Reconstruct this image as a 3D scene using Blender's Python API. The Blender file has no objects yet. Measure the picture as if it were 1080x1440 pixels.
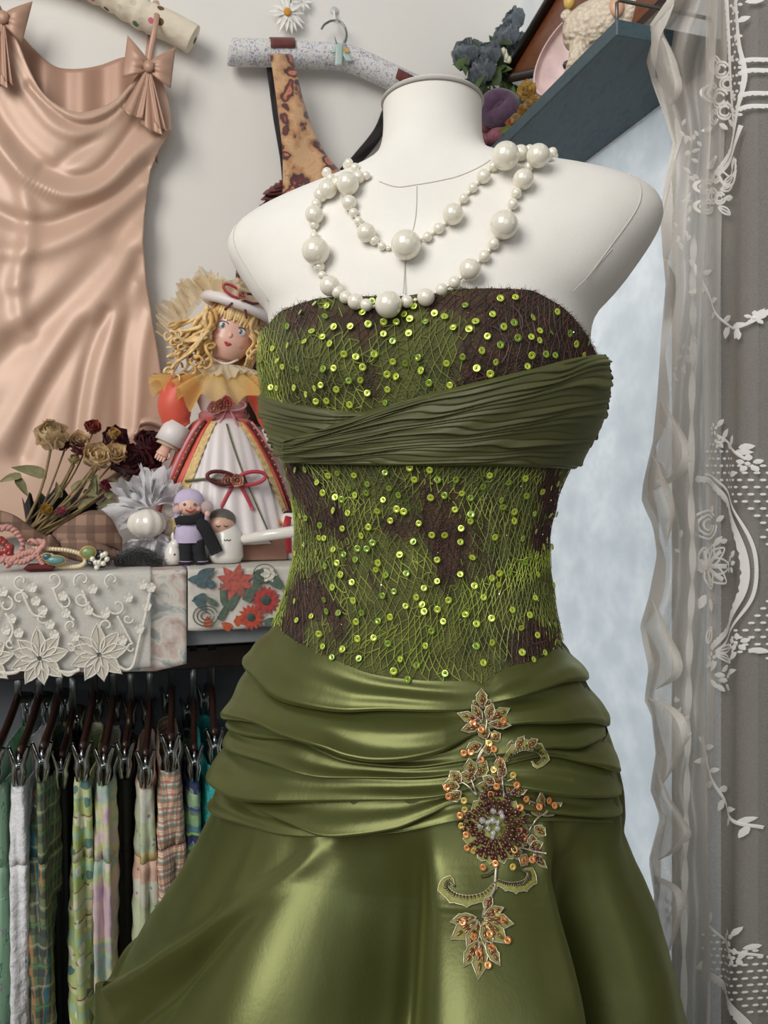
import bpy, math, random
import numpy as np
from mathutils import Vector, Matrix
random.seed(7); rng = np.random.default_rng(7)
scene = bpy.context.scene
COL = scene.collection
# ---------------------------------------------------------------- camera, light, exposure
F = 1080.0; HZ = 684.0; CH = 1.25          # focal length in px, horizon row, eye height (m)
cam_d = bpy.data.cameras.new('camera'); cam = bpy.data.objects.new('camera', cam_d); COL.objects.link(cam)
cam_d.sensor_fit = 'VERTICAL'; cam_d.sensor_height = 36.0; cam_d.lens = F / 1440 * 36
cam_d.shift_y = -(720 - HZ) / 1440; cam_d.clip_start = 0.02
cam.location = (0, 0, CH); cam.rotation_euler = (math.pi / 2, 0, 0)
cam_d.dof.use_dof = True; cam_d.dof.focus_distance = 0.66; cam_d.dof.aperture_fstop = 18
scene.camera = cam
vs = scene.view_settings
vs.view_transform = 'Standard'; vs.look = 'None'; vs.gamma = 1.0; vs.use_curve_mapping = False; vs.exposure = 0.0
world = bpy.data.worlds.new('room_light'); scene.world = world; world.use_nodes = True
bg = world.node_tree.nodes['Background']; bg.inputs[0].default_value = (0.93, 0.96, 1.0, 1); bg.inputs[1].default_value = 0.20
def area(name, loc, target, sx, sy, power, col):
    l = bpy.data.lights.new(name, 'AREA'); l.shape = 'RECTANGLE'; l.size = sx; l.size_y = sy; l.energy = power; l.color = col
    o = bpy.data.objects.new(name, l); COL.objects.link(o); o.location = loc
    o.rotation_euler = (Vector(target) - Vector(loc)).to_track_quat('-Z', 'Y').to_euler(); return o
area('window_daylight', (-1.15, -1.15, CH + 1.15), (0.05, 0.9, CH + 0.0), 1.3, 1.6, 52, (1.0, 0.97, 0.925))
area('added_front_fill', (0.35, -1.9, CH + 0.55), (0.25, 0.9, CH - 0.1), 1.5, 1.6, 9, (0.90, 0.95, 1.0))  # added cool fill behind the camera, brightens the right wall
# ---------------------------------------------------------------- room axes (camera frame: x right, y forward)
_d = np.array([-(540 - 220) / F, 1.0]); DD = _d / np.linalg.norm(_d)   # along the right wall, away from us
NN = np.array([DD[1], -DD[0]])                                          # along the back wall, to the right
CB = 1.316; CR = 0.656                                                  # back wall: p.DD = CB, right wall: p.NN = CR
def V3(x, y, z): return np.array([x, y, z], float)
def W(px, py, d): return V3((px - 540) / F * d, d, CH + (HZ - py) / F * d)
def RM(n, d, z=0.0): p = NN * n + DD * d; return V3(p[0], p[1], CH + z)   # room coordinates
def onB(px, py, off=0.0, c=None):                                       # point of the sight line on a plane parallel to the back wall
    c = (CB if c is None else c) - off
    r = np.array([(px - 540) / F, 1.0]); y = c / (r @ DD); return W(px, py, y)
def onR(px, py, off=0.0):
    r = np.array([(px - 540) / F, 1.0]); y = (CR - off) / (r @ NN); return W(px, py, y)
def proj(P):
    P = np.asarray(P, float); return np.stack([540 + F * P[..., 0] / P[..., 1], HZ - F * (P[..., 2] - CH) / P[..., 1]], -1)
D3 = V3(DD[0], DD[1], 0); N3 = V3(NN[0], NN[1], 0); Z3 = V3(0, 0, 1)
def unit(v): v = np.asarray(v, float); return v / (np.linalg.norm(v) + 1e-12)
# ---------------------------------------------------------------- object helpers
WL = {}
def wl(o): return WL.get(o.name, np.zeros(3)) if o else np.zeros(3)
def thing(name, loc, label, cat, group=None):
    o = bpy.data.objects.new(name, None); COL.objects.link(o); o.location = loc; o.empty_display_size = 0.02
    WL[o.name] = np.array(loc, float); tag(o, label, cat, group); return o
def tag(o, label=None, cat=None, group=None, kind=None):
    if label: o['label'] = label
    if cat: o['category'] = cat
    if group: o['group'] = group
    if kind: o['kind'] = kind
    return o
def flat_mesh(name, V, Fc, mat, smooth=True):
    me = bpy.data.meshes.new(name); me.from_pydata([tuple(map(float, v)) for v in V], [], [tuple(map(int, f)) for f in Fc])
    if mat: me.materials.append(mat)
    if smooth: me.polygons.foreach_set('use_smooth', np.ones(len(me.polygons), bool))
    me.update(); return me
def part(name, VF, mat, parent=None, smooth=True, solid=0.0, origin=None, attr=None, sub=0, label=None):
    V, Fc = VF; V = np.asarray(V, float).reshape(-1, 3)
    c = (V.min(0) + V.max(0)) / 2 if origin is None else np.asarray(origin, float)
    me = flat_mesh(name, V - c, Fc, mat, smooth)
    if attr is not None:
        a = me.color_attributes.new('tint', 'FLOAT_COLOR', 'POINT')
        A = np.ones((len(V), 4), np.float32); A[:, :3] = attr; a.data.foreach_set('color', A.ravel())
    o = bpy.data.objects.new(name, me); COL.objects.link(o)
    o.location = c - wl(parent)
    if parent: o.parent = parent
    WL[o.name] = c
    if sub:
        m = o.modifiers.new('sub', 'SUBSURF'); m.levels = sub; m.render_levels = sub
    if solid:
        m = o.modifiers.new('thick', 'SOLIDIFY'); m.thickness = solid; m.offset = 0.0
    if label: o['label'] = label
    return o
def inst(name, me, loc, parent, rot=None, scale=1.0):
    o = bpy.data.objects.new(name, me); COL.objects.link(o); o.parent = parent
    o.location = np.asarray(loc) - wl(parent); WL[o.name] = np.asarray(loc, float)
    if rot is not None: o.rotation_euler = rot
    o.scale = (scale,) * 3 if np.isscalar(scale) else scale
    return o
def struct(name, VF, mat, parent=None, smooth=False):
    o = part(name, VF, mat, parent, smooth)
    if not parent: o['kind'] = 'structure'
    return o
class MB:
    def __init__(s): s.V = []; s.F = []; s.n = 0; s.C = []
    def add(s, VF, col=None):
        V, Fc = VF; V = np.asarray(V, float).reshape(-1, 3)
        s.V.append(V); s.F += [tuple(i + s.n for i in f) for f in Fc]; s.n += len(V)
        if col is not None: s.C.append(np.tile(np.asarray(col, float), (len(V), 1)))
        return s
    @property
    def vf(s): return np.concatenate(s.V), s.F
    @property
    def cols(s): return np.concatenate(s.C) if s.C else None
def gridF(nu, nv, cu=False, cv=False):
    f = []
    for i in range(nu if cu else nu - 1):
        for j in range(nv if cv else nv - 1):
            a = i * nv + j; b = ((i + 1) % nu) * nv + j; c = ((i + 1) % nu) * nv + (j + 1) % nv; d = i * nv + (j + 1) % nv
            f.append((a, b, c, d))
    return f
def grid(P, cu=False, cv=False):
    P = np.asarray(P, float); return P.reshape(-1, 3), gridF(P.shape[0], P.shape[1], cu, cv)
def quadVF(a, b, c, d): return [a, b, c, d], [(0, 1, 2, 3)]
def boxVF(o, ax, ay, az, hx, hy, hz, bev=0.0):
    o = np.asarray(o, float); V = []
    for sx in (-1, 1):
        for sy in (-1, 1):
            for sz in (-1, 1): V.append(o + ax * hx * sx + ay * hy * sy + az * hz * sz)
    return V, [(0, 1, 3, 2), (4, 6, 7, 5), (0, 4, 5, 1), (2, 3, 7, 6), (0, 2, 6, 4), (1, 5, 7, 3)]
def frame_for(t):
    t = unit(t); u = np.array([0, 0, 1.0]) if abs(t[2]) < 0.9 else np.array([1.0, 0, 0])
    a = unit(np.cross(t, u)); return a, np.cross(t, a)
def tube(pts, r, n=8, closed=False, cap=True, flat=1.0, nrm=None):
    P = np.asarray(pts, float); m = len(P); R = np.full(m, r, float) if np.isscalar(r) else np.asarray(r, float)
    T = np.gradient(P, axis=0)
    if closed: T = np.roll(P, -1, 0) - np.roll(P, 1, 0)
    V = []; a = None
    for i in range(m):
        t = unit(T[i])
        if nrm is not None: b = unit(nrm - t * (nrm @ t)); a = np.cross(t, b)
        elif a is None: a, b = frame_for(t)
        else: a = unit(a - t * (a @ t)); b = np.cross(t, a)
        for k in range(n):
            th = 2 * math.pi * k / n; V.append(P[i] + R[i] * (math.cos(th) * a + math.sin(th) * b * flat))
    f = gridF(m, n, closed, True)
    if cap and not closed: f += [tuple(range(n)), tuple(range((m - 1) * n, m * n))]
    return np.array(V), f
def ball(c, r, nu=16, nv=10, sc=(1, 1, 1), ax=None):
    c = np.asarray(c, float); X, Y, Z = (np.eye(3) if ax is None else np.asarray(ax)); V = []
    for i in range(nu):
        for j in range(nv):
            a = 2 * math.pi * i / nu; b = math.pi * (j + 0.02) / (nv - 0.96)
            V.append(c + r * (sc[0] * math.sin(b) * math.cos(a) * X + sc[1] * math.sin(b) * math.sin(a) * Y + sc[2] * math.cos(b) * Z))
    return np.array(V), gridF(nu, nv, True, False) + [tuple(i * nv for i in range(nu)), tuple(i * nv + nv - 1 for i in range(nu))]
def lathe(c, prof, n=24, ax=None):
    c = np.asarray(c, float); X, Y, Z = (np.eye(3) if ax is None else np.asarray(ax))
    V = [[c + r * (math.cos(2 * math.pi * k / n) * X + math.sin(2 * math.pi * k / n) * Y) + z * Z for k in range(n)] for r, z in prof]
    return grid(np.array(V), False, True)
def smooth_path(pts, n=40, closed=False):
    P = np.asarray(pts, float)
    if closed: P = np.vstack([P[-1], P, P[0], P[1]])
    else: P = np.vstack([2 * P[0] - P[1], P, 2 * P[-1] - P[-2]])
    m = len(P) - 3; out = []
    for k in range(n):
        x = k / (n if closed else n - 1) * m; i = min(int(x), m - 1); t = x - i
        p0, p1, p2, p3 = P[i], P[i + 1], P[i + 2], P[i + 3]
        out.append(0.5 * (2 * p1 + (p2 - p0) * t + (2 * p0 - 5 * p1 + 4 * p2 - p3) * t * t + (3 * p1 - p0 - 3 * p2 + p3) * t ** 3))
    return np.array(out)
def petal(o, d, nrm, L, Wd, cup=0.25, curl=0.0, nu=6, nv=5, tip=0.6, base=0.15, notch=0.0):
    o = np.asarray(o, float); d = unit(d); nrm = unit(nrm - d * (np.asarray(nrm) @ d)); s = np.cross(d, nrm); P = []
    for i in range(nu):
        t = i / (nu - 1); w = Wd * 0.5 * max(base * (1 - t), math.sin(math.pi * min(1, 0.06 + t * 0.94) ** tip) ** 0.75 if t < 1 else 0.02)
        row = []
        for j in range(nv):
            q = 2 * j / (nv - 1) - 1
            row.append(o + d * (L * t * (1 - notch * (1 - abs(q)) * (t > .9))) + s * (w * q) + nrm * (cup * Wd * q * q * math.sin(math.pi * min(t, .9)) + curl * L * t * t))
        P.append(row)
    return grid(np.array(P))
def fanpoly(pts2, o, X, Y, nrm=None, h=0.0):
    """flat outline -> raised fan"""
    o = np.asarray(o, float); c = np.mean(np.asarray(pts2, float), 0)
    V = [o + X * c[0] + Y * c[1] + (nrm * h if nrm is not None else 0)] + [o + X * p[0] + Y * p[1] for p in pts2]
    n = len(pts2); return V, [(0, 1 + i, 1 + (i + 1) % n) for i in range(n)]
# ---------------------------------------------------------------- material helpers
def lin(r, g, b):
    f = lambda c: ((c / 255) / 12.92 if c / 255 <= 0.04045 else ((c / 255 + 0.055) / 1.055) ** 2.4)
    return (f(r), f(g), f(b), 1.0)
class NT:
    def __init__(s, name):
        s.m = bpy.data.materials.new(name); s.m.use_nodes = True; s.t = s.m.node_tree; s.n = s.t.nodes
        s.b = s.n['Principled BSDF']; s.out = s.n['Material Output']
    def nd(s, typ, props=None, **ins):
        x = s.n.new(typ)
        for k, v in (props or {}).items(): setattr(x, k, v)
        for k, v in ins.items():
            i = x.inputs[int(k[1:])] if k[0] == 'i' and k[1:].isdigit() else x.inputs[k.replace('_', ' ')]
            s.set(i, v)
        return x
    def set(s, i, v):
        if hasattr(v, 'outputs'): v = v.outputs[0]
        if isinstance(v, bpy.types.NodeSocket): s.t.links.new(v, i)
        else: i.default_value = v
    def bs(s, **ins):
        for k, v in ins.items(): s.set(s.b.inputs[k.replace('_', ' ')], v)
        return s
    def coord(s, kind='Object', scale=(1, 1, 1), rot=(0, 0, 0), loc=(0, 0, 0)):
        t = s.nd('ShaderNodeTexCoord'); mp = s.nd('ShaderNodeMapping', None, Scale=scale, Rotation=rot, Location=loc)
        s.t.links.new(t.outputs[kind], mp.inputs[0]); return mp
    def noise(s, co, scale, detail=3.0, rough=0.5, dist=0.0):
        return s.nd('ShaderNodeTexNoise', None, Vector=co, Scale=scale, Detail=detail, Roughness=rough, Distortion=dist)
    def ramp(s, fac, stops, interp='LINEAR'):
        r = s.nd('ShaderNodeValToRGB'); r.color_ramp.interpolation = interp; e = r.color_ramp.elements
        while len(e) < len(stops): e.new(0.5)
        for i, (p, c) in enumerate(stops): e[i].position = p; e[i].color = c
        s.set(r.inputs[0], fac); return r
    def mix(s, fac, a, b, mode='MIX'):
        x = s.n.new('ShaderNodeMix'); x.data_type = 'RGBA'; x.blend_type = mode
        s.set(x.inputs[0], fac); s.set(x.inputs[6], a); s.set(x.inputs[7], b); return x.outputs[2]
    def math(s, op, a, b=0.0, c=0.0):
        x = s.n.new('ShaderNodeMath'); x.operation = op; s.set(x.inputs[0], a); s.set(x.inputs[1], b); s.set(x.inputs[2], c); return x.outputs[0]
    def bump(s, h, strength=0.3, dist=0.002):
        b = s.nd('ShaderNodeBump', None, Height=h, Strength=strength, Distance=dist); s.t.links.new(b.outputs[0], s.b.inputs['Normal']); return s
def simple(name, col, rough=0.6, metal=0.0, spec=0.5, noise=0.0, nscale=60.0, bump=0.0, bscale=200.0, sheen=0.0, coat=0.0, trans=0.0, bdist=0.001):
    t = NT(name); t.bs(Base_Color=col, Roughness=rough, Metallic=metal)
    t.b.inputs['Specular IOR Level'].default_value = spec
    if noise:
        n = t.noise(t.coord(), nscale, 4.0)
        dk = tuple(c * (1 - noise) for c in col[:3]) + (1,); lt = tuple(min(1, c * (1 + noise * 0.6)) for c in col[:3]) + (1,)
        t.bs(Base_Color=t.ramp(n.outputs[0], [(0.3, dk), (0.7, lt)]))
    if bump: t.bump(t.noise(t.coord(), bscale, 3.0).outputs[0], bump, bdist)
    if sheen: t.bs(Sheen_Weight=sheen)
    if coat: t.bs(Coat_Weight=coat, Coat_Roughness=0.1)
    if trans: t.bs(Transmission_Weight=trans)
    return t.m
def sheer(name, col, fac=0.35, weave=None, amp=0.2, translucent=0.5):
    """thin gauze: part of the light passes through, the threads are diffuse / translucent"""
    t = NT(name); n = t.n; n.remove(t.b)
    d = t.nd('ShaderNodeBsdfDiffuse', None, Color=col); tl = t.nd('ShaderNodeBsdfTranslucent', None, Color=col)
    m1 = t.nd('ShaderNodeMixShader', None, i0=translucent, i1=d, i2=tl)
    tr = t.nd('ShaderNodeBsdfTransparent'); f = fac
    if weave:
        ns = t.noise(t.coord(scale=weave), 1.0, 2.0); f = t.math('MULTIPLY_ADD', ns.outputs[0], amp * 2, fac - amp)
    m2 = t.nd('ShaderNodeMixShader', None, i1=tr, i2=m1); t.set(m2.inputs[0], f)
    t.t.links.new(m2.outputs[0], t.out.inputs[0]); return t.m
def tinted(name, rough=0.6, spec=0.4, sheen=0.0, bump=0.0, bscale=400.0, metal=0.0, noise=0.0, nscale=80, thin=0.0):
    t = NT(name); a = t.nd('ShaderNodeAttribute', {'attribute_name': 'tint'}); c = a.outputs['Color']
    if noise:
        n = t.noise(t.coord(), nscale, 3.0); c = t.mix(1.0, c, t.ramp(n.outputs[0], [(0.3, (1 - noise,) * 3 + (1,)), (0.7, (1 + noise * .4,) * 3 + (1,))]), 'MULTIPLY')
    t.bs(Base_Color=c, Roughness=rough, Metallic=metal, Sheen_Weight=sheen); t.b.inputs['Specular IOR Level'].default_value = spec
    if bump: t.bump(t.noise(t.coord(), bscale, 2.0).outputs[0], bump, 0.001)
    if thin:      # petals let light through
        tl = t.nd('ShaderNodeBsdfTranslucent', None, Color=c); mx = t.nd('ShaderNodeMixShader', None, i0=thin, i1=t.b, i2=tl); t.t.links.new(mx.outputs[0], t.out.inputs[0])
    return t.m
# ---------------------------------------------------------------- room shell
def wall_mat(name, c, c2, bump):
    t = NT(name); n = t.noise(t.coord(), 3.0, 4.0); t.bs(Base_Color=t.ramp(n.outputs[0], [(0.3, c), (0.75, c2)]), Roughness=0.85)
    t.bump(t.noise(t.coord(), 160.0, 3.0).outputs[0], bump, 0.002); return t.m
M_wall = wall_mat('painted_plaster', lin(226, 222, 215), lin(233, 230, 224), 0.12)
def paper_mat():
    t = NT('embossed_wallpaper'); co = t.coord(scale=(1, 1, 1))
    v = t.nd('ShaderNodeTexVoronoi', {'feature': 'SMOOTH_F1'}, Vector=co, Scale=26.0); n = t.noise(co, 90.0, 4.0)
    w = t.nd('ShaderNodeTexWave', {'wave_type': 'BANDS', 'bands_direction': 'Y'}, Vector=co, Scale=4.2, Distortion=1.5, Detail=2.0)
    h = t.math('MULTIPLY', n.outputs[0], w.outputs[1])
    t.bs(Base_Color=t.ramp(h, [(0.15, lin(222, 228, 232)), (0.7, lin(236, 238, 239))]), Roughness=t.math('MULTIPLY_ADD', h, -0.3, 0.6))
    t.bump(t.math('ADD', h, v.outputs[0]), 0.25, 0.002); return t.m
M_paper = paper_mat()
M_floor = simple('floor_boards', lin(120, 100, 84), 0.5, noise=0.2, nscale=8)
def wallbox(n0, n1, d0, d1, z0, z1): return boxVF(RM((n0 + n1) / 2, (d0 + d1) / 2, (z0 + z1) / 2), N3, D3, Z3, (n1 - n0) / 2, (d1 - d0) / 2, (z1 - z0) / 2)
struct('wall_back', wallbox(-1.6, CR + 0.1, CB, CB + 0.1, -CH, 1.35), M_wall)
WIN0 = 0.80                                                                # window opening starts here (room depth)
FR0, FR1 = 0.865, 1.285                                                    # frosted window beside the curtain, lit by the daylight behind it
mbw = MB().add(wallbox(CR, CR + 0.1, WIN0, FR0, -CH, 1.35)).add(wallbox(CR, CR + 0.1, FR1, CB, -CH, 1.35)).add(wallbox(CR, CR + 0.1, FR0, FR1, 0.517, 1.35)).add(wallbox(CR, CR + 0.1, FR0, FR1, -CH, -1.05)).add(wallbox(CR + 0.1, CR + 0.32, WIN0 + 0.02, WIN0 + 0.04, -CH, 1.35)).add(wallbox(CR, CR + 0.1, -0.35, WIN0, 0.95, 1.35)).add(wallbox(CR, CR + 0.1, -0.35, WIN0, -CH, -0.95))  # includes an added unseen partition that screens off the frosted window's lamp
struct('wall_right', mbw.vf, M_paper)
struct('floor', boxVF(V3(-0.3, 0.4, -0.02), V3(1, 0, 0), V3(0, 1, 0), Z3, 2.2, 2.2, 0.02), M_floor)
# window in the right wall: dim yard wall behind the pane
M_frame = simple('window_frame_paint', lin(120, 116, 110), 0.5, noise=0.1)
M_dim = wall_mat('dim_render_outside', lin(112, 106, 100), lin(132, 126, 119), 0.2)
win = thing('window_1', RM(CR + 0.05, 0.2, -0.95), 'window behind the lace curtain', 'window'); del win['category']; del win['label']; win['kind'] = 'structure'
for (a, b, z0, z1) in ((WIN0 - 0.04, WIN0, -0.95, 0.95), (0.36, 0.40, -0.95, 0.95), (-0.35, -0.31, -0.95, 0.95), (-0.31, WIN0 - 0.04, 0.91, 0.95), (-0.31, WIN0 - 0.04, -0.95, -0.91)):
    part('window_frame', wallbox(CR + 0.02, CR + 0.07, a, b, z0, z1), M_frame, win, smooth=False)
tg = NT('window_glass'); tg.n.remove(tg.b)
gm = tg.nd('ShaderNodeMixShader', None, i0=0.08, i1=tg.nd('ShaderNodeBsdfTransparent', None, Color=(0.85, 0.87, 0.87, 1)), i2=tg.nd('ShaderNodeBsdfGlossy', None, Roughness=0.05))
tg.t.links.new(gm.outputs[0], tg.out.inputs[0])
part('pane', wallbox(CR + 0.04, CR + 0.044, 0.40, WIN0 - 0.04, -0.91, 0.91), tg.m, win, smooth=False)
part('pane', wallbox(CR + 0.04, CR + 0.044, -0.31, 0.36, -0.91, 0.91), tg.m, win, smooth=False)
tf = NT('frosted_film'); tf.n.remove(tf.b); co = tf.coord(); n1 = tf.noise(co, 60.0, 4.0); v1 = tf.nd('ShaderNodeTexVoronoi', {'feature': 'SMOOTH_F1'}, Vector=co, Scale=22.0)
hh = tf.math('MULTIPLY', n1.outputs[0], v1.outputs[0]); cl = tf.ramp(hh, [(0.1, lin(226, 230, 232)), (0.4, lin(240, 242, 243))])
bp = tf.nd('ShaderNodeBump', None, Height=hh, Strength=0.4, Distance=0.002)
fm = tf.nd('ShaderNodeMixShader', None, i0=0.55, i1=tf.nd('ShaderNodeBsdfDiffuse', None, Color=cl, Normal=bp), i2=tf.nd('ShaderNodeBsdfTranslucent', None, Color=cl, Normal=bp)); tf.t.links.new(fm.outputs[0], tf.out.inputs[0])
win2 = thing('window_2', RM(CR + 0.01, (FR0 + FR1) / 2, -1.05), 'x', 'x'); del win2['category']; del win2['label']; win2['kind'] = 'structure'
part('frosted_pane', wallbox(CR + 0.004, CR + 0.008, FR0, FR1, -1.05, 0.517), tf.m, win2, smooth=False)
for (a, b, z0, z1) in ((FR0 - 0.006, FR0, -1.05, 0.50), (FR1, FR1 + 0.006, -1.05, 0.50)): part('window_frame', wallbox(CR - 0.003, CR + 0.02, a, b, z0, z1), M_wall, win2, smooth=False)
area('yard_daylight', RM(CR + 0.26, (FR0 + FR1) / 2, -0.25), RM(CR, (FR0 + FR1) / 2, -0.25), 0.40, 1.55, 5.4, (0.935, 0.97, 1.0))
struct('wall_outside', wallbox(CR + 0.32, CR + 0.36, -0.6, CB + 0.1, -CH, 1.35), M_dim)
# ================================================================ dress form and gown
TH = math.radians(15.4)
MX = V3(math.cos(TH), -math.sin(TH), 0); FX = V3(-math.sin(TH), -math.cos(TH), 0); OO = V3(0.047, 0.748, CH)
# z (above eye level) : half width, depth to the front, depth to the back, superellipse exponent
RING = np.array([
 (0.371, .0480, .048, .048, 2.0), (0.352, .0475, .047, .048, 2.0), (0.335, .0485, .049, .050, 2.0), (0.322, .0525, .052, .053, 2.0),
 (0.313, .0610, .056, .056, 1.95), (0.308, .0720, .058, .058, 1.9), (0.303, .0960, .060, .060, 1.9), (0.297, .1250, .062, .061, 1.9), (0.289, .1610, .066, .063, 1.95),
 (0.280, .1850, .070, .066, 2.05), (0.267, .2050, .075, .070, 2.2), (0.249, .2150, .081, .076, 2.35), (0.230, .2080, .087, .081, 2.4),
 (0.210, .1950, .093, .086, 2.4), (0.187, .1780, .100, .090, 2.35), (0.165, .1640, .108, .092, 2.3), (0.140, .1600, .117, .093, 2.25), (0.110, .1580, .122, .093, 2.2),
 (0.075, .1540, .118, .091, 2.2), (0.035, .1450, .106, .088, 2.15), (0.000, .1350, .098, .085, 2.1), (-0.050, .1270, .093, .082, 2.1),
 (-0.100, .1350, .097, .088, 2.1), (-0.150, .1550, .106, .102, 2.1), (-0.200, .1780, .116, .116, 2.1), (-0.250, .1900, .125, .126, 2.1),
 (-0.300, .1950, .132, .134, 2.1), (-0.330, .2050, .142, .142, 2.1), (-0.400, .2450, .180, .185, 2.05), (-0.460, .2800, .215, .225, 2.0), (-0.550, .2950, .235, .240, 2.0), (-0.800, .3080, .255, .260, 2.0), (-1.235, .3200, .270, .280, 2.0)])[::-1]
SL = np.array([(425, 378), (440, 372), (470, 371), (520, 369), (560, 375), (600, 386), (640, 400), (680, 413), (740, 421), (790, 418), (840, 405), (885, 386),
 (920, 366), (970, 345), (1010, 331), (1060, 322), (1110, 316), (1140, 308), (1200, 279), (1270, 240), (1360, 190), (1440, 148), (1500, 120), (1600, 80)], float)
SR = np.array([(425, 850), (455, 842), (500, 837), (540, 840), (590, 828), (650, 799), (690, 780), (750, 766), (800, 767), (860, 776), (910, 787),
 (940, 810), (980, 828), (1020, 845), (1060, 857), (1110, 865), (1150, 868), (1165, 864), (1220, 881), (1290, 906), (1360, 926), (1440, 944), (1500, 956), (1600, 966)], float)
ZK = RING[:, 0]
def ringp(z, k): return np.interp(z, ZK, RING[:, k])
def smooth_curve(z, k):
    # softened interpolation so that rings do not show as facets
    w = 0.006; return (ringp(z, k) * 2 + ringp(z - w, k) + ringp(z + w, k) + ringp(z - 2 * w, k) * .5 + ringp(z + 2 * w, k) * .5) / 5
ZZ = np.concatenate([np.linspace(-1.235, -0.5, 40), np.linspace(-0.5, 0.27, 386)[1:], np.linspace(0.27, 0.33, 110)[1:], np.linspace(0.33, 0.371, 40)[1:]])
AL = np.array([smooth_curve(z, 1) for z in ZZ]); AR = AL.copy(); BF = np.array([smooth_curve(z, 2) for z in ZZ]); BB = np.array([smooth_curve(z, 3) for z in ZZ]); EX = np.array([smooth_curve(z, 4) for z in ZZ])
PH = np.linspace(0, 2 * math.pi, 240, endpoint=False)
def ring_pts(z, al, ar, bf, bb, ex, ph):
    c, s = np.cos(ph), np.sin(ph); e = 2 / ex
    x = np.sign(c) * np.abs(c) ** e; y = np.sign(s) * np.abs(s) ** e
    sx = np.where(c > 0, x * ar, x * al); ty = np.where(s > 0, y * bf, y * bb)
    return OO + np.multiply.outer(sx, MX) + np.multiply.outer(ty, FX) + np.multiply.outer(np.zeros_like(ph) + z, Z3)
for k, z in enumerate(ZZ):
    if z < 0.175 and z > -0.585:
        for it in range(8):
            q = proj(ring_pts(z, AL[k], AR[k], BF[k], BB[k], EX[k], PH)); i, j = q[:, 0].argmin(), q[:, 0].argmax()
            if q[i, 1] > 425: AL[k] += (q[i, 0] - np.interp(q[i, 1], SL[:, 0], SL[:, 1])) * 0.78 / F * 0.9
            if q[j, 1] > 425: AR[k] -= (q[j, 0] - np.interp(q[j, 1], SR[:, 0], SR[:, 1])) * 0.70 / F * 0.9
def smo(a, n=7):
    k = np.ones(n) / n; p = np.pad(a, n // 2, mode='edge'); return np.convolve(p, k, 'valid')
m = (ZZ > -0.57) & (ZZ < 0.26)
AL[m] = smo(AL)[m]; AR[m] = smo(AR)[m]
lo = ZZ <= -0.58; r0 = np.argmax(~lo)
for a in (AL, AR): a[lo] = a[r0] + (smooth_curve(ZZ[r0], 1) - np.array([smooth_curve(z, 1) for z in ZZ[lo]])) * -1
def S0(ph, z):
    """bare body surface, arrays"""
    ph, z = np.broadcast_arrays(np.asarray(ph, float), np.asarray(z, float))
    I = lambda a: np.interp(z, ZZ, a)
    c, s = np.cos(ph), np.sin(ph); e = 2 / I(EX)
    x = np.sign(c) * np.abs(c) ** e; y = np.sign(s) * np.abs(s) ** e
    sx = np.where(c > 0, x * I(AR), x * I(AL)); ty = np.where(s > 0, y * I(BF), y * I(BB))
    # bust
    for sg in (-1, 1): ty = ty + 0.016 * np.exp(-((sx - sg * 0.072) / 0.05) ** 2 - ((z - 0.105) / 0.048) ** 2) * (s > 0)
    ty = ty - 0.006 * np.exp(-(sx / 0.03) ** 2 - ((z - 0.11) / 0.05) ** 2) * (s > 0)
    return OO + sx[..., None] * MX + ty[..., None] * FX + z[..., None] * Z3
def Nrm(ph, z):
    e = 1e-3; a = S0(np.asarray(ph) + e, z) - S0(np.asarray(ph) - e, z); b = S0(ph, np.asarray(z) + e) - S0(ph, np.asarray(z) - e)
    n = np.cross(b, a); n = n / (np.linalg.norm(n, axis=-1, keepdims=True) + 1e-12)
    return n
def SO(ph, z, off=0.0):
    off = np.asarray(off, float); return S0(ph, z) + Nrm(ph, z) * off[..., None]
# lookup from a sight line to the surface (front half)
_lph = np.linspace(-0.15, math.pi + 0.15, 260); _lz = np.linspace(-0.56, 0.37, 470)
_LP, _LZ = np.meshgrid(_lph, _lz, indexing='ij'); _LQ = proj(S0(_LP, _LZ)).reshape(-1, 2); _LPf = _LP.ravel(); _LZf = _LZ.ravel()
_n = Nrm(_LP, _LZ); _p = S0(_LP, _LZ) - V3(0, 0, CH); _fc = ((_n * _p).sum(-1) < 0.0).ravel()
_LQ[~_fc] += 4000
def surf(px, py):
    k = ((_LQ[:, 0] - px) ** 2 + (_LQ[:, 1] - py) ** 2).argmin(); return _LPf[k], _LZf[k]
def surfs(pts): return np.array([surf(*p) for p in pts])
# ---------------- dress form
def canvas():
    t = NT('dress_form_canvas'); co = t.coord()
    wv = t.nd('ShaderNodeTexNoise', None, Vector=co, Scale=900.0, Detail=2.0); n = t.noise(co, 14.0, 3.0)
    t.bs(Base_Color=t.ramp(n.outputs[0], [(0.3, lin(226, 222, 214)), (0.75, lin(236, 233, 226))]), Roughness=0.85, Sheen_Weight=0.1)
    t.bump(wv.outputs[0], 0.35, 0.0006); return t.m
M_canvas = canvas(); M_grey = simple('grey_piping', lin(178, 173, 166), 0.7, bump=0.3, bscale=700); M_thread = simple('seam_thread', lin(196, 190, 181), 0.8)
form = thing('dress_form', V3(OO[0], OO[1], 0), 'white canvas torso dress form with short neck wearing the green gown', 'dress form')
zs = np.concatenate([np.linspace(-0.225, 0.26, 66), np.linspace(0.262, 0.33, 60), np.linspace(0.334, 0.3705, 12)]); phs = np.linspace(0, 2 * math.pi, 160, endpoint=False)
PHg, ZGg = np.meshgrid(phs, zs, indexing='ij')
part('torso', grid(SO(PHg, ZGg, np.where(ZGg < 0.19, np.interp(ZGg, [0.15, 0.19], [-0.006, 0.0]), 0.0)), True, False), M_canvas, form)
top = OO + Z3 * 0.371
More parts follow.
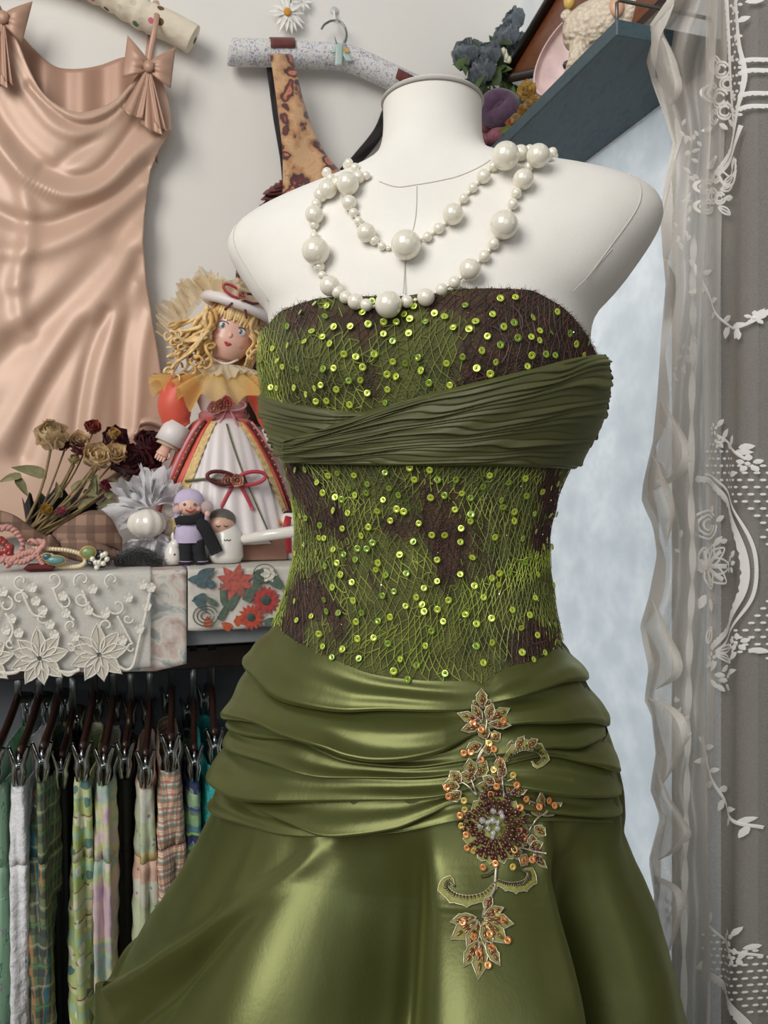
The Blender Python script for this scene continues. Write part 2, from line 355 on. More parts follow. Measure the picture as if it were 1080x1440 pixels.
capp = [(0.0492, -0.003), (0.0505, 0.0), (0.0505, 0.0045), (0.049, 0.006), (0.030, 0.0085), (0.0, 0.009)]
part('neck_cap', lathe(top, [(0.0488, 0.0030), (0.0475, 0.0050), (0.030, 0.0066), (0.0, 0.007)], 48, (MX, FX, Z3)), M_canvas, form)
part('neck_piping', lathe(top, [(0.047, 0.0), (0.0496, 0.0), (0.0502, 0.0015), (0.0496, 0.0032), (0.047, 0.0034)], 48, (MX, FX, Z3)), M_grey, form)
def on_line(pts, off, n=60):
    a = surfs(pts); a = smooth_path(np.c_[a, np.zeros(len(a))], n); return SO(a[:, 0], a[:, 1], np.full(n, off))
part('seam', tube(on_line([(586, 262), (580, 310), (573, 360), (566, 412)], 0.0002), 0.0005, 5), M_thread, form)
part('seam', tube(on_line([(533, 256), (560, 262), (586, 259), (620, 253), (650, 246), (690, 226)], 0.0002), 0.0005, 5), M_thread, form)
part('seam', tube(on_line([(806, 412), (830, 385), (860, 352)], 0.0002), 0.0005, 5), M_thread, form)
for sg in (-1, 1):   # arm plate seams
    zz = np.linspace(0.272, 0.176, 30); w = np.interp(zz, [0.176, 0.21, 0.249, 0.272], [0.86, 0.875, 0.9, 0.93])
    ph = []
    for z_, w_ in zip(zz, w):
        e = np.interp(z_, ZZ, EX); c = w_ ** (e / 2); ph.append(math.acos(c) if sg > 0 else math.pi - math.acos(c))
    part('arm_plate_seam', tube(SO(np.array(ph), zz, np.full(30, 0.0001)), 0.0005, 6), M_thread, form)
stand = [(0.013, -1.23 + CH + 0.0), (0.013, 0.95)]
part('stand_pole', tube([V3(OO[0], OO[1], 0.02), V3(OO[0], OO[1], 1.05)], 0.014, 12), simple('stand_metal', lin(150, 148, 145), 0.3, 1.0), form)
part('stand_base', lathe(V3(OO[0], OO[1], 0.0), [(0.0, 0.028), (0.02, 0.028), (0.15, 0.012), (0.155, 0.004), (0.155, 0.0), (0.0, 0.0)], 32), simple('stand_base_metal', lin(120, 118, 116), 0.35, 1.0), form)
# ---------------- gown
gown = thing('evening_gown', V3(OO[0], OO[1] - 0.02, 0.02), 'strapless green taffeta and sequinned lace gown worn by the dress form', 'gown')
# dark brown / green zones of the dyed lace, in (azimuth, height) of the body
BLOBS = [((425, 445), 40, 26, 1), ((500, 455), 46, 26, .8), ((560, 428), 60, 14, .8), ((520, 500), 34, 40, .55), ((700, 440), 60, 38, .9), ((770, 470), 64, 60, 1.1), ((680, 520), 34, 40, .75), ((810, 520), 34, 34, .9), ((740, 520), 30, 30, .8), ((660, 425), 50, 16, .7),
         ((430, 690), 36, 40, 1), ((470, 730), 30, 34, .8), ((410, 650), 26, 30, .7), ((630, 750), 34, 60, .9), ((600, 700), 26, 26, .45), ((560, 740), 40, 20, .6), ((690, 740), 30, 26, .5), ((640, 820), 16, 40, .45), ((775, 690), 18, 60, 1.0), ((755, 760), 24, 26, .8), ((440, 840), 40, 34, 1.05), ((410, 890), 36, 40, 1.1), ((480, 880), 24, 40, .8), ((755, 900), 24, 36, .9), ((720, 930), 24, 16, .5), ((700, 870), 12, 40, .4)]
_bl = []
for (c, rx, ry, am) in BLOBS:
    ph, z = surf(*c); p = S0(ph, z); _bl.append((((p - OO) @ MX), z, rx * 0.66 / F, ry * 0.66 / F, am))
_bl = np.array(_bl)
_waves = rng.normal(size=(14, 2)) * 120; _wph = rng.uniform(0, 6.28, 14)
def darkness(P):
    P = np.asarray(P); x = (P - OO) @ MX; z = P[..., 2] - CH
    n = sum(np.sin(x * w[0] + z * w[1] + q) for w, q in zip(_waves, _wph)) / 14
    d = sum(a * np.exp(-((x - bx) / rx) ** 2 - ((z - bz) / ry) ** 2) for bx, bz, rx, ry, a in _bl)
    back = ((P - OO) @ FX) < -0.01
    return np.clip((d + 0.85 * n - 0.20) * 1.7, 0, 1) * (1 - 0.3 * back)
# upper edge of the bodice as height over azimuth
ed = surfs([(380, 462), (400, 440), (450, 424), (500, 420), (560, 418), (640, 411), (700, 408), (745, 410), (790, 434), (815, 462), (834, 500)])
_o = np.argsort(ed[:, 0]); edp, edz = ed[_o, 0], ed[_o, 1]
def z_top(ph):
    ph = np.mod(ph, 2 * math.pi); return np.where((ph < math.pi + 0.3), np.interp(ph, edp, edz), np.interp(ph, [math.pi + .3, 1.5 * math.pi, 2 * math.pi], [edz[-1], 0.08, edz[0]]))
phs = np.linspace(0, 2 * math.pi, 260, endpoint=False); vv = np.linspace(0, 1, 130)
PG = np.repeat(phs[:, None], 130, 1); ZB = -0.24; ZG = ZB + (z_top(phs)[:, None] - ZB) * vv[None]
wr = 0.0012 * np.sin(PG * 40 + 4 * np.sin(ZG * 30)) * np.exp(-((ZG + 0.06) / 0.10) ** 2)
Pb = SO(PG, ZG, 0.003 + wr)
edge_in = SO(PG[:, -1:], ZG[:, -1:] - 0.004, np.full((260, 1), -0.002)); Pb = np.concatenate([Pb, edge_in], 1)
dk = darkness(Pb)
cg = np.array(lin(82, 85, 40)[:3]); cd = np.array(lin(66, 50, 36)[:3])
t = NT('dyed_net_lining'); at = t.nd('ShaderNodeAttribute', {'attribute_name': 'tint'}); co = t.coord()
n1 = t.noise(co, 60.0, 5.0); n2 = t.nd('ShaderNodeTexVoronoi', {'feature': 'DISTANCE_TO_EDGE'}, Vector=co, Scale=330.0)
c = t.mix(1.0, at.outputs['Color'], t.ramp(n1.outputs[0], [(0.3, (0.45, 0.45, 0.45, 1)), (0.7, (1.35, 1.35, 1.3, 1))]), 'MULTIPLY')
t.bs(Base_Color=c, Roughness=0.75); t.bump(t.math('MULTIPLY', n2.outputs[0], 3.0), 0.6, 0.0012)
bod = part('bodice', grid(Pb, True, False), t.m, gown, attr=(cg + (cd - cg) * dk[..., None]).reshape(-1, 3))
# lace net: thin threads woven over the lining
M_net = tinted('lace_thread', 0.5, 0.5, sheen=0.2)
def ribbons(A, B, NA, w, cols):
    d = B - A; s = np.cross(d, NA); s = s / (np.linalg.norm(s, axis=1, keepdims=True) + 1e-12) * (np.asarray(w).reshape(-1, 1) / 2)
    n = len(A); V = np.empty((n, 6, 3)); top_ = NA * (np.asarray(w).reshape(-1, 1) * 0.45)
    V[:, 0] = A - s; V[:, 1] = A + top_; V[:, 2] = A + s; V[:, 3] = B - s; V[:, 4] = B + top_; V[:, 5] = B + s
    f = []
    for i in range(n): k = 6 * i; f += [(k, k + 1, k + 4, k + 3), (k + 1, k + 2, k + 5, k + 4)]
    return V.reshape(-1, 3), f, np.repeat(cols, 6, 0)
GR = np.array([lin(122, 138, 44)[:3], lin(156, 172, 60)[:3], lin(92, 104, 34)[:3], lin(134, 128, 76)[:3]]); BR = np.array([lin(70, 32, 27)[:3], lin(48, 26, 21)[:3], lin(92, 46, 36)[:3]])
_yt = surfs([(386, 884), (394, 886), (422, 909), (467, 931), (522, 950), (589, 961), (660, 963), (684, 964), (702, 948), (722, 938), (756, 930), (775, 915), (787, 904)]); _yt = _yt[np.argsort(_yt[:, 0])]
def yoke_top(ph): return np.interp(ph, _yt[:, 0], _yt[:, 1]) + 0.001
def lace_cols(P, k):
    d = darkness(P); r = rng.random(len(P)); b = BR[rng.integers(0, 3, len(P))]; x_ = (P - OO) @ MX; z_ = P[:, 2] - CH; m1 = (0.5 + 0.5 * np.sin(x_ * 75 + 2 * np.sin(z_ * 50)))[:, None]; m2 = (0.5 + 0.5 * np.sin(z_ * 60 - x_ * 40))[:, None]; g = (GR[1] * m1 + GR[0] * (1 - m1)) * (1 - .35 * m2) + GR[3] * .35 * m2; g = g * rng.uniform(.82, 1.12, (len(P), 1))
    x = (P - OO) @ MX; z = P[:, 2] - CH; br = 0.75 + 0.55 * np.sin(x * 60 + 3 * np.sin(z * 40)) * np.sin(z * 45 + 2) + 0.25 * (z < -0.06)
    return np.where((d > r * 0.8 + 0.1)[:, None], b, g * np.clip(br, .6, 1.5)[:, None])
cx, cz = 0.0058, 0.0078; NPH = 94; rows = 58
phc = np.linspace(-0.5, math.pi + 0.5, NPH); A = []; B = []
gi, gj = np.meshgrid(np.arange(NPH), np.arange(rows), indexing='ij')
jx = rng.normal(size=gi.shape) * 0.10; jz = rng.normal(size=gi.shape) * 0.10
def nodepos(i, j):
    i = np.clip(i, 0, NPH - 1); j = np.clip(j, 0, rows - 1)
    u = (i + 0.5 * (j % 2) + jx[i, j]) / NPH; ph = -0.5 + u * (math.pi + 1.0) + 0.05 * np.sin(j * 0.33 + i * 0.11)
    v = np.clip((j + jz[i, j] + 0.18 * np.where((i + j) % 2, 1, -1)) / (rows - 1), 0, 1); zt = z_top(ph); z = -0.215 + (zt + 0.215) * v
    return ph, z
pairs = []
for di, dj in ((0, 1), (1, 0), (1, 1)):
    a = np.stack([gi, gj], -1).reshape(-1, 2); b = a.copy(); b[:, 1] += dj
    b[:, 0] += np.where(dj == 1, np.where(a[:, 1] % 2 == 1, 1 if di else 0, 0 if di else -1), di)
    ok = (b[:, 0] >= 0) & (b[:, 0] < NPH) & (b[:, 1] < rows)
    if dj == 0: ok &= rng.random(len(a)) < 0.12
    else: ok &= rng.random(len(a)) < 0.985
    pairs.append((a[ok], b[ok]))
a = np.concatenate([p[0] for p in pairs]); b = np.concatenate([p[1] for p in pairs])
pa, za = nodepos(a[:, 0], a[:, 1]); pb, zb = nodepos(b[:, 0], b[:, 1])
ok = (za > yoke_top(pa)) & (zb > yoke_top(pb)); pa, za, pb, zb = pa[ok], za[ok], pb[ok], zb[ok]
def off_l(n): return 0.0042 + 0.0012 * rng.random(n)
net = MB(); A_ = SO(pa, za, np.full(len(pa), 0.0048)); B_ = SO(pb, zb, np.full(len(pb), 0.0048)); mid = (A_ + B_) / 2
v, f, cc = ribbons(A_, B_, Nrm(pa, za), rng.uniform(0.00042, 0.00078, len(pa)), lace_cols(mid, 0)); net.add((v, f)); net.C.append(cc)
# corded vines and loops
for k in range(90):
    ph = rng.uniform(-0.35, math.pi + 0.35); z = rng.uniform(-0.20, float(z_top(ph)) - 0.003); n = rng.integers(8, 26); ang = rng.choice([1.57, -1.57]) + rng.normal() * 0.7; curl = rng.normal() * 0.25; pts = []
    for i in range(n):
        pts.append((ph, z)); ang += curl + rng.normal() * 0.22; ph += math.cos(ang) * 0.0030 / 0.14; z += math.sin(ang) * 0.0030
        if z > z_top(ph) - 0.002 or z < yoke_top(ph) + .001: break
    if len(pts) < 4: continue
    q = np.array(pts); P = SO(q[:, 0], q[:, 1], np.full(len(q), 0.0054)); Nn = Nrm(q[:, 0], q[:, 1])
    v, f, cc = ribbons(P[:-1], P[1:], Nn[:-1], np.full(len(P) - 1, rng.uniform(0.0007, 0.0013)), lace_cols(P[:-1], 0)); net.add((v, f)); net.C.append(cc)
nt = part('lace_net', net.vf, M_net, bod, attr=net.cols, smooth=False); nt['kind'] = 'stuff'
# eyelash fuzz of the dark yarn
fz = MB(); NH = 6500
ph = np.concatenate([rng.uniform(-0.45, math.pi + 0.45, NH - 900), rng.uniform(-0.2, math.pi + 0.2, 900)]); zt = z_top(ph)
z = np.concatenate([rng.uniform(-0.21, 1, NH - 900) * 0 + (-0.21 + (zt[:NH - 900] + 0.21) * rng.random(NH - 900)), zt[NH - 900:] - 0.002 * rng.random(900)])
P = SO(ph, z, np.full(NH, 0.003)); Nn = Nrm(ph, z); dkh = darkness(P); keep = (dkh > 0.35 + 0.6 * rng.random(NH)) | (np.arange(NH) > NH - 900)
keep &= z > yoke_top(ph) + .004; P, Nn = P[keep], Nn[keep]; d = Nn * rng.uniform(0.3, 1.0, (len(P), 1)) + rng.normal(size=P.shape) * 0.8; d /= np.linalg.norm(d, axis=1, keepdims=True); L = rng.uniform(0.003, 0.0075, (len(P), 1))
s = np.cross(d, rng.normal(size=P.shape)); s /= np.linalg.norm(s, axis=1, keepdims=True)
V = np.stack([P - s * 0.00022, P + s * 0.00022, P + d * L], 1).reshape(-1, 3)
fzc = BR[rng.integers(0, 3, len(P))]
fo = part('lace_fuzz', (V, [(3 * i, 3 * i + 1, 3 * i + 2) for i in range(len(P))]), M_net, bod, attr=np.repeat(fzc, 3, 0), smooth=False); fo['kind'] = 'stuff'
# lurex glints in the yarn
NG = 900; ph = rng.uniform(-.2, math.pi + .2, NG); z = yoke_top(ph) + .002 + (z_top(ph) - yoke_top(ph)) * rng.random(NG); P = SO(ph, z, np.full(NG, 0.0058)); a_ = rng.normal(size=(NG, 3)); a_ /= np.linalg.norm(a_, axis=1, keepdims=True); b_ = np.cross(a_, rng.normal(size=(NG, 3))); b_ /= np.linalg.norm(b_, axis=1, keepdims=True)
V = np.stack([P - a_ * .0006, P + b_ * .0004, P + a_ * .0006, P - b_ * .0004], 1).reshape(-1, 3)
go = part('lurex_glint', (V, [(4 * i, 4 * i + 1, 4 * i + 2, 4 * i + 3) for i in range(NG)]), simple('lurex', lin(206, 206, 170), .15, .9), bod, smooth=False); go['kind'] = 'stuff'
# sequins, each a dished ring
def sequin_mesh(name, mat, r=1.0):
    prof = [(0.22 * r, -0.10 * r), (0.60 * r, -0.02 * r), (1.0 * r, 0.10 * r), (0.96 * r, 0.16 * r), (0.58 * r, 0.05 * r), (0.22 * r, -0.03 * r)]
    V, f = lathe(V3(0, 0, 0), prof, 12); return flat_mesh(name, V, f, mat)
M_seq = simple('lime_sequin', lin(196, 216, 70), 0.22, 0.35, 0.9, coat=0.6); M_seqd = simple('green_sequin', lin(140, 170, 50), 0.22, 0.35, 0.9, coat=0.6)
sq_me = [sequin_mesh('sequin', M_seq), sequin_mesh('sequin_green', M_seqd)]
def near_ok(P, L, dmin): return all(np.linalg.norm(P - q) > dmin for q in L)
sash_top = [(372, 556), (440, 572), (527, 577), (590, 560), (656, 540), (740, 520), (838, 500)]; sash_bot = [(402, 634), (440, 646), (560, 650), (700, 650), (800, 654)]
placed = []
tries = 0
while len(placed) < 262 and tries < 6000:
    tries += 1
    if tries % 9 < 4: px, py = rng.uniform(372, 838), rng.uniform(415, 575)
    else: px, py = rng.uniform(398, 790), rng.uniform(652, 955)
    st = np.interp(px, [p[0] for p in sash_top], [p[1] for p in sash_top]); sb = np.interp(px, [p[0] for p in sash_bot], [p[1] for p in sash_bot])
    if st - 4 < py < sb + 4: continue
    if py > np.interp(px, [394, 422, 467, 522, 589, 670, 702, 722, 756, 785], [880, 903, 926, 946, 957, 960, 946, 936, 928, 905]): continue
    ph, z = surf(px, py)
    if z > z_top(ph) - 0.004: continue
    q = proj(S0(ph, z))
    if abs(q[0] - px) + abs(q[1] - py) > 5: continue
    P = SO(ph, z, 0.0066)
    if not near_ok(P, placed, 0.0098 if rng.random() < .8 else .006): continue
    placed.append(P); nn = unit(Nrm(ph, z) + rng.normal(size=3) * 0.22)
    rot = Vector(nn).to_track_quat('Z', 'Y').to_euler()
    inst('sequin', sq_me[int(rng.random() < 0.3)], P, bod, rot, rng.uniform(0.0027, 0.0033))
# ---------------- pleated sash
def taffeta(name, c1, c2, rough=0.34, metal=0.35, fine=0.25):
    t = NT(name); co = t.coord(); n = t.noise(co, 7.0, 4.0); g = t.noise(t.coord(scale=(1, 1, 0.25)), 500.0, 2.0)
    t.bs(Base_Color=t.ramp(n.outputs[0], [(0.3, c1), (0.7, c2)]), Roughness=rough, Metallic=metal, Sheen_Weight=0.25, Sheen_Roughness=0.4, Sheen_Tint=lin(190, 200, 110), Anisotropic=0.3)
    w = t.noise(t.coord(scale=(1, 1, .55), rot=(0, .5, 0)), 46.0, 5.0, 0.6, 0.8)
    t.bump(t.math('ADD', t.math('MULTIPLY', g.outputs[0], 0.12), t.math('MULTIPLY', w.outputs[0], 0.5)), fine, 0.0035); return t.m
M_chif = taffeta('pleated_chiffon', lin(64, 66, 36), lin(82, 84, 46), 0.55, 0.05, 0.2)
M_taf = taffeta('shot_taffeta', lin(82, 87, 44), lin(97, 101, 53), 0.37, 0.55, 0.16)
def wrap(name, top_px, bot_px, off, pleats, amp, mat, parent, nu=120, nv=90, seed=1, bulge=0.002, phase=0.0, back=True):
    tp = surfs(top_px); bp = surfs(bot_px)
    def ext(a):   # order by azimuth and continue past the silhouettes round the back
        a = a[np.argsort(-a[:, 0])]
        return a
    tp, bp = ext(tp), ext(bp); u = np.linspace(0, 1, nu)
    T = smooth_path(np.c_[tp, np.zeros(len(tp))], nu)[:, :2]; Bm = smooth_path(np.c_[bp, np.zeros(len(bp))], nu)[:, :2]
    v = np.linspace(0, 1, nv); ph = T[:, None, 0] * (1 - v) + Bm[:, None, 0] * v; z = T[:, None, 1] * (1 - v) + Bm[:, None, 1] * v
    r = np.random.default_rng(seed); f1, f2, p1, p2 = r.uniform(2, 5, 6), r.uniform(1, 3, 6), r.uniform(0, 6, 6), r.uniform(0, 6, 6)
    U = u[:, None] * np.ones_like(v)[None]; Vv = v[None] + 0.0 * U
    warp = sum((0.020 / (1 + k)) * np.sin(f1[k] * (1 + .5 * k) * U * 3.14 + p1[k] + f2[k] * Vv * 7) for k in range(6))
    s = (Vv + warp) * pleats + phase; fr = s - np.floor(s); idx = np.floor(s).astype(int)
    ha = r.uniform(0.35, 1.4, 400)[np.mod(idx, 400)] * (1 + 0.45 * np.sin(U * 14 + idx * 2.3) + .25 * np.sin(U * 37 + idx * 1.1))
    prof = np.where(fr < 0.8, (fr / 0.8) ** 0.7, ((1 - fr) / 0.2) ** 0.7) * ha
    e = np.minimum(1, np.minimum(Vv, 1 - Vv) / 0.05) ** 0.5
    D = off + bulge * np.sin(math.pi * Vv) + amp * prof * e - 0.003 * (1 - e)
    P = S0(ph, z) + Nrm(ph, z) * D[..., None]
    return part(name, grid(P), mat, parent, solid=0.0006)
wrap('sash_under', [(369, 553), (372, 556), (440, 570), (500, 576), (560, 583), (640, 600)], [(400, 640), (404, 642), (440, 648), (500, 650), (580, 650), (640, 650)], 0.0065, 12, 0.0020, M_chif, gown, seed=4)
wrap('sash_over', [(414, 612), (440, 604), (513, 580), (580, 560), (656, 538), (740, 519), (800, 506), (838, 499), (842, 500)], [(414, 645), (440, 648), (500, 650), (560, 651), (640, 651), (700, 652), (760, 654), (795, 656), (806, 652)], 0.0095, 19, 0.0021, M_chif, gown, nv=150, seed=9, bulge=0.003)
# side pieces carry the sash round the back
phb = np.linspace(math.pi - 0.02, 2 * math.pi + 0.12, 60); vb = np.linspace(0, 1, 60)
_zt = np.interp(phb, [math.pi, 2 * math.pi], [surf(372, 556)[1], surf(838, 503)[1]]); _zb = np.interp(phb, [math.pi, 2 * math.pi], [surf(402, 640)[1], surf(803, 652)[1]])
zz = _zt[:, None] * (1 - vb) + _zb[:, None] * vb; pp = np.repeat(phb[:, None], 60, 1)
part('sash_back', grid(SO(pp, zz, 0.0075 + 0.003 * np.abs(np.sin(vb[None] * 36 + 0.8 * np.sin(pp * 5))))), M_chif, gown, solid=0.0006)
# ---------------- draped hip yoke: pleats run between crease lines that gather beside the applique
CRE = [[(386, 884), (394, 886), (422, 909), (467, 931), (522, 950), (589, 961), (660, 963), (684, 964), (702, 948), (722, 938), (756, 930), (775, 915), (787, 904)],
 [(362, 924), (374, 947), (404, 974), (448, 986), (493, 994), (559, 994), (655, 992), (690, 985), (740, 969), (784, 958), (813, 953)],
 [(331, 1001), (374, 1008), (422, 1026), (474, 1039), (511, 1051), (552, 1055), (618, 1047), (667, 1026), (718, 1014), (764, 1013), (813, 1012), (842, 1014)],
 [(328, 1016), (363, 1033), (422, 1040), (459, 1055), (493, 1066), (537, 1072), (589, 1073), (644, 1066), (700, 1054), (758, 1048), (796, 1047), (831, 1039), (848, 1028)],
 [(322, 1040), (348, 1055), (396, 1068), (456, 1084), (522, 1090), (596, 1090), (641, 1083), (700, 1072), (760, 1060), (809, 1068), (853, 1079)],
 [(318, 1070), (337, 1098), (363, 1112), (430, 1119), (522, 1117), (615, 1112), (690, 1100), (764, 1104), (862, 1112)],
 [(314, 1098), (337, 1118), (374, 1132), (422, 1148), (467, 1160), (507, 1160), (559, 1155), (607, 1139), (644, 1125), (700, 1128), (764, 1134), (864, 1138)],
 [(310, 1128), (356, 1155), (411, 1167), (485, 1171), (559, 1167), (644, 1146), (700, 1149), (764, 1150), (809, 1151), (840, 1153), (866, 1151)]]
NPH_ = 420; phg = np.linspace(-0.30, math.pi + 0.30, NPH_)
cz_ = []
for c in CRE:
    a = surfs(c); a = a[np.argsort(a[:, 0])]; q = smooth_path(np.c_[a, np.zeros(len(a))], 300); o_ = np.argsort(q[:, 0]); cz_.append(np.interp(phg, q[o_, 0], q[o_, 1]))
cz_ = np.array(cz_)
for k in range(1, len(cz_)): cz_[k] = np.minimum(cz_[k], cz_[k - 1] - 0.002)
AMP = [0.0130, 0.0170, 0.0110, 0.0130, 0.0160, 0.0140, 0.0120]; sub_ = 30; YK = []
uu = np.linspace(0, 1, NPH_); gx = surf(672, 1040)[0]
pinch = (1 - 0.62 * np.exp(-((phg - gx) / 0.16) ** 2)) * np.interp(phg, [-.3, .12, .6, math.pi - .6, math.pi - .12, math.pi + .3], [.35, .38, 1, 1, .38, .35])                    # pleats are drawn in where the applique gathers them
for k in range(7):
    rowsP = []
    for i in range(sub_ + 1):
        t_ = i / sub_; gap = cz_[k] - cz_[k + 1]; am = AMP[k] * np.clip(gap / 0.020, 0.35, 1.35) * pinch
        wv = 0.82 + 0.25 * np.sin(uu * (8 + k * 1.7) + k * 2.1) + 0.10 * np.sin(uu * 23 + k)
        # each pleat lies under the one above, swells downwards and rolls under at its lower edge
        if t_ < 0.80: zt_ = -0.10 + 1.16 * (t_ / 0.80); pr_ = -0.10 + 1.10 * (t_ / 0.80) ** 1.25
        else: a_ = (t_ - 0.80) / 0.20 * math.pi * 0.85; zt_ = 1.06 + 0.10 * math.sin(a_); pr_ = 0.55 + 0.45 * math.cos(a_)
        # soft dents across the pleat
        dent = 0.05 * np.sin(uu * 19 + 9 * t_ + k * 1.3) * math.sin(math.pi * min(t_ / .8, 1)) + 0.10 * np.sin(3.0 * math.pi * t_ + 5 * uu + k) * math.sin(math.pi * min(t_ / .8, 1))
        z = cz_[k] - gap * zt_
        rowsP.append(SO(phg, z, np.interp(phg, [0, .5, math.pi - .5, math.pi], [.002, .0055, .0055, .002]) + am * (pr_ * wv + dent)))
    Pk = np.array(rowsP).transpose(1, 0, 2); YK.append(Pk); part('pleat', grid(Pk), M_taf, gown)
# back of the yoke
phb = np.linspace(math.pi + 0.28, 2 * math.pi - 0.28, 60); vb = np.linspace(0, 1, 70)
zt = np.interp(phb, [phb[0], phb[-1]], [cz_[0][-1], cz_[0][0]]); zb = np.interp(phb, [phb[0], phb[-1]], [cz_[7][-1], cz_[7][0]])
zz = zt[:, None] * (1 - vb) + zb[:, None] * vb
part('yoke_back', grid(SO(np.repeat(phb[:, None], 70, 1), zz, 0.002 + 0.003 * np.abs(np.sin(vb * 22))[None] ** 0.7 * np.ones((60, 1)))), M_taf, gown)
# ---------------- skirt
phs = np.linspace(0, 2 * math.pi, 520, endpoint=False); zs = np.concatenate([np.linspace(-0.225, -0.50, 130), np.linspace(-0.50, -1.225, 40)[1:]])
PG, ZG = np.meshgrid(phs, zs, indexing='ij')
KP = [(120, 0.0), (200, .0), (270, .006), (350, .012), (410, .006), (470, -.006), (530, -.020), (572, -.024), (598, .012), (640, .022), (700, .024), (760, .022), (795, .014), (822, -.024), (850, -.030), (885, -.006), (920, .006), (960, .0)]
kp = np.array([(surf(p, 1438)[0] if 150 < p < 950 else (math.pi + .25 if p < 300 else -.25), v) for p, v in KP]); kp = kp[np.argsort(kp[:, 0])]
q = smooth_path(np.c_[kp, np.zeros(len(kp))], 400); o_ = np.argsort(q[:, 0])
fold = np.interp(PG, q[o_, 0], q[o_, 1], left=0, right=0) * 1.9 + np.where(np.sin(PG) < -0.1, 0.010 * np.sin(PG * 9), 0)
drop = np.clip((-0.255 - ZG) / 0.15, 0, 1); drop = drop * drop * (3 - 2 * drop); grow = 1 + np.clip((-0.46 - ZG) / 0.5, 0, 2)
# gathers spring from the gown's applique and the left hip
gath = 0.0030 * np.sin(PG * 23 + 2 * np.sin(PG * 7)) * np.exp(-((ZG + 0.275) / 0.03) ** 2) + 0.0016 * np.sin(PG * 13 + 22 * ZG) * np.sin(PG * 5 - 30 * ZG) * drop
diag = 0.013 * np.exp(-((np.mod(PG, 6.2832) - 1.72 + (ZG + 0.27) * 4.6) / 0.06) ** 2) * drop - 0.013 * np.exp(-((np.mod(PG, 6.2832) - 1.84 + (ZG + 0.27) * 3.0) / 0.07) ** 2) * drop
Ps = SO(PG, ZG, 0.0045 + (fold * drop * grow) + gath + diag)
skirt = part('skirt', grid(Ps, True, False), M_taf, gown)
# ---------------- beaded applique
from mathutils.bvhtree import BVHTree
def bvh_of(P_list):
    V = []; f = []; n = 0
    for v, fc in P_list:
        v = np.asarray(v); V += [Vector(x) for x in v.reshape(-1, 3)]; f += [tuple(i + n for i in q) for q in fc]; n += len(v.reshape(-1, 3))
    return BVHTree.FromPolygons(V, f)
BV = bvh_of([grid(p_) for p_ in YK] + [grid(Ps, True, False)])
def touch(px, py):
    o = Vector((0, 0, CH)); d = (Vector(W(px, py, 1.0)) - o).normalized(); h = BV.ray_cast(o, d)
    if h[0] is None:
        ph, z = surf(px, py); return SO(ph, z, 0.01), Nrm(ph, z)
    n = np.array(h[1]); p = np.array(h[0])
    if n @ (p - V3(0, 0, CH)) > 0: n = -n
    ph, z = surf(px, py); n = unit(0.35 * n + Nrm(ph, z)); return p, n
M_org = simple('applique_organza', lin(140, 140, 68), 0.6, noise=0.3, nscale=300); M_silv = simple('metal_thread', lin(198, 188, 164), 0.35, 0.6)
M_bbr = simple('bronze_bead', lin(140, 82, 56), 0.18, 0.5, coat=0.7); M_bmar = simple('maroon_bugle_bead', lin(96, 46, 46), 0.15, 0.3, coat=0.9)
M_or = simple('orange_sequin', lin(226, 148, 84), 0.2, 0.4, coat=0.6); M_ye = simple('gold_sequin', lin(232, 200, 104), 0.2, 0.4, coat=0.6)
M_cry = NT('crystal_bead').bs(Base_Color=(0.93, 0.95, 0.92, 1), Roughness=0.05, Transmission_Weight=0.75, IOR=1.5, Coat_Weight=0.5).m
M_stem = simple('dark_bead_row', lin(92, 82, 52), 0.22, 0.5, coat=0.6, noise=0.4, nscale=900)
c0, n0 = touch(693, 1158)
app = part('applique', (lambda: (MB().add(fanpoly([(0.001 * math.cos(a), 0.001 * math.sin(a)) for a in np.linspace(0, 6.28, 8)], c0 + n0 * 0.001, MX, Z3)).vf))(), M_org, gown, label='beaded flower applique in bronze, orange and silver')
so_me = [sequin_mesh('orange_sequin', M_or), sequin_mesh('gold_sequin', M_ye)]
def a_seq(px, py, k=0, r=5.0, off=0.0035):
    p, n = touch(px, py); n = unit(n + rng.normal(size=3) * 0.15)
    inst('sequin', so_me[k], p + n * off, app, Vector(n).to_track_quat('Z', 'Y').to_euler(), r * p[1] / F)
def bead_between(mb, A, B, r, n=6):
    d = B - A; mb.add(tube([A, A + d * .12, A + d * .88, B], [r * .55, r, r, r * .55], n))
def pxdir(px, py, ang, L):
    """point and in-surface direction for an angle drawn on the photograph (0 = right, 90 = up)"""
    p, n = touch(px, py); p2, _ = touch(px + math.cos(ang) * L, py - math.sin(ang) * L); return p, n, p2 - p
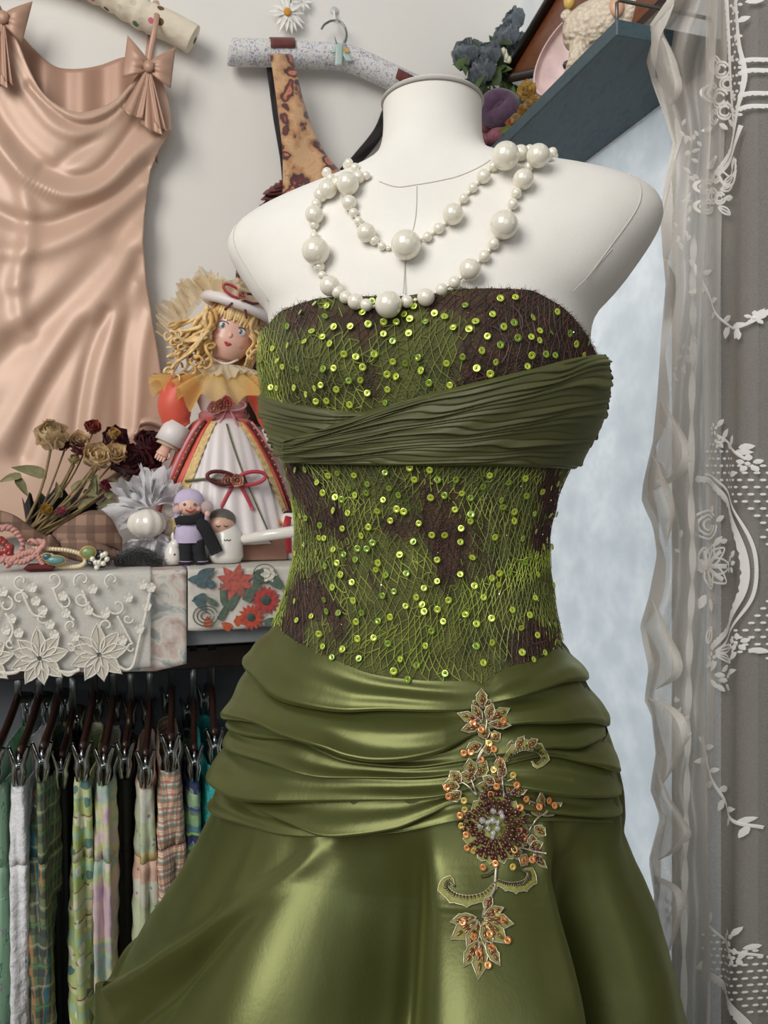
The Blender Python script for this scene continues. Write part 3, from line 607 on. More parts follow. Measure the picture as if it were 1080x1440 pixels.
def a_leaf(px, py, deg, L, Wd, dark=False):
    """a leaf of organza, corded in silver, with bronze beads along its middle"""
    ang = math.radians(deg); p, n, d = pxdir(px, py, ang, L); d = d - n * (d @ n) * 0.4; k = p[1] / F; Lm = L * k; wm = Wd * k
    d = unit(d); s = np.cross(d, n); o = p + n * 0.0022
    out = [(0, 0), (.16, .24), (.38, .48), (.55, .42), (.62, .50), (.82, .22), (1.0, 0.0), (.82, -.22), (.62, -.50), (.55, -.42), (.38, -.48), (.16, -.24)]
    pts = [(a * Lm, b * wm) for a, b in out]
    lf = part('leaf', fanpoly(pts, o, d, s, n, 0.0012), M_org, app, smooth=False)
    mb = MB().add(tube([o + d * a + s * b + n * 0.0005 for a, b in pts], 0.00058, 5, closed=True)); part('cord', mb.vf, M_silv, app)
    mb = MB()
    for t0, b in ((.12, 0), (.34, .1), (.34, -.1), (.58, 0)) if not dark else ((.1, .12), (.1, -.12), (.3, .2), (.3, -.2), (.5, 0)):
        a0 = o + d * (t0 * Lm) + s * (b * wm) + n * 0.0016; bead_between(mb, a0, a0 + d * (.2 * Lm) + s * (b * .5 * wm), 0.00105)
    part('bead', mb.vf, M_bbr if not dark else M_bmar, app)
def a_stem(pts, r=0.0007, mat=None):
    P = []
    for q in smooth_path([(x, y, 0) for x, y in pts], 5 * len(pts)): p, n = touch(q[0], q[1]); P.append(p + n * 0.0022)
    part('stem', tube(P, r, 6), mat or M_silv, app)
def a_scroll(pts, w0, w1, side):
    """acanthus scroll: curved organza band edged with a row of dark beads"""
    q = smooth_path([(x, y, 0) for x, y in pts], 26)[:, :2]; t = np.gradient(q, axis=0); t /= np.linalg.norm(t, axis=1, keepdims=True); nn = np.c_[-t[:, 1], t[:, 0]] * side
    I = []; O = []; Bp = []
    for i in range(26):
        w = np.interp(i, [0, 9, 18, 25], [w0 * .5, w0, w1, 1.0]) * (1 + 0.22 * (i % 4 == 1))
        p, n = touch(*q[i]); I.append(p + n * 0.0020); p2, n2 = touch(*(q[i] + nn[i] * w)); O.append(p2 + n2 * 0.0016); Bp.append((p + n * 0.0028, (p * .55 + p2 * .45) + n * 0.0030))
    part('scroll_leaf', grid(np.array([I, [(a + b) / 2 + n * 0.0016 for a, b in zip(I, O)], O])), M_org, app)
    part('cord', MB().add(tube(O, 0.00045, 5)).add(tube(I, 0.0005, 5)).vf, M_silv, app)
    mb = MB()
    for i in range(0, 26, 1): bead_between(mb, Bp[i][0], Bp[i][1], 0.0008, 5)
    part('bead', mb.vf, M_stem, app)
# top sprays
for a in ((677, 994, 95, 26, 17), (677, 996, 140, 17, 12), (678, 996, 45, 17, 12), (684, 1012, 70, 24, 15), (686, 1013, 30, 36, 16), (686, 1017, -5, 32, 12), (678, 1013, 125, 26, 14), (677, 1015, 160, 36, 15), (676, 1019, 195, 30, 13),
          (683, 1040, 105, 22, 18), (678, 1046, 200, 26, 16), (690, 1040, 35, 16, 16), (684, 1046, -80, 14, 14)): a_leaf(*a)
a_stem([(681, 992), (684, 1012), (682, 1030), (683, 1046), (676, 1056), (668, 1075)], 0.0009); a_stem([(684, 1044), (676, 1060), (670, 1070)], 0.0007)
for s_ in ((695, 1034, 1), (676, 1027, 0), (665, 1017, 0), (706, 1012, 0), (688, 1045, 1), (693, 1053, 0)): a_seq(*s_)
# left buds
a_stem([(670, 1118), (664, 1100), (656, 1080)], 0.0008); a_stem([(670, 1118), (655, 1103), (640, 1097)], 0.0008)
for a in ((668, 1095, 160, 22, 18), (664, 1092, 100, 26, 20), (670, 1092, 60, 26, 20), (648, 1102, 130, 22, 20), (646, 1106, 175, 24, 20), (648, 1112, 220, 22, 16), (690, 1106, 170, 22, 16, True)): a_leaf(*a)
for s_ in ((652, 1058, 0), (663, 1057, 0), (675, 1068, 0), (634, 1093, 1), (645, 1089, 0), (628, 1107, 0), (630, 1118, 0), (637, 1120, 0)): a_seq(*s_)
# spray right of the flower's top and big scroll
for a in ((706, 1110, 115, 32, 18), (700, 1094, 60, 20, 13), (696, 1102, 150, 20, 14), (712, 1114, 60, 24, 15), (716, 1116, 15, 28, 14, True), (704, 1086, 100, 22, 16)): a_leaf(*a)
a_stem([(708, 1122), (706, 1100), (703, 1076), (694, 1058)], 0.0008)
for s_ in ((703, 1069, 0), (695, 1084, 1), (720, 1088, 1), (725, 1103, 0), (698, 1104, 0)): a_seq(*s_)
a_scroll([(712, 1072), (722, 1060), (736, 1055), (752, 1057), (760, 1066), (753, 1074), (747, 1070)], 13, 9, -1)
for a in ((714, 1062, 75, 22, 12), (724, 1055, 60, 24, 12), (738, 1051, 35, 22, 11)): a_leaf(*a)
# flower: ragged organza disc, bugle beads raying out, crystals in the middle
FC = (693, 1160); fp = []; fpx = []
for k in range(44):
    a = 2 * math.pi * k / 44; rx = (43 + 3.5 * math.sin(k * 2.4) + 2 * math.sin(k * 5.1)); ry = rx * 1.12
    fpx.append((FC[0] + rx * math.cos(a) + 2, FC[1] - ry * math.sin(a) + 4)); p, n = touch(*fpx[-1]); fp.append(p + n * 0.0022)
cc, cn = touch(*FC)
half = [(p + cc) / 2 + cn * 0.0035 for p in fp]
V = [cc + cn * 0.006] + half + fp
f = [(0, 1 + i, 1 + (i + 1) % 44) for i in range(44)] + [(1 + i, 45 + i, 45 + (i + 1) % 44, 1 + (i + 1) % 44) for i in range(44)]
part('flower_base', (V, f), M_org, app)
part('cord', tube(fp, 0.0005, 5, closed=True), M_silv, app)
me_b = flat_mesh('bugle_bead', *tube([V3(0, 0, -1), V3(0, 0, -.9), V3(0, 0, .9), V3(0, 0, 1)], [.16, .27, .27, .16], 6), M_bmar)
for ring_, (r0_, nb) in enumerate(((15, 18), (22, 26), (29, 32), (36, 36))):
    for k in range(nb):
        a = 2 * math.pi * (k + 0.5 * (ring_ % 2)) / nb + rng.normal() * 0.03; rr = r0_ + rng.normal() * 0.9
        if ring_ == 3 and (math.sin(a) > 0.55 or (math.cos(a) < -.5 and math.sin(a) < 0)) and rng.random() < .5: continue
        A_, nA = touch(FC[0] + rr * math.cos(a), FC[1] - rr * 1.12 * math.sin(a)); B_, nB = touch(FC[0] + (rr + 6.5) * math.cos(a), FC[1] - (rr + 6.5) * 1.12 * math.sin(a))
        lift = np.interp(rr, [14, 40], [0.0075, 0.0042]); m_ = (A_ + B_) / 2 + nA * lift; d = B_ - A_
        inst('bugle_bead', me_b, m_, app, Vector(d).to_track_quat('Z', 'Y').to_euler(), (0.0052, 0.0052, max(0.0020, np.linalg.norm(d) * .5)))
me_c = flat_mesh('crystal', *ball((0, 0, 0), 1, 10, 7), M_cry)
for (x, y, r) in ((691, 1137, 4.6), (701, 1140, 4.2), (703, 1146, 4.2), (690, 1150, 5.0), (676, 1150, 4.8), (674, 1157, 5), (685, 1161, 4.2), (698, 1161, 4.6), (692, 1168, 4.2), (683, 1153, 3.6), (697, 1153, 3.6), (691, 1174, 3.2)):
    p, n = touch(x, y); inst('crystal', me_c, p + n * 0.0085, app, None, r * p[1] / F)
for k, (x, y) in enumerate(((651, 1124), (690, 1114), (648, 1145), (648, 1158), (655, 1172), (655, 1190), (664, 1192), (727, 1165), (732, 1176), (721, 1194), (679, 1216), (698, 1213), (718, 1216), (730, 1135), (736, 1122), (652, 1135))): a_seq(x, y, (k % 3 == 0) * 1, 4.8, 0.005)
# right sprays
a_stem([(741, 1170), (752, 1152), (768, 1140)], 0.0008); a_stem([(728, 1190), (745, 1195), (766, 1199)], 0.0008)
for a in ((758, 1146, 80, 36, 15), (762, 1146, 35, 34, 15), (756, 1148, 120, 26, 14), (748, 1158, 140, 22, 16), (750, 1160, -40, 20, 16), (744, 1168, 190, 20, 16), (746, 1172, -80, 18, 14), (738, 1188, 120, 20, 16), (742, 1192, 20, 22, 14, True), (750, 1196, 10, 28, 10, True), (748, 1200, -45, 26, 10, True), (738, 1200, -110, 18, 16), (732, 1196, 210, 18, 14)): a_leaf(*a)
for s_ in ((734, 1209, 0), (746, 1209, 0), (768, 1125, 0), (776, 1133, 0), (756, 1135, 0)): a_seq(*s_)
# lower scrolls and bottom spray
a_stem([(697, 1218), (696, 1232), (694, 1250), (685, 1268), (678, 1290)], 0.0013); a_stem([(697, 1222), (686, 1230), (676, 1232)], 0.0010, M_stem)
a_scroll([(694, 1240), (680, 1254), (660, 1259), (642, 1256), (631, 1247), (632, 1240), (639, 1246)], 14, 13, -1)
a_scroll([(699, 1236), (712, 1240), (726, 1240), (736, 1236), (740, 1228), (733, 1223)], 14, 15, 1)
a_leaf(690, 1258, 250, 24, 14)
for a in ((678, 1290, 25, 34, 14), (680, 1292, -10, 42, 20), (680, 1294, -45, 42, 22), (678, 1296, -75, 38, 18), (674, 1296, -115, 40, 18), (672, 1294, -145, 46, 22), (670, 1290, 190, 38, 16), (677, 1322, -95, 48, 22), (673, 1322, -120, 40, 18), (682, 1322, -60, 36, 16)): a_leaf(*a, ) if a[2] != -95 else a_leaf(*a[:5])
for k, s_ in enumerate(((698, 1284, 1), (682, 1299, 1), (651, 1297, 0), (664, 1317, 0), (688, 1314, 0), (713, 1324, 0), (706, 1295, 0), (690, 1334, 0), (686, 1357, 0), (672, 1340, 0))): a_seq(*s_)
# ================================================================ pearl necklace
def pearl_mat():
    t = NT('pearl'); t.bs(Base_Color=lin(238, 232, 214), Roughness=0.16, Metallic=0.12, Coat_Weight=0.6, Coat_Roughness=0.06, Sheen_Weight=0.3)
    t.b.inputs['Specular IOR Level'].default_value = 0.7; t.bs(Subsurface_Weight=0.0); return t.m
M_pearl = pearl_mat(); M_cordw = simple('necklace_thread', lin(226, 220, 204), 0.6)
IN_ = [(515, 247, 6), (504, 249, 9), (489, 258, 16), (487, 271, 6), (491, 285, 10.5), (497, 299, 6.5), (504, 311, 6.5), (515, 327, 13.5), (526, 338, 7), (537, 346, 6), (546, 349, 3.5), (571, 344, 21), (590, 337, 3), (601, 333, 7), (609, 327, 3), (617, 321, 8), (626, 314, 3), (637, 301, 15), (646, 287, 3), (652, 279, 7), (659, 271, 3), (665, 264, 7), (672, 257, 3), (680, 248, 10), (687, 240, 3), (694, 234, 7), (711, 219, 19), (732, 215, 11)]
OUT_ = [(475, 257, 9), (461, 266, 13), (451, 274, 10), (445, 287, 7), (442, 302, 13), (442, 316, 7), (442, 325, 3), (442, 332, 6.5), (444, 353, 19.5), (449, 375, 8), (453, 387, 6), (464, 402, 14.5), (475, 411, 9), (486, 418, 9), (500, 424, 11.5), (515, 429, 9), (525, 431, 3), (546, 428, 19), (572, 424, 9), (584, 422, 3), (599, 418, 12.5), (613, 411, 3), (621, 407, 9), (630, 402, 3), (639, 397, 9), (648, 391, 3), (661, 379, 15.5), (673, 367, 3), (681, 360, 8.5), (688, 352, 3), (694, 343, 8.5), (700, 334, 4), (709, 316, 20), (717, 297, 3), (721, 287, 8), (724, 279, 3), (726, 272, 8), (731, 263, 3), (736, 252, 14.5), (743, 235, 7), (749, 229, 8), (757, 219, 16)]
BVM = bvh_of([(lambda P: grid(P, True, False))(SO(PHg, ZGg, np.zeros(PHg.shape))), grid(Pb, True, False)])
def pearl_pos(px, py, r):
    o = Vector((0, 0, CH)); d = (Vector(W(px, py, 1.0)) - o).normalized(); h = BVM.ray_cast(o, d)
    if h[0] is None:
        ph, z = surf(px, py + 8); dep = S0(ph, z)[1]; rr = r * dep / F; return W(px, py, dep + 0.2 * rr), rr
    p = np.array(h[0]); n = np.array(h[1]); n = n if n @ np.array(d) < 0 else -n
    rr = r * (p[1] - .01) / F; cosv = max(0.3, -(n @ np.array(d))); return p - np.array(d) * (rr / cosv + 0.0006), rr
neck = None; pe_me = flat_mesh('pearl', *ball((0, 0, 0), 1, 28, 18), M_pearl)
cN = W(600, 330, 0.70); neck = thing('pearl_necklace', W(571, 430, 0.62), 'ivory pearl necklace looped twice round the dress form neck', 'necklace')
strands = []
for L_ in (IN_, OUT_):
    pts = []
    for (x, y, r) in L_:
        p, rr = pearl_pos(x, y, r); pts.append(p); inst('pearl', pe_me, p, neck, None, rr)
    strands.append(pts)
# the strands pass over the shoulders and round the back of the neck
def back_run(A, B, rad, n, r0):
    c = V3(OO[0], OO[1], 0); out = []
    aA = math.atan2((A - c) @ FX, (A - c) @ MX); aB = math.atan2((B - c) @ FX, (B - c) @ MX)
    rA = np.linalg.norm((A - c)[:2]); rB = np.linalg.norm((B - c)[:2])
    if aA < 0: aA += 2 * math.pi
    if aB < math.pi: aB += 2 * math.pi
    for i in range(1, n):
        t_ = i / n; a = aA + (aB - aA) * t_; rr = (rA * (1 - t_) + rB * t_) * (1 - math.sin(math.pi * t_)) + rad * math.sin(math.pi * t_)
        p = c + MX * rr * math.cos(a) + FX * rr * math.sin(a); h = BVM.ray_cast(Vector((p[0], p[1], CH + 0.5)), Vector((0, 0, -1)))
        z = (h[0].z if h[0] is not None else A[2]); r_ = r0; p[2] = min(z, CH + 0.335) + r_; out.append((p, r_))
    return out
for (A, B, rad, n, r0) in ((strands[0][0], strands[0][-1], 0.074, 22, 0.0042), (strands[1][0], strands[1][-1], 0.096, 28, 0.0044)):
    run = back_run(A, B, rad, n, r0); pts = []
    for p, r_ in run: inst('pearl', pe_me, p, neck, None, r_); pts.append(p)
    full = pts
    part('string', tube([A] + full + [B], 0.0006, 5), M_cordw, neck)
for pts in strands: part('string', tube(pts, 0.0007, 5), M_cordw, neck)
# ================================================================ lace curtain in front of the window
CO = 0.075                                             # mean distance from the right wall
def cur_n(u, z):
    """distance of the main curtain from the wall at room depth u"""
    return CO + 0.010 * np.sin((0.80 - u) * 46 + 0.6) * np.clip((0.80 - u) / 0.06, 0, 1) + 0.003 * np.sin(u * 120 + z * 2)
def C_at(u, z, out=0.0):
    n = CR - cur_n(u, z) - out; return n[..., None] * N3 + u[..., None] * D3 + (CH + z)[..., None] * Z3 if isinstance(u, np.ndarray) else N3 * n + D3 * u + Z3 * (CH + z)
def c_uv(px, py):
    p = onR(px, py, CO); return float(p[:2] @ DD), float(p[2] - CH)
def CP(px, py, out=0.0015): u, z = c_uv(px, py); return C_at(u, z, out + 0.006)
M_sheer = sheer('curtain_mesh', lin(222, 216, 208), 0.34, (900, 900, 900), 0.10, 0.35)
M_sheer2 = sheer('curtain_mesh_doubled', lin(238, 232, 224), 0.50, (500, 500, 60), 0.12, 0.35)
M_lace = sheer('curtain_lace_thread', lin(250, 248, 244), 0.95, (1500, 1500, 1500), 0.1, 0.25)
M_laces = sheer('curtain_lace_halfsheer', lin(244, 240, 233), 0.55, (1500, 1500, 1500), 0.15, 0.3)  # half-open lace, less opaque than the thread
M_tape = sheer('curtain_edge_tape', lin(240, 236, 229), 0.86, (600, 600, 600), 0.08, 0.3)
curt = thing('lace_curtain', RM(CR - CO, 0.55, -1.2), 'white machine lace curtain with floral medallions hanging before the window', 'curtain')
u0 = c_uv(984, 700)[0]
us = np.linspace(0.15, u0, 90); zs = np.linspace(-1.2, 0.80, 60); U, Zc = np.meshgrid(us, zs, indexing='ij')
part('mesh_panel', grid(C_at(U, Zc)), M_sheer, curt)
# turned-back leading edge: a second layer over the first hand's width
ue = np.array([c_uv(np.interp(z, [-0.5, -0.2, 0.1, 0.5, .8], [990, 1000, 1014, 1028, 1034]), 700)[0] for z in zs])
P = []
for k, z in enumerate(zs):
    uu_ = np.linspace(u0, ue[k], 14); P.append(C_at(uu_, np.full(14, z), 0.004 + 0.002 * math.sin(z * 9)))
part('turned_edge', grid(np.array(P)), M_sheer2, curt)
# motifs
def flatpts(L): return np.array([CP(*p) for p in L])
NV = -N3
def strip(L, w, mat, name, n=40, out=0.002, scal=0):
    q = smooth_path([(x, y, 0) for x, y in L], n)[:, :2]; t_ = np.gradient(q, axis=0); t_ /= np.linalg.norm(t_, axis=1, keepdims=True) + 1e-9; nn = np.c_[-t_[:, 1], t_[:, 0]]
    I = []; O = []
    for i in range(n):
        ww = w * (1 + (0.35 * abs(math.sin(i * scal)) if scal else 0)); I.append(CP(*(q[i] - nn[i] * w / 2), out)); O.append(CP(*(q[i] + nn[i] * (ww - w / 2)), out))
    return grid(np.array([I, [(a + b) / 2 + NV * 0.0006 for a, b in zip(I, O)], O]))
def blob(px, py, rx, ry, deg=0.0, n=10, out=0.002, lobes=0, la=0.25):
    a0 = math.radians(deg); L = []
    for k in range(n):
        a = 2 * math.pi * k / n; r = 1 + (la * math.cos(lobes * a) if lobes else 0); x, y = rx * r * math.cos(a), ry * r * math.sin(a)
        L.append(CP(px + x * math.cos(a0) - y * math.sin(a0), py + x * math.sin(a0) + y * math.cos(a0), out))
    c = CP(px, py, out + 0.0006); return [c] + L, [(0, 1 + i, 1 + (i + 1) % n) for i in range(n)]
def leafb(mb, px, py, deg, L, w, out=0.002):
    a = math.radians(deg); d = np.array([math.cos(a), -math.sin(a)]); s = np.array([-d[1], d[0]]); pts = []
    for t_, q in ((0, 0), (.2, .35), (.5, .5), (.8, .3), (1, 0), (.8, -.3), (.5, -.5), (.2, -.35)): p = np.array([px, py]) + d * L * t_ + s * w * q; pts.append(CP(p[0], p[1], out))
    c = np.array([px, py]) + d * L * .5
    if L > 24 and w > 8:      # large petals are worked in outline with a stitched middle
        mb.add(strip([tuple(np.array([px, py]) + d * L * t_ + s * w * q) for t_, q in ((.02, .05), (.2, .33), (.5, .48), (.8, .28), (1, 0), (.8, -.28), (.5, -.48), (.2, -.33), (.02, -.05))], 3.0, None, '', 22, out)); mb.add(strip([tuple(np.array([px, py]) + d * L * t_) for t_ in (.1, .5, .85)], w * .28, None, '', 8, out))
    else: mb.add(([CP(c[0], c[1], out + .0006)] + pts, [(0, 1 + i, 1 + (i + 1) % 8) for i in range(8)]))
def flowerb(mb, px, py, r, n=5, rot=20):
    for k in range(n): a = math.radians(rot + 360 / n * k); leafb(mb, px + .3 * r * math.cos(a), py - .3 * r * math.sin(a), rot + 360 / n * k, r * .85, r * .62)
    mb.add(blob(px, py, r * .22, r * .22, out=0.0035))
def lobj(mb, name, mat=None): return part(name, mb.vf, mat or M_lace, curt)
def branch(L, leaves, w=4, name='leaf_spray'):
    mb = MB().add(strip(L, w, None, '', 30)); q = smooth_path([(x, y, 0) for x, y in L], len(leaves) + 2)[1:-1]
    for (dg, ln, wd), p in zip(leaves, q): leafb(mb, p[0], p[1], dg, ln, wd)
    lobj(mb, name)
# medallion: ring band, net dots outside, bouquet inside
arc = [(978, 672), (1000, 678), (1030, 702), (1055, 738), (1068, 785), (1066, 832), (1046, 872), (1020, 897), (1002, 912)]
lobj(MB().add(strip(arc, 7, None, '', 70, 0.002, 1.9)), 'medallion_ring'); arc2 = [(x + 9, y - 5) if y < 790 else (x + 9, y + 5) for x, y in arc]; lobj(MB().add(strip(arc2, 3.5, None, '', 70)), 'medallion_ring')
aq = smooth_path([(x, y, 0) for x, y in arc], 80)
def dots(region, inside, step=(10.5, 10), r=(3.3, 2.0), name='net_dots', mat=None):
    mb = MB(); x0, y0, x1, y1 = region; j = 0; y = y0
    while y < y1:
        x = x0 + (step[0] / 2 if j % 2 else 0)
        while x < x1:
            if inside(x, y): mb.add(blob(x, y, r[0], r[1], n=6, out=0.0015))
            x += step[0]
        y += step[1]; j += 1
    if mb.n: o = lobj(mb, name, mat); o['kind'] = 'stuff'
def outside_ring(x, y):
    k = np.abs(aq[:, 1] - y).argmin(); return (x > aq[k, 0] + 22) or y < 660 and x > 985
dots((984, 625, 1100, 930), lambda x, y: outside_ring(x, y) and y > np.interp(x, [984, 1010, 1050, 1100], [612, 618, 645, 650]) and y < np.interp(x, [984, 1020, 1100], [925, 905, 930]))
mb = MB(); flowerb(mb, 1006, 604, 9, 5); leafb(mb, 1014, 600, 40, 16, 8); leafb(mb, 1012, 622, -20, 14, 9); flowerb(mb, 1018, 622, 9); lobj(mb, 'flower_spray')
branch([(1014, 612), (1030, 620), (1048, 630), (1070, 646)], [(50, 18, 9), (-40, 16, 9), (60, 18, 10), (0, 20, 9)]); mb = MB(); flowerb(mb, 1072, 652, 12); leafb(mb, 1062, 630, 10, 16, 10); leafb(mb, 1060, 665, -170, 18, 9); lobj(mb, 'flower_spray')
mb = MB()
for r_ in (20, 14, 8): mb.add(strip([(993 + r_ * math.cos(a), 738 + r_ * math.sin(a)) for a in np.linspace(0, 5.6, 12)], 3, None, '', 30))
leafb(mb, 1012, 733, 30, 16, 8); leafb(mb, 1002, 722, 80, 12, 8); lobj(mb, 'rose_motif')
mb = MB()
for dg, ln, wd in ((60, 34, 20), (35, 44, 20), (0, 50, 24), (-30, 46, 24), (-70, 34, 20), (100, 26, 18), (180, 14, 20)): leafb(mb, 990, 796, dg, ln, wd)
mb.add(blob(990, 796, 6, 6, out=.004)); flowerb(mb, 1045, 794, 12); leafb(mb, 1048, 784, 50, 14, 8); leafb(mb, 1006, 768, 40, 22, 9); leafb(mb, 1018, 762, 10, 16, 8); leafb(mb, 996, 840, -70, 22, 12); leafb(mb, 988, 836, -110, 22, 12); lobj(mb, 'lily_motif')
mb = MB(); flowerb(mb, 1060, 902, 12); leafb(mb, 1010, 916, 12, 42, 10); leafb(mb, 1010, 920, -14, 40, 9); leafb(mb, 992, 906, 70, 26, 14); leafb(mb, 1060, 915, -140, 18, 8); flowerb(mb, 1002, 926, 9); leafb(mb, 1070, 912, -10, 22, 9); lobj(mb, 'flower_spray')
mb = MB()
for k, (x, y, dg) in enumerate(((988, 938, 20), (1000, 944, 50), (1008, 948, -5), (1020, 944, 30), (1000, 955, -40), (1015, 956, 0), (1030, 952, 20), (1010, 962, -30), (1028, 962, -20), (1040, 945, 15))): leafb(mb, x, y, dg, 20, 8)
lobj(mb, 'fern_spray')
# upper part
for L in ([(1056, 0), (1062, 60), (1070, 110), (1060, 160), (1052, 190), (1040, 215), (1020, 238), (998, 252)], [(1066, 180), (1056, 205), (1040, 228), (1020, 246)], [(1034, 0), (1038, 60), (1042, 120), (1052, 185)]): lobj(MB().add(strip(L, 5, None, '', 50, scal=1.3)), 'swag_band')
dots((1036, 0, 1066, 175), lambda x, y: x > 1036 + y * .08, (11, 11), (4, 2.4))
mb = MB()
for (x, y, r) in ((1008, 92, 15), (1024, 100, 14), (1000, 130, 16), (1020, 140, 16), (1034, 120, 12), (1006, 165, 13), (1030, 158, 14)):
    for q in (r, r * .62): mb.add(strip([(x + q * math.cos(a), y + q * .8 * math.sin(a)) for a in np.linspace(0.3, 5.9, 10)], 3.5, None, '', 24))
for (x, y, dg) in ((1036, 90, 30), (1040, 140, 10), (1040, 155, -20), (1036, 170, -40), (1000, 178, 200), (1020, 175, -30)): leafb(mb, x, y, dg, 18, 8)
lobj(mb, 'rose_motif')
mb = MB()
for (x, y, r) in ((990, 262, 12), (1004, 276, 13), (990, 290, 12), (1012, 250, 10), (1020, 280, 10)):
    for q in (r, r * .55): mb.add(strip([(x + q * math.cos(a), y + q * .8 * math.sin(a)) for a in np.linspace(0, 5.8, 9)], 3.5, None, '', 22))
for (x, y, dg, l) in ((988, 236, 30, 30), (1022, 268, 10, 26), (1026, 280, 0, 24), (1018, 292, -25, 26), (1026, 260, 25, 26), (1044, 240, 60, 20), (1048, 250, 20, 12)): leafb(mb, x, y, dg, l, 9)
mb.add(strip([(1018, 245), (1030, 262), (1050, 260), (1056, 246), (1056, 226)], 4, None, '', 24, scal=1.5)); mb.add(strip([(1026, 243), (1040, 250), (1050, 236)], 3, None, '', 20)); lobj(mb, 'flower_spray')
for y in (85, 100, 132, 150): lobj(MB().add(strip([(1062, y + 8), (1075, y + 2), (1092, y)], 5, None, '', 16, scal=1.2)), 'swag_band')
mb = MB()
for (x, y, dg) in ((1050, 10, 40), (1060, 22, 150), (1060, 36, 30), (1070, 8, 20), (1062, 48, -120)): leafb(mb, x, y, dg, 18, 8)
lobj(mb, 'leaf_spray')
branch([(975, 365), (985, 400), (1002, 430), (1025, 452), (1048, 462), (1066, 460), (1090, 440)], [(20, 20, 8), (200, 16, 8), (15, 18, 9), (210, 16, 9), (20, 20, 9), (240, 18, 9), (20, 20, 9), (250, 18, 9), (50, 24, 9)])
for a in ((1032, 460, -100, 18, 10), (1060, 464, -80, 16, 9)): mb = MB(); leafb(mb, *a); lobj(mb, 'leaf')
mb = MB(); leafb(mb, 1074, 455, 60, 24, 8); flowerb(mb, 1078, 448, 9); lobj(mb, 'flower_spray')
branch([(982, 1036), (990, 1066), (1002, 1094), (1018, 1116), (1040, 1140), (1060, 1154), (1085, 1162)], [(10, 22, 9), (190, 16, 9), (10, 20, 8), (215, 18, 10), (8, 24, 10), (240, 20, 11), (5, 22, 9), (230, 18, 10), (15, 22, 9), (240, 20, 10)], 5)
dots((986, 1296, 1100, 1420), lambda x, y: y > np.interp(x, [986, 1020, 1100], [1300, 1318, 1340]) and y < np.interp(x, [986, 1020, 1060, 1100], [1358, 1378, 1412, 1450]), (10, 9.5), (3.6, 2.0))
lobj(MB().add(strip([(980, 1356), (1000, 1370), (1025, 1386), (1050, 1410), (1070, 1440), (1080, 1470)], 9, None, '', 50, scal=1.9)), 'medallion_ring')
mb = MB(); flowerb(mb, 1041, 1316, 12); flowerb(mb, 1056, 1342, 12); leafb(mb, 996, 1300, 70, 20, 9); leafb(mb, 1050, 1312, 40, 20, 9); leafb(mb, 1064, 1330, 10, 20, 9); mb.add(strip([(996, 1300), (1020, 1318), (1050, 1332), (1085, 1342)], 4, None, '', 24)); lobj(mb, 'flower_spray')
# loosely gathered, ruffled side of the curtain
ruf = thing('ruffled_curtain', RM(CR - 0.09, 0.80, -1.2), 'narrow gathered sheer curtain with a ruffled white taped edge beside the wallpaper', 'curtain')
EDG = [(-30, 950), (0, 940), (40, 912), (80, 909), (120, 920), (160, 935), (200, 948), (250, 938), (300, 930), (360, 934), (400, 938), (470, 932), (560, 926), (620, 920), (680, 906), (705, 904), (740, 920), (780, 926), (840, 914), (880, 902), (905, 906), (940, 914), (985, 908), (1005, 918), (1060, 924), (1110, 916), (1150, 930), (1210, 914), (1260, 922), (1320, 914), (1400, 924), (1480, 930)]
ey = np.array([e[0] for e in EDG], float); ex_ = np.array([e[1] for e in EDG], float)
nr = 150; nc = 34; P = np.zeros((nr, nc, 3)); tapeA = []; tapeB = []
for i in range(nr):
    py = -40 + 1560 * i / (nr - 1); xl = np.interp(py, ey, ex_); xr = np.interp(py, [0, 400, 800, 1440], [1010, 988, 988, 1000])
    for j in range(nc):
        t_ = j / (nc - 1); px = xl + (xr - xl) * t_; off = 0.078 + 0.022 * math.sin(t_ * 13 + py * 0.006 + 0.9 * math.sin(py * .013)) * (0.35 + t_ * 0.65) + 0.02 * math.sin(py * 0.021 + 1.3) * (1 - t_) ** 2 + 0.006 * math.sin(py * .05 + t_ * 9)
        P[i, j] = onR(px, py, off)
part('gathered_panel', grid(P), M_sheer2, ruf)
# taped hem spirals along the loose edge
tp = []
for i in range(nr):
    py = -40 + 1560 * i / (nr - 1); xl = np.interp(py, ey, ex_); tw = math.sin(py * 0.0245 + 0.4) ; w_ = 17 * (0.35 + 0.65 * abs(tw)); row = []
    for j in range(5):
        t_ = j / 4; row.append(onR(xl - 2 + w_ * t_, py + 14 * tw * t_, 0.082 + 0.02 * math.sin(py * 0.021 + 1.3) + 0.016 * tw * t_))
    tp.append(row)
part('edge_tape', grid(np.array(tp)), M_tape, ruf)
def fold_loop(y0, w, sgn):
    """a fold of the ruffle that turns over itself"""
    P = []
    for i in range(22):
        t_ = i / 21; py = y0 + 130 * t_; xl = np.interp(py, ey, ex_); a = math.sin(math.pi * t_); row = []
        for j in range(8): q = j / 7; row.append(onR(xl + 2 + w * a * q + 10 * t_, py + sgn * 22 * q * a, 0.105 + 0.015 * math.sin(q * 3.1) * a))
        P.append(row)
    part('ruffle_fold', grid(np.array(P)), M_sheer2, ruf); part('edge_tape', grid(np.array(P)[:, 5:]+ NV * 0.001), M_tape, ruf)
for y0, w, sg in ((20, 40, 1), (560, 48, 1), (640, 30, -1), (840, 46, 1), (980, 40, -1), (1080, 36, 1), (1230, 40, -1)): fold_loop(y0, w, sg)
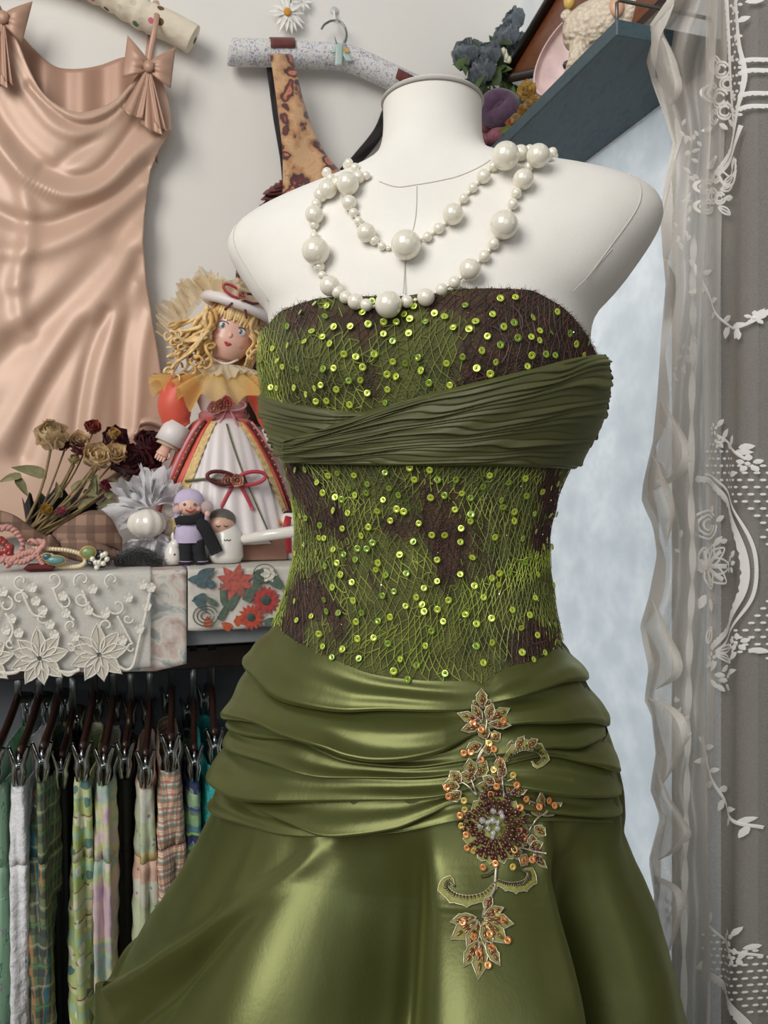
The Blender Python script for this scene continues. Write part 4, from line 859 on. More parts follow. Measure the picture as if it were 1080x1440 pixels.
# small gathered tufts of lace pattern on the ruffled part
CO_save = CO
mb = MB()
def leafR(mb, px, py, deg, L, w, off=0.108):
    a = math.radians(deg); d = np.array([math.cos(a), -math.sin(a)]); s = np.array([-d[1], d[0]]); pts = []
    for t_, q in ((0, 0), (.3, .45), (.6, .45), (1, 0), (.6, -.45), (.3, -.45)): p = np.array([px, py]) + d * L * t_ + s * w * q; pts.append(onR(p[0], p[1], off))
    c = np.array([px, py]) + d * L * .5; mb.add(([onR(c[0], c[1], off + .001)] + pts, [(0, 1 + i, 1 + (i + 1) % 6) for i in range(6)]))
for k in range(70):
    y = rng.choice([200, 240, 280, 330, 500, 520, 990, 1010, 760, 1260, 1290]) + rng.normal() * 14; x = np.interp(y, ey, ex_) + rng.uniform(14, 42); leafR(mb, x, y, rng.uniform(0, 360), rng.uniform(8, 16), 6)
part('lace_sprig', mb.vf, M_laces, ruf)['kind'] = 'stuff'
rl = [(x, y) for x, y in ((976, 330), (974, 400), (975, 470), (973, 560), (972, 700), (974, 800), (970, 900), (968, 1000), (966, 1100), (964, 1200), (962, 1300), (962, 1440))]
q = smooth_path([(x, y, 0) for x, y in rl], 120); P = []
for i in range(120): w_ = 3 + 7 * abs(math.sin(i * 0.45)); P.append([onR(q[i, 0] - w_ / 2, q[i, 1], .11), onR(q[i, 0] + w_ / 2, q[i, 1], .104)])
part('scalloped_border', grid(np.array(P)), M_laces, ruf)
# ================================================================ wall shelf and what stands on it
def wood(name, c1, c2, scale=(3, 40, 3), rough=0.5, rot=(0, 0, 0), bump=0.2):
    t = NT(name); co = t.coord(scale=scale, rot=rot); n = t.noise(co, 6.0, 5.0, 0.6, 1.2)
    t.bs(Base_Color=t.ramp(n.outputs[0], [(0.3, c1), (0.5, c2), (0.7, c1)]), Roughness=rough); t.bump(n.outputs[0], bump, 0.001); return t.m
rzS = math.atan2(-DD[0], DD[1])
M_teal = wood('teal_painted_wood', lin(52, 70, 78), lin(68, 88, 96), (14, 3.2, 14), 0.5, (0, 0, -rzS))
SZ = 0.518; SN0 = 0.507; SD0 = 0.770; ST = 0.020
shelf = thing('wall_shelf', RM(CR - 0.01, 1.04, SZ), 'dark teal wooden wall shelf seen from below in the upper right corner', 'shelf')
def bevbox(n0, n1, d0, d1, z0, z1, b=0.0015):
    o = RM((n0 + n1) / 2, (d0 + d1) / 2, (z0 + z1) / 2); hx, hy, hz = (n1 - n0) / 2, (d1 - d0) / 2, (z1 - z0) / 2; V = []
    L = []
    for zz_, ins in ((-hz, b), (-hz + b, 0), (hz - b, 0), (hz, b)):
        for sx, sy in ((-1, -1), (1, -1), (1, 1), (-1, 1)):
            for cx_, cy_ in (((b, 0), (0, b)) if sx * sy < 0 else ((0, b), (b, 0))): L.append(o + N3 * sx * (hx - ins - cx_) + D3 * sy * (hy - ins - cy_) + Z3 * zz_)
    V = np.array(L); f = [tuple(range(7, -1, -1)), tuple(range(24, 32))]
    for r_ in range(3):
        for k in range(8): f.append((r_ * 8 + k, r_ * 8 + (k + 1) % 8, (r_ + 1) * 8 + (k + 1) % 8, (r_ + 1) * 8 + k))
    return V, f
part('board', bevbox(SN0, CR, SD0, CB, SZ, SZ + ST), M_teal, shelf, smooth=False)
M_rail = simple('shelf_rail_metal', lin(120, 116, 110), 0.4, 0.8)
hz_ = SZ + ST + 0.030
part('wire_rail', tube([RM(SN0 + .008, SD0 + .012, SZ + ST - .004), RM(SN0 + .008, SD0 + .012, hz_ - .004), RM(SN0 + .012, SD0 + .012, hz_), RM(CR - .012, SD0 + .012, hz_), RM(CR - .008, SD0 + .012, hz_ - .004), RM(CR - .008, SD0 + .012, SZ + ST - .004)], 0.0022, 8), M_rail, shelf)
TZ = SZ + ST
def onS(px, py, n):   # point of the sight line on the plane parallel to the right wall at coordinate n
    r = np.array([(px - 540) / F, 1.0]); return W(px, py, n / (r @ NN))
# ---- fluffy lamb figurine standing on the near end of the shelf
def cerw():
    t = NT('curly_wool_glaze'); v = t.nd('ShaderNodeTexVoronoi', {'feature': 'SMOOTH_F1'}, Vector=t.coord(), Scale=170.0)
    t.bs(Base_Color=t.ramp(v.outputs[0], [(0.0, lin(240, 228, 208)), (0.8, lin(206, 186, 160))]), Roughness=0.45); t.bump(v.outputs[0], 1.0, 0.004); t.b.inputs['Normal'].links[0].from_node.invert = True; return t.m
M_wool = cerw(); M_lambp = simple('lamb_pink_glaze', lin(226, 176, 148), 0.4, noise=0.1); M_lamb = simple('lamb_face_glaze', lin(238, 214, 192), 0.4, noise=.06, nscale=30); M_hoof = simple('lamb_hoof', lin(196, 188, 172), 0.5)
lc = onS(836, 42, 0.575)
lamb = thing('lamb_figurine', V3(lc[0], lc[1], CH + TZ), 'cream curly wool lamb figurine on the teal shelf', 'figurine')
yl = lc[1]; k_ = yl / F
def LB(px, py, dd=0.0): return W(px, py, yl + dd)
# body: a rounded trunk lying along the shelf, drawn as stretched rings
def blobtrunk(pts, n=18):
    P = [np.array(p[0]) for p in pts]; R = [p[1] for p in pts]; Pm = smooth_path(P, 22); Rm = np.interp(np.linspace(0, 1, 22), np.linspace(0, 1, len(R)), R); Rm[0] *= .3; Rm[-1] *= .3; return tube(Pm, Rm, n)
part('body', blobtrunk([(LB(800, 46, .03), 20 * k_), (LB(815, 44, .02), 32 * k_), (LB(845, 38, .01), 40 * k_), (LB(872, 28), 40 * k_), (LB(898, 14, -.01), 34 * k_), (LB(914, 0, -.01), 26 * k_)]), M_wool, lamb)
part('tail', ball(LB(797, 23, .02), 9 * k_, 12, 8), M_wool, lamb)
part('leg', tube([LB(818, 60, .01), LB(812, 84, .008), LB(806, 100, .006)], [17 * k_, 13 * k_, 12 * k_], 14), M_wool, lamb)
part('hoof', tube([LB(806, 96, .006), LB(801, 107, .006)], [10 * k_, 9.5 * k_], 14), M_hoof, lamb)
part('leg', tube([LB(868, 50), LB(866, 66), LB(866, 74)], [18 * k_, 14 * k_, 13 * k_], 14), M_wool, lamb)
part('head', ball(LB(915, -14, -.01), 40 * k_, 18, 12, (1, .9, .8)), M_lamb, lamb)
part('ear', ball(LB(868, 8, -.036), 15 * k_, 12, 8, (.7, .4, 1.0)), M_lambp, lamb)
# ---- shallow pink oval dish leaning behind the lamb
M_pinkd = simple('pink_glaze_dish', lin(222, 196, 192), 0.35, coat=0.3); M_pinkin = simple('pink_glaze_inside', lin(236, 206, 202), 0.35, noise=.2, nscale=40)
dc = onS(800, 78, 0.600); dish = thing('oval_dish', V3(dc[0], dc[1], CH + TZ), 'pale pink oval dish standing on edge behind the lamb', 'dish')
kd = dc[1] / F; axn = unit(-N3 * 0.5 - D3 * 0.75 - Z3 * 0.1); au = unit(np.cross(axn, V3(.5, -.2, .85))); av = np.cross(au, axn)
a1 = unit(V3(0.62, 0.0, 0.78)); a1 = unit(a1 - axn * (a1 @ axn)); a2 = np.cross(axn, a1)
prof = [(0.0, 0.0), (0.85, 0.0), (0.95, .05), (1.0, .22), (.96, .22), (.90, .08), (.80, .04), (0.0, .04)]
Vd = []
for r_, h_ in prof[:5]: Vd.append([dc + a1 * (r_ * 66 * kd * math.cos(a)) + a2 * (r_ * 34 * kd * math.sin(a)) + axn * (h_ * 60 * kd) for a in np.linspace(0, 2 * math.pi, 40, endpoint=False)])
part('rim', grid(np.array(Vd), False, True), M_pinkd, dish)
Vd = []
for r_, h_ in prof[4:]: Vd.append([dc + a1 * (r_ * 66 * kd * math.cos(a)) + a2 * (r_ * 34 * kd * math.sin(a)) + axn * (h_ * 60 * kd) for a in np.linspace(0, 2 * math.pi, 40, endpoint=False)])
part('bowl', grid(np.array(Vd), False, True), M_pinkin, dish)
# ---- brown wooden tray standing upright on the shelf
M_wbr = wood('walnut_veneer', lin(96, 52, 28), lin(124, 72, 42), (5, 5, 22), 0.35, bump=.1); M_wdk = simple('dark_tray_edge', lin(56, 42, 36), 0.4, noise=.2)
tb = [onS(710, 113, 0.605), onS(790, -20, 0.605), onS(900, -120, 0.605), onS(965, -40, 0.605), onS(842, 85, 0.605)]
tray = thing('wooden_tray', np.array([onS(770, 130, 0.610)[0], onS(770, 130, 0.610)[1], CH + TZ]), 'brown wooden tray with dark raised edge leaning against the wall above the shelf', 'tray')
Vt = tb + [p + N3 * 0.012 for p in tb]; n_ = len(tb)
part('panel', (Vt, [tuple(range(n_)), tuple(range(2 * n_ - 1, n_ - 1, -1))] + [(i, (i + 1) % n_, n_ + (i + 1) % n_, n_ + i) for i in range(n_)]), M_wbr, tray, smooth=False)
for a, b in ((0, 1), (1, 2), (4, 0)):
    dv = unit(tb[b] - tb[a]); part('raised_edge', tube([tb[a] - N3 * .006 - dv * .002, tb[b] - N3 * .006 + dv * .002], 0.0075, 10), M_wdk, tray)
# ---- blue artificial roses
M_brose = tinted('blue_silk', 0.7, 0.3, sheen=0.3, noise=0.25, nscale=200, thin=.35); M_leafg = tinted('green_silk_leaf', 0.6, 0.4, noise=0.3, nscale=120)
def rose(c, ax, r, col, seed=0, layers=4, open_=1.0):
    g = np.random.default_rng(seed); mb = MB(); ax = unit(ax); a, b = frame_for(ax); c = np.asarray(c, float)
    for L in range(layers):
        rr = r * (0.22 + 0.78 * L / (layers - 1)); n = 3 + L; tl = np.interp(L, [0, layers - 1], [0.1, 0.62 * open_])
        for k in range(n):
            th = 2 * math.pi * (k + 0.5 * (L % 2)) / n + g.normal() * 0.15; rad = math.cos(th) * a + math.sin(th) * b
            d = unit(ax * math.cos(tl * 1.3) + rad * math.sin(tl * 1.3)); o = c - ax * r * 0.5 + rad * rr * 0.22
            cc = np.asarray(col) * g.uniform(0.72, 1.18); mb.add(petal(o, d, -rad + ax * .3, r * (1.15 + .12 * g.normal()), rr * 1.5 + r * .35, 0.30, 0.06, 6, 5, .75, .4), np.clip(cc, 0, 1))
    return mb
ft = V3(*onB(690, 230, c=1.25)[:2], CH + TZ + .01); bouq = thing('blue_rose_bunch', V3(ft[0], ft[1], CH + TZ), 'bunch of dusty blue artificial roses on the shelf behind the neck', 'flowers')
for k, (x, y, r, dn) in enumerate(((724, 30, 15, 0), (712, 52, 17, -.01), (655, 78, 18, 0), (688, 78, 17, -.012), (678, 102, 18, -.02), (668, 70, 12, .01), (733, 60, 12, .02), (727, 72, 12, .01))):
    p = onB(x, y, c=1.235 + dn); rs = part('rose', (m_ := rose(p, V3(-.3 + .2 * rng.normal(), -.7, .6), r * 1.3 * p[1] / F, np.array(lin(146, 155, 164)[:3]), k, 4, .55)).vf, M_brose, bouq, attr=m_.cols)
    part('stem', tube(smooth_path([p, p * .5 + ft * .5 + Z3 * .01, ft - Z3 * .01], 8), 0.0012, 5), simple('stem_green', lin(64, 84, 44), .6) if k == 0 else bpy.data.materials['stem_green'], bouq)
mb = MB()
for k in range(70):
    x = rng.uniform(640, 738); y = rng.uniform(60, 165) + max(0, (700 - x)) * .2; p = onB(x, y, c=1.235 + rng.normal() * .014); mb.add(petal(p, V3(rng.normal(), -.4, rng.normal() + .3), V3(rng.normal() * .4, -1, .4), rng.uniform(.02, .036), rng.uniform(.012, .02), .15, -.1), np.array(lin(70, 92, 46)[:3]) * rng.uniform(.5, 1.25))
part('leaves', mb.vf, M_leafg, bouq, attr=mb.cols)
mb = MB()
for (x, y) in ((683, 75), (708, 72), (712, 80), (740, 66), (716, 84)):
    p = onB(x, y, c=1.215); mb.add(ball(p, 0.0045, 8, 6, (1, 1, 1.5)))
part('cream_buds', mb.vf, simple('cream_bud', lin(222, 222, 190), .6), bouq)
# ---- purple felt ball flower with yellow blossoms
M_purp = simple('purple_felt', lin(82, 56, 80), 0.95, noise=.3, nscale=90, bump=.8, bscale=500, sheen=.4, bdist=.002); M_mauve = simple('mauve_knit', lin(138, 84, 96), .95, noise=.3, nscale=200, bump=.8, bscale=300)
pc = onS(702, 152, 0.545); kp_ = pc[1] / F
pom = thing('purple_felt_rose', V3(pc[0], pc[1], CH + TZ), 'plum purple felt rose beside the dress form neck', 'ornament')
part('petal_roll', tube([pc + MX * (17 * kp_ * math.cos(a)) * 1.0 - V3(0, 1, 0) * 0.0 + Z3 * (13 * kp_ * math.sin(a)) + V3(0, .004 * math.sin(a * 2), 0) for a in np.linspace(0, 2 * math.pi, 24, endpoint=False)], 14 * kp_, 14, closed=True), M_purp, pom)
part('petal_roll', ball(pc + V3(0, .006, 0), 17 * kp_, 16, 10), M_purp, pom)
for (x, y, r) in ((690, 178, 13), (702, 192, 15), (686, 196, 12)): part('knit_base', ball(onS(x, y, .548), r * kp_, 14, 9, (1.2, 1, .8)), M_mauve, pom)
M_yel = tinted('yellow_silk', 0.7, 0.3, sheen=.2, noise=.2, nscale=150, thin=.4)
yb = onS(740, 150, 0.525); ybq = thing('yellow_blossom_sprig', V3(yb[0], yb[1], CH + TZ), 'sprig of yellow and peach silk blossoms on the shelf edge beside the purple rose', 'flowers')
for k, (x, y, r, c) in enumerate(((741, 130, 15, (222, 190, 110)), (746, 148, 11, (232, 206, 160)), (738, 158, 11, (214, 172, 84)), (727, 168, 10, (222, 200, 150)), (720, 174, 9, (226, 150, 104)), (752, 142, 9, (230, 196, 120)))):
    p = onS(x, y, 0.522); m_ = rose(p, V3(-.3, -.9, .3), r * p[1] / F, np.array(lin(*c)[:3]), 20 + k, 3, 1.0); part('blossom', m_.vf, M_yel, ybq, attr=m_.cols)
mb = MB()
for (x, y, dg) in ((738, 166, 20), (724, 180, 200), (718, 186, 230), (746, 160, 0)): p = onS(x, y, .524); a = math.radians(dg); mb.add(petal(p, V3(math.cos(a), -.2, math.sin(a)), V3(0, -1, .3), .03, .014, .15), np.array(lin(104, 108, 50)[:3]))
part('leaves', mb.vf, M_leafg, ybq, attr=mb.cols)
part('stem', tube([yb, onS(728, 176, .53), onS(716, 192, .535)], .0016, 6), bpy.data.materials['stem_green'], ybq)
# ---- yellow wooden egg ornament seen above the lamb
oe = onS(801, 2, 0.575); egg = thing('yellow_egg', oe - Z3 * .02, 'small yellow egg ornament hanging above the lamb tail', 'ornament'); part('shell', ball(oe, 8.5 * oe[1] / F, 12, 9, (1, 1, 1.35)), simple('yellow_glaze', lin(226, 190, 104), .4), egg); part('loop', tube([oe + Z3 * .012, oe + Z3 * .06 + N3 * .01, RM(.60, float(oe[:2] @ DD), float(oe[2] - CH) + .09)], .0008, 5), M_cordw, egg)
# ================================================================ satin slip dress on a padded hanger (back wall)
def satin(name, c1, c2, rough=0.42, metal=0.08):
    t = NT(name); n = t.noise(t.coord(), 6.0, 3.0); f = t.noise(t.coord(), 34.0, 5.0, 0.6, 0.8)
    t.bs(Base_Color=t.ramp(n.outputs[0], [(0.3, c1), (0.7, c2)]), Roughness=rough, Metallic=metal, Sheen_Weight=0.3, Sheen_Tint=(1, .85, .75, 1)); t.bump(f.outputs[0], 0.12, 0.003); return t.m
M_satin = satin('champagne_satin', lin(196, 161, 138), lin(206, 173, 151), .42, .1); M_satin_in = satin('champagne_satin_lining', lin(178, 138, 116), lin(188, 150, 128), .45, .1)
def ridge(X, Y, L, w, amp):
    """soft fold along a line; X,Y in picture units on the wall plane"""
    q = smooth_path([(a, b, 0) for a, b in L], 60)[:, :2]; D = np.full(X.shape, 1e9)
    for p in q: D = np.minimum(D, (X - p[0]) ** 2 + (Y - p[1]) ** 2)
    return amp * np.exp(-D / (w * w))
sdress = thing('satin_slip_dress', onB(100, 620, .03), 'champagne satin slip dress with cowl neck and shoulder bows hung on the wall', 'dress')
cowl = [(-120, -40), (-60, -20), (-20, 10), (18, 46), (40, 95), (60, 130), (85, 150), (112, 158), (140, 152), (165, 138), (184, 118), (200, 98), (212, 92), (225, 105), (238, 150), (241, 185)]
right_ = [(185, 241), (210, 224), (240, 211), (300, 203), (340, 201), (400, 206), (470, 218), (540, 229), (600, 234), (640, 236)]
nu, nv = 150, 150; tops = smooth_path([(x, y, 0) for x, y in cowl], nu)[:, :2]
X = np.zeros((nu, nv)); Y = np.zeros((nu, nv))
for i in range(nu):
    x0, y0 = tops[i]; ub = i / (nu - 1)
    # wide satin panel: columns start on the cowl edge and fan out to the hem
    f = np.clip((x0 + 120) / 361, 0, 1); yb_ = 766 - 152 * f ** 5
    for j in range(nv):
        v = j / (nv - 1); y = y0 + (yb_ - y0) * v; xr = np.interp(y, [r[0] for r in right_], [r[1] for r in right_]); xl = -130.0
        s0 = (x0 + 120) / (np.interp(y0, [r[0] for r in right_], [r[1] for r in right_]) + 120) if y0 > 185 else None
        xt = xl + (xr - xl) * ub; b = min(1, v / 0.30); b = b * b * (3 - 2 * b); X[i, j] = min(x0 * (1 - b) + xt * b, xr if y > 185 else 1e9); Y[i, j] = y
H = 0.030 + 0.012 * np.exp(-((X - 110) / 120.0) ** 2)
for L, w, a in (([(20, 50), (42, 100), (62, 135), (88, 158), (115, 166), (142, 160), (168, 145), (196, 108)], 9, .012), ([(0, 60), (30, 115), (70, 170), (110, 188), (145, 180), (180, 150)], 12, .010), ([(40, 120), (70, 150), (110, 175), (150, 165), (190, 130)], 5, -.008),
                ([(-20, 120), (20, 190), (70, 232), (105, 215), (150, 180), (200, 135)], 12, -.008), ([(-30, 170), (20, 230), (75, 268), (118, 272), (155, 255), (195, 215), (238, 180)], 14, .016), ([(60, 240), (110, 250), (145, 235), (180, 190), (205, 150)], 10, -.010),
                ([(-60, 250), (0, 300), (60, 315), (110, 300), (160, 275), (205, 235)], 12, -.012), ([(-80, 300), (-10, 350), (60, 350), (120, 325), (170, 290), (203, 262)], 14, .008), ([(205, 280), (170, 320), (120, 380), (70, 440), (20, 490), (-40, 540)], 15, -.016), ([(206, 330), (180, 370), (140, 420), (90, 480), (40, 560), (0, 620)], 14, .014),
                ([(140, 350), (90, 400), (40, 440), (0, 460)], 14, .012), ([(120, 460), (95, 500), (60, 560), (30, 640)], 12, -.016), ([(195, 360), (180, 420), (172, 500), (168, 600)], 9, -.014), ([(190, 400), (160, 470), (140, 530), (125, 610)], 9, .012), ([(150, 440), (125, 500), (112, 560), (105, 620)], 7, -.010), ([(212, 440), (200, 500), (195, 560), (190, 610)], 7, .009), ([(30, 400), (26, 430), (40, 470)], 9, .010), ([(0, 200), (30, 260), (40, 330), (20, 400)], 14, .010), ([(-30, 350), (-20, 450), (-40, 560)], 20, .014)):
    lw = 1.35 if L[-1][1] > 400 else 1.0; H += ridge(X, Y, L, w * lw, a * (0.5 if lw > 1 else 0.72))
H = np.maximum(H, 0.010)
def wallgrid(X, Y, H): return np.array([[onB(X[i, j], Y[i, j], H[i, j]) for j in range(X.shape[1])] for i in range(X.shape[0])])
part('front', grid(wallgrid(X, Y, H)), M_satin, sdress, solid=0.0008)
# back panel seen inside the cowl
bt = smooth_path([(x, y, 0) for x, y in [(-90, -60), (-20, 0), (20, 38), (45, 66), (75, 92), (105, 97), (140, 92), (178, 80), (200, 92), (222, 110)]], 60)[:, :2]
Xb = np.repeat(bt[:, :1], 20, 1); Yb = bt[:, 1:] + np.linspace(0, 120, 20)[None]
part('back', grid(wallgrid(Xb, Yb, 0.008 + 0.004 * np.sin(Xb * .12) + 0 * Yb)), M_satin_in, sdress, solid=0.0008)
part('strap', tube(smooth_path([onB(208, 98, .05), onB(212, 70, .055), onB(218, 40, .06), onB(221, 16, .055), onB(219, 2, .03), onB(214, 30, .008), onB(206, 92, .014)], 40), .0042, 8, flat=.3, nrm=-D3), M_satin_in, sdress)
def bow(cx, cy, s, parent, mat, off=.055, rot=0.0, tails=True):
    def B(x, y, h=0.0):
        c_, s_ = math.cos(rot), math.sin(rot); return onB(cx + (x * c_ - y * s_) * s, cy + (x * s_ + y * c_) * s, off + h)
    for sg in (-1, 1):
        P = []
        for i in range(14):
            t_ = i / 13; w = 5 + 25 * t_ ** .8; row = []
            for j in range(11):
                q = 2 * j / 10 - 1; row.append(B(sg * 35 * t_, q * w + 4 * sg * t_ - 6 * t_, .010 * math.sin(math.pi * t_) * (1 - .4 * q * q) + .003 * math.sin(q * 9) * (1 - t_)))
            P.append(row)
        part('bow_loop', grid(np.array(P)), mat, parent, solid=.0012)
    part('bow_knot', ball(B(0, 0, .008), 8 * s * 1.2 / F, 12, 8, (1, .7, 1.1)), mat, parent)
    if tails:
        for (tx, ty, w) in ((-16, 72, 13), (16, 92, 14), (28, 86, 8)):
            P = []
            for i in range(14):
                t_ = i / 13; row = []
                for j in range(7): q = 2 * j / 6 - 1; row.append(B(tx * t_ + q * (3 + w * t_), 4 + ty * t_ - 8 * abs(q) * (t_ > .95) + 6 * q * t_, .004 + .006 * math.sin(q * 5 + tx) * t_))
                P.append(row)
            part('bow_tail', grid(np.array(P)), mat, parent, solid=.0008)
bow(209, 93, .98, sdress, M_satin_in, rot=.12); bow(4, 24, 1.0, sdress, M_satin_in, rot=.25)
# turned-up corner of the hem
P = [[onB(188 + 44 * i / 9, 606 - 8 * math.sin(i / 9 * 3.1) - 12 * j / 4 + (22 * j / 4 if i < 2 else 0), .05 + .012 * math.sin(j / 4 * 3.1)) for j in range(5)] for i in range(10)]
part('hem_fold', grid(np.array(P)), M_satin, sdress, solid=.0008)
# padded polka dot hanger
def dotty():
    t = NT('polka_dot_cotton'); co = t.coord(scale=(46, 46, 46)); v = t.nd('ShaderNodeTexVoronoi', {'feature': 'F1'}, Vector=co, Scale=1.0, Randomness=.55)
    cr = t.ramp(t.nd('ShaderNodeSeparateColor', None, Color=v.outputs['Color']).outputs[0], [(0, lin(206, 96, 120)), (.25, lin(110, 78, 52)), (.5, lin(84, 128, 100)), (.7, lin(206, 196, 176)), (.85, lin(212, 110, 130))], 'CONSTANT')
    m_ = t.math('LESS_THAN', v.outputs['Distance'], .26); t.bs(Base_Color=t.mix(m_, lin(226, 214, 192), cr.outputs[0]), Roughness=.85); t.bump(t.noise(t.coord(), 60, 3).outputs[0], .5, .004); return t.m
hg = thing('polka_dot_hanger', onB(60, -60, .03), 'cream padded hanger with coloured dots holding the satin dress', 'hanger')
hp = smooth_path([onB(x, y, .035) for x, y in ((-150, -40), (-60, -62), (20, -60), (90, -38), (150, -10), (200, 20), (240, 38), (266, 52), (274, 57))], 60)
hr = np.array([17.5 + 1.2 * math.sin(i * 2.1) * (i < 40) for i in range(60)]) * 1.42 / F; hr[-1] *= .25; hr[-2] *= .72; hr[-3] *= .9; hr[0] *= .3
part('padding', tube(hp, hr, 16), dotty(), hg)
M_steel = simple('hook_steel', lin(150, 150, 148), .25, 1.0)
part('hook', tube(smooth_path([onB(50, -62, .035), onB(50, -95, .035), onB(66, -118, .03), onB(48, -140, .02), onB(30, -122, .02)], 30), .0018, 8), M_steel, hg)
# ================================================================ floral padded hanger with velvet pinafore
def print_mat(name, base, cols, scale, thr=.32, rough=.85, bump=.3):
    t = NT(name); co = t.coord(); w = t.noise(co, scale * 1.3, 3.0); d = t.mix(.06, co, w.outputs[1])
    v = t.nd('ShaderNodeTexVoronoi', {'feature': 'F1'}, Vector=d, Scale=scale); m_ = t.math('LESS_THAN', v.outputs['Distance'], thr)
    cr = t.ramp(t.nd('ShaderNodeSeparateColor', None, Color=v.outputs['Color']).outputs[0], [(k / len(cols), c) for k, c in enumerate(cols)], 'CONSTANT')
    t.bs(Base_Color=t.mix(m_, base, cr.outputs[0]), Roughness=rough); t.bump(t.noise(t.coord(), 500, 2).outputs[0], bump, .001); return t.m
M_lavp = print_mat('lavender_print_cotton', lin(222, 220, 216), [lin(140, 132, 178), lin(120, 126, 168), lin(158, 160, 140), lin(166, 156, 192)], 105, .38)
fh = thing('floral_hanger', onB(480, 110, .035), 'padded hanger in lavender flower print hanging from a clear hook', 'hanger')
hp = smooth_path([onB(x, y, .035) for x, y in ((321, 72), (330, 74), (360, 74), (400, 76), (440, 78), (480, 80), (510, 90), (545, 106), (580, 122), (610, 136), (640, 152))], 50)
hr = np.full(50, 17.0 * 1.33 / F); hr[0] *= .3; hr[1] *= .85; hr[-1] *= .4
part('padding', tube(hp, hr, 18), M_lavp, fh)
part('hook', tube(smooth_path([onB(476, 70, .035), onB(486, 58, .035), onB(487, 44, .033), onB(480, 32, .03), onB(468, 29, .028), onB(457, 34, .026), onB(452, 41, .024)], 36), .0019, 8), M_steel, fh)
M_mint = satin('mint_ribbon', lin(170, 192, 184), lin(188, 206, 198), .4, 0)
for sg, tx, ty in ((-1, -8, -24), (1, 8, -22)):
    P = [[onB(478 + sg * (8 * math.sin(i / 11 * 3.14)) + 0 * j, 64 - 16 * (1 - math.cos(i / 11 * 6.28)) / 2 * 1.0 + 5 * j / 3, .054 + .006 * math.sin(i / 11 * 3.14)) for j in range(4)] for i in range(12)]
    part('ribbon_loop', grid(np.array(P)), M_mint, fh, solid=.0005)
for x1, y1 in ((476, 92), (492, 86), (470, 74)):
    P = [[onB(478 + (x1 - 478) * i / 9 + (j - 1.5) * 3.4, 62 + (y1 - 62) * i / 9, .058 - .002 * i / 9) for j in range(4)] for i in range(10)]
    part('ribbon_tail', grid(np.array(P)), M_mint, fh, solid=.0005)
mb = MB(); pc_ = onB(487, 70, .060)
for k in range(6): a = k * 1.047; mb.add(petal(pc_, N3 * math.cos(a) + Z3 * math.sin(a), -D3, .006, .004, .1))
part('tiny_flower', mb.vf, simple('ochre_petal', lin(208, 170, 92), .7), fh)
hk = thing('adhesive_hook', onB(472, 20, .004), 'small clear adhesive hook on the wall above the floral hanger', 'hook')
M_clear = NT('clear_plastic').bs(Base_Color=(.93, .94, .94, 1), Roughness=.12, Transmission_Weight=.6).m
part('plate', lathe(onB(470, 16, .0), [(0, .004), (.006, .004), (.0075, .002), (.0075, 0)], 16, (N3, Z3, -D3)), M_clear, hk); part('peg', tube(smooth_path([onB(470, 14, .004), onB(470, 24, .018), onB(472, 33, .030), onB(474, 30, .036)], 14), .0022, 8), M_clear, hk)
# pinafore: velvet with burgundy flowers
def velvet():
    t = NT('flowered_velvet'); co = t.coord(); w = t.noise(co, 26, 3); d = t.mix(.06, co, w.outputs[1])
    v = t.nd('ShaderNodeTexVoronoi', {'feature': 'F1'}, Vector=d, Scale=34.0); wv = t.nd('ShaderNodeTexWave', {'wave_type': 'RINGS', 'rings_direction': 'SPHERICAL'}, Vector=d, Scale=26.0, Distortion=6.0, Detail=2.0)
    fl = t.ramp(v.outputs['Distance'], [(0.0, lin(150, 60, 44)), (.2, lin(196, 130, 98)), (.3, lin(112, 44, 38)), (.42, lin(58, 48, 54)), (.5, lin(182, 130, 88)), (.7, lin(206, 164, 122))], 'LINEAR')
    st = t.ramp(wv.outputs[1], [(.42, (1, 1, 1, 1)), (.5, (.42, .34, .32, 1)), (.56, (1, 1, 1, 1))]); t.bs(Base_Color=t.mix(.8, fl.outputs[0], st.outputs[0], 'MULTIPLY'), Roughness=.8, Sheen_Weight=.6); t.bump(t.noise(t.coord(), 260, 3).outputs[0], .5, .002); return t.m
M_vel = velvet(); M_lin = simple('black_lining', lin(34, 28, 30), .8, noise=.2); M_burg = simple('burgundy_ruffle', lin(104, 46, 40), .8, noise=.3, nscale=120, sheen=.3, bump=.4, bscale=150); M_dkpr = print_mat('dark_skirt_print', lin(92, 62, 52), [lin(190, 160, 140), lin(60, 44, 44), lin(140, 110, 96)], 50, .35)
pin = thing('velvet_pinafore', onB(470, 420, .03), 'tan velvet pinafore with burgundy flower print on the floral hanger behind the dress form', 'dress')
def panel(name, left, right, off, mat, n=30, m_=9, solid=.002, wob=.003):
    l = smooth_path([(x, y, 0) for x, y in left], n)[:, :2]; r = smooth_path([(x, y, 0) for x, y in right], n)[:, :2]
    P = [[onB(*(l[i] * (1 - j / (m_ - 1)) + r[i] * j / (m_ - 1)), off + wob * math.sin(i * .4 + j * .5) + .004 * math.sin(math.pi * j / (m_ - 1))) for j in range(m_)] for i in range(n)]
    return part(name, grid(np.array(P)), mat, pin, solid=solid)
panel('strap', [(379, 76), (384, 104), (390, 150), (396, 200), (398, 250), (396, 300)], [(410, 76), (417, 100), (426, 140), (440, 180), (462, 222), (500, 262)], .062, M_vel)
panel('strap_back', [(375, 92), (382, 150), (392, 210), (398, 262)], [(388, 92), (396, 150), (404, 210), (410, 262)], .018, M_lin)
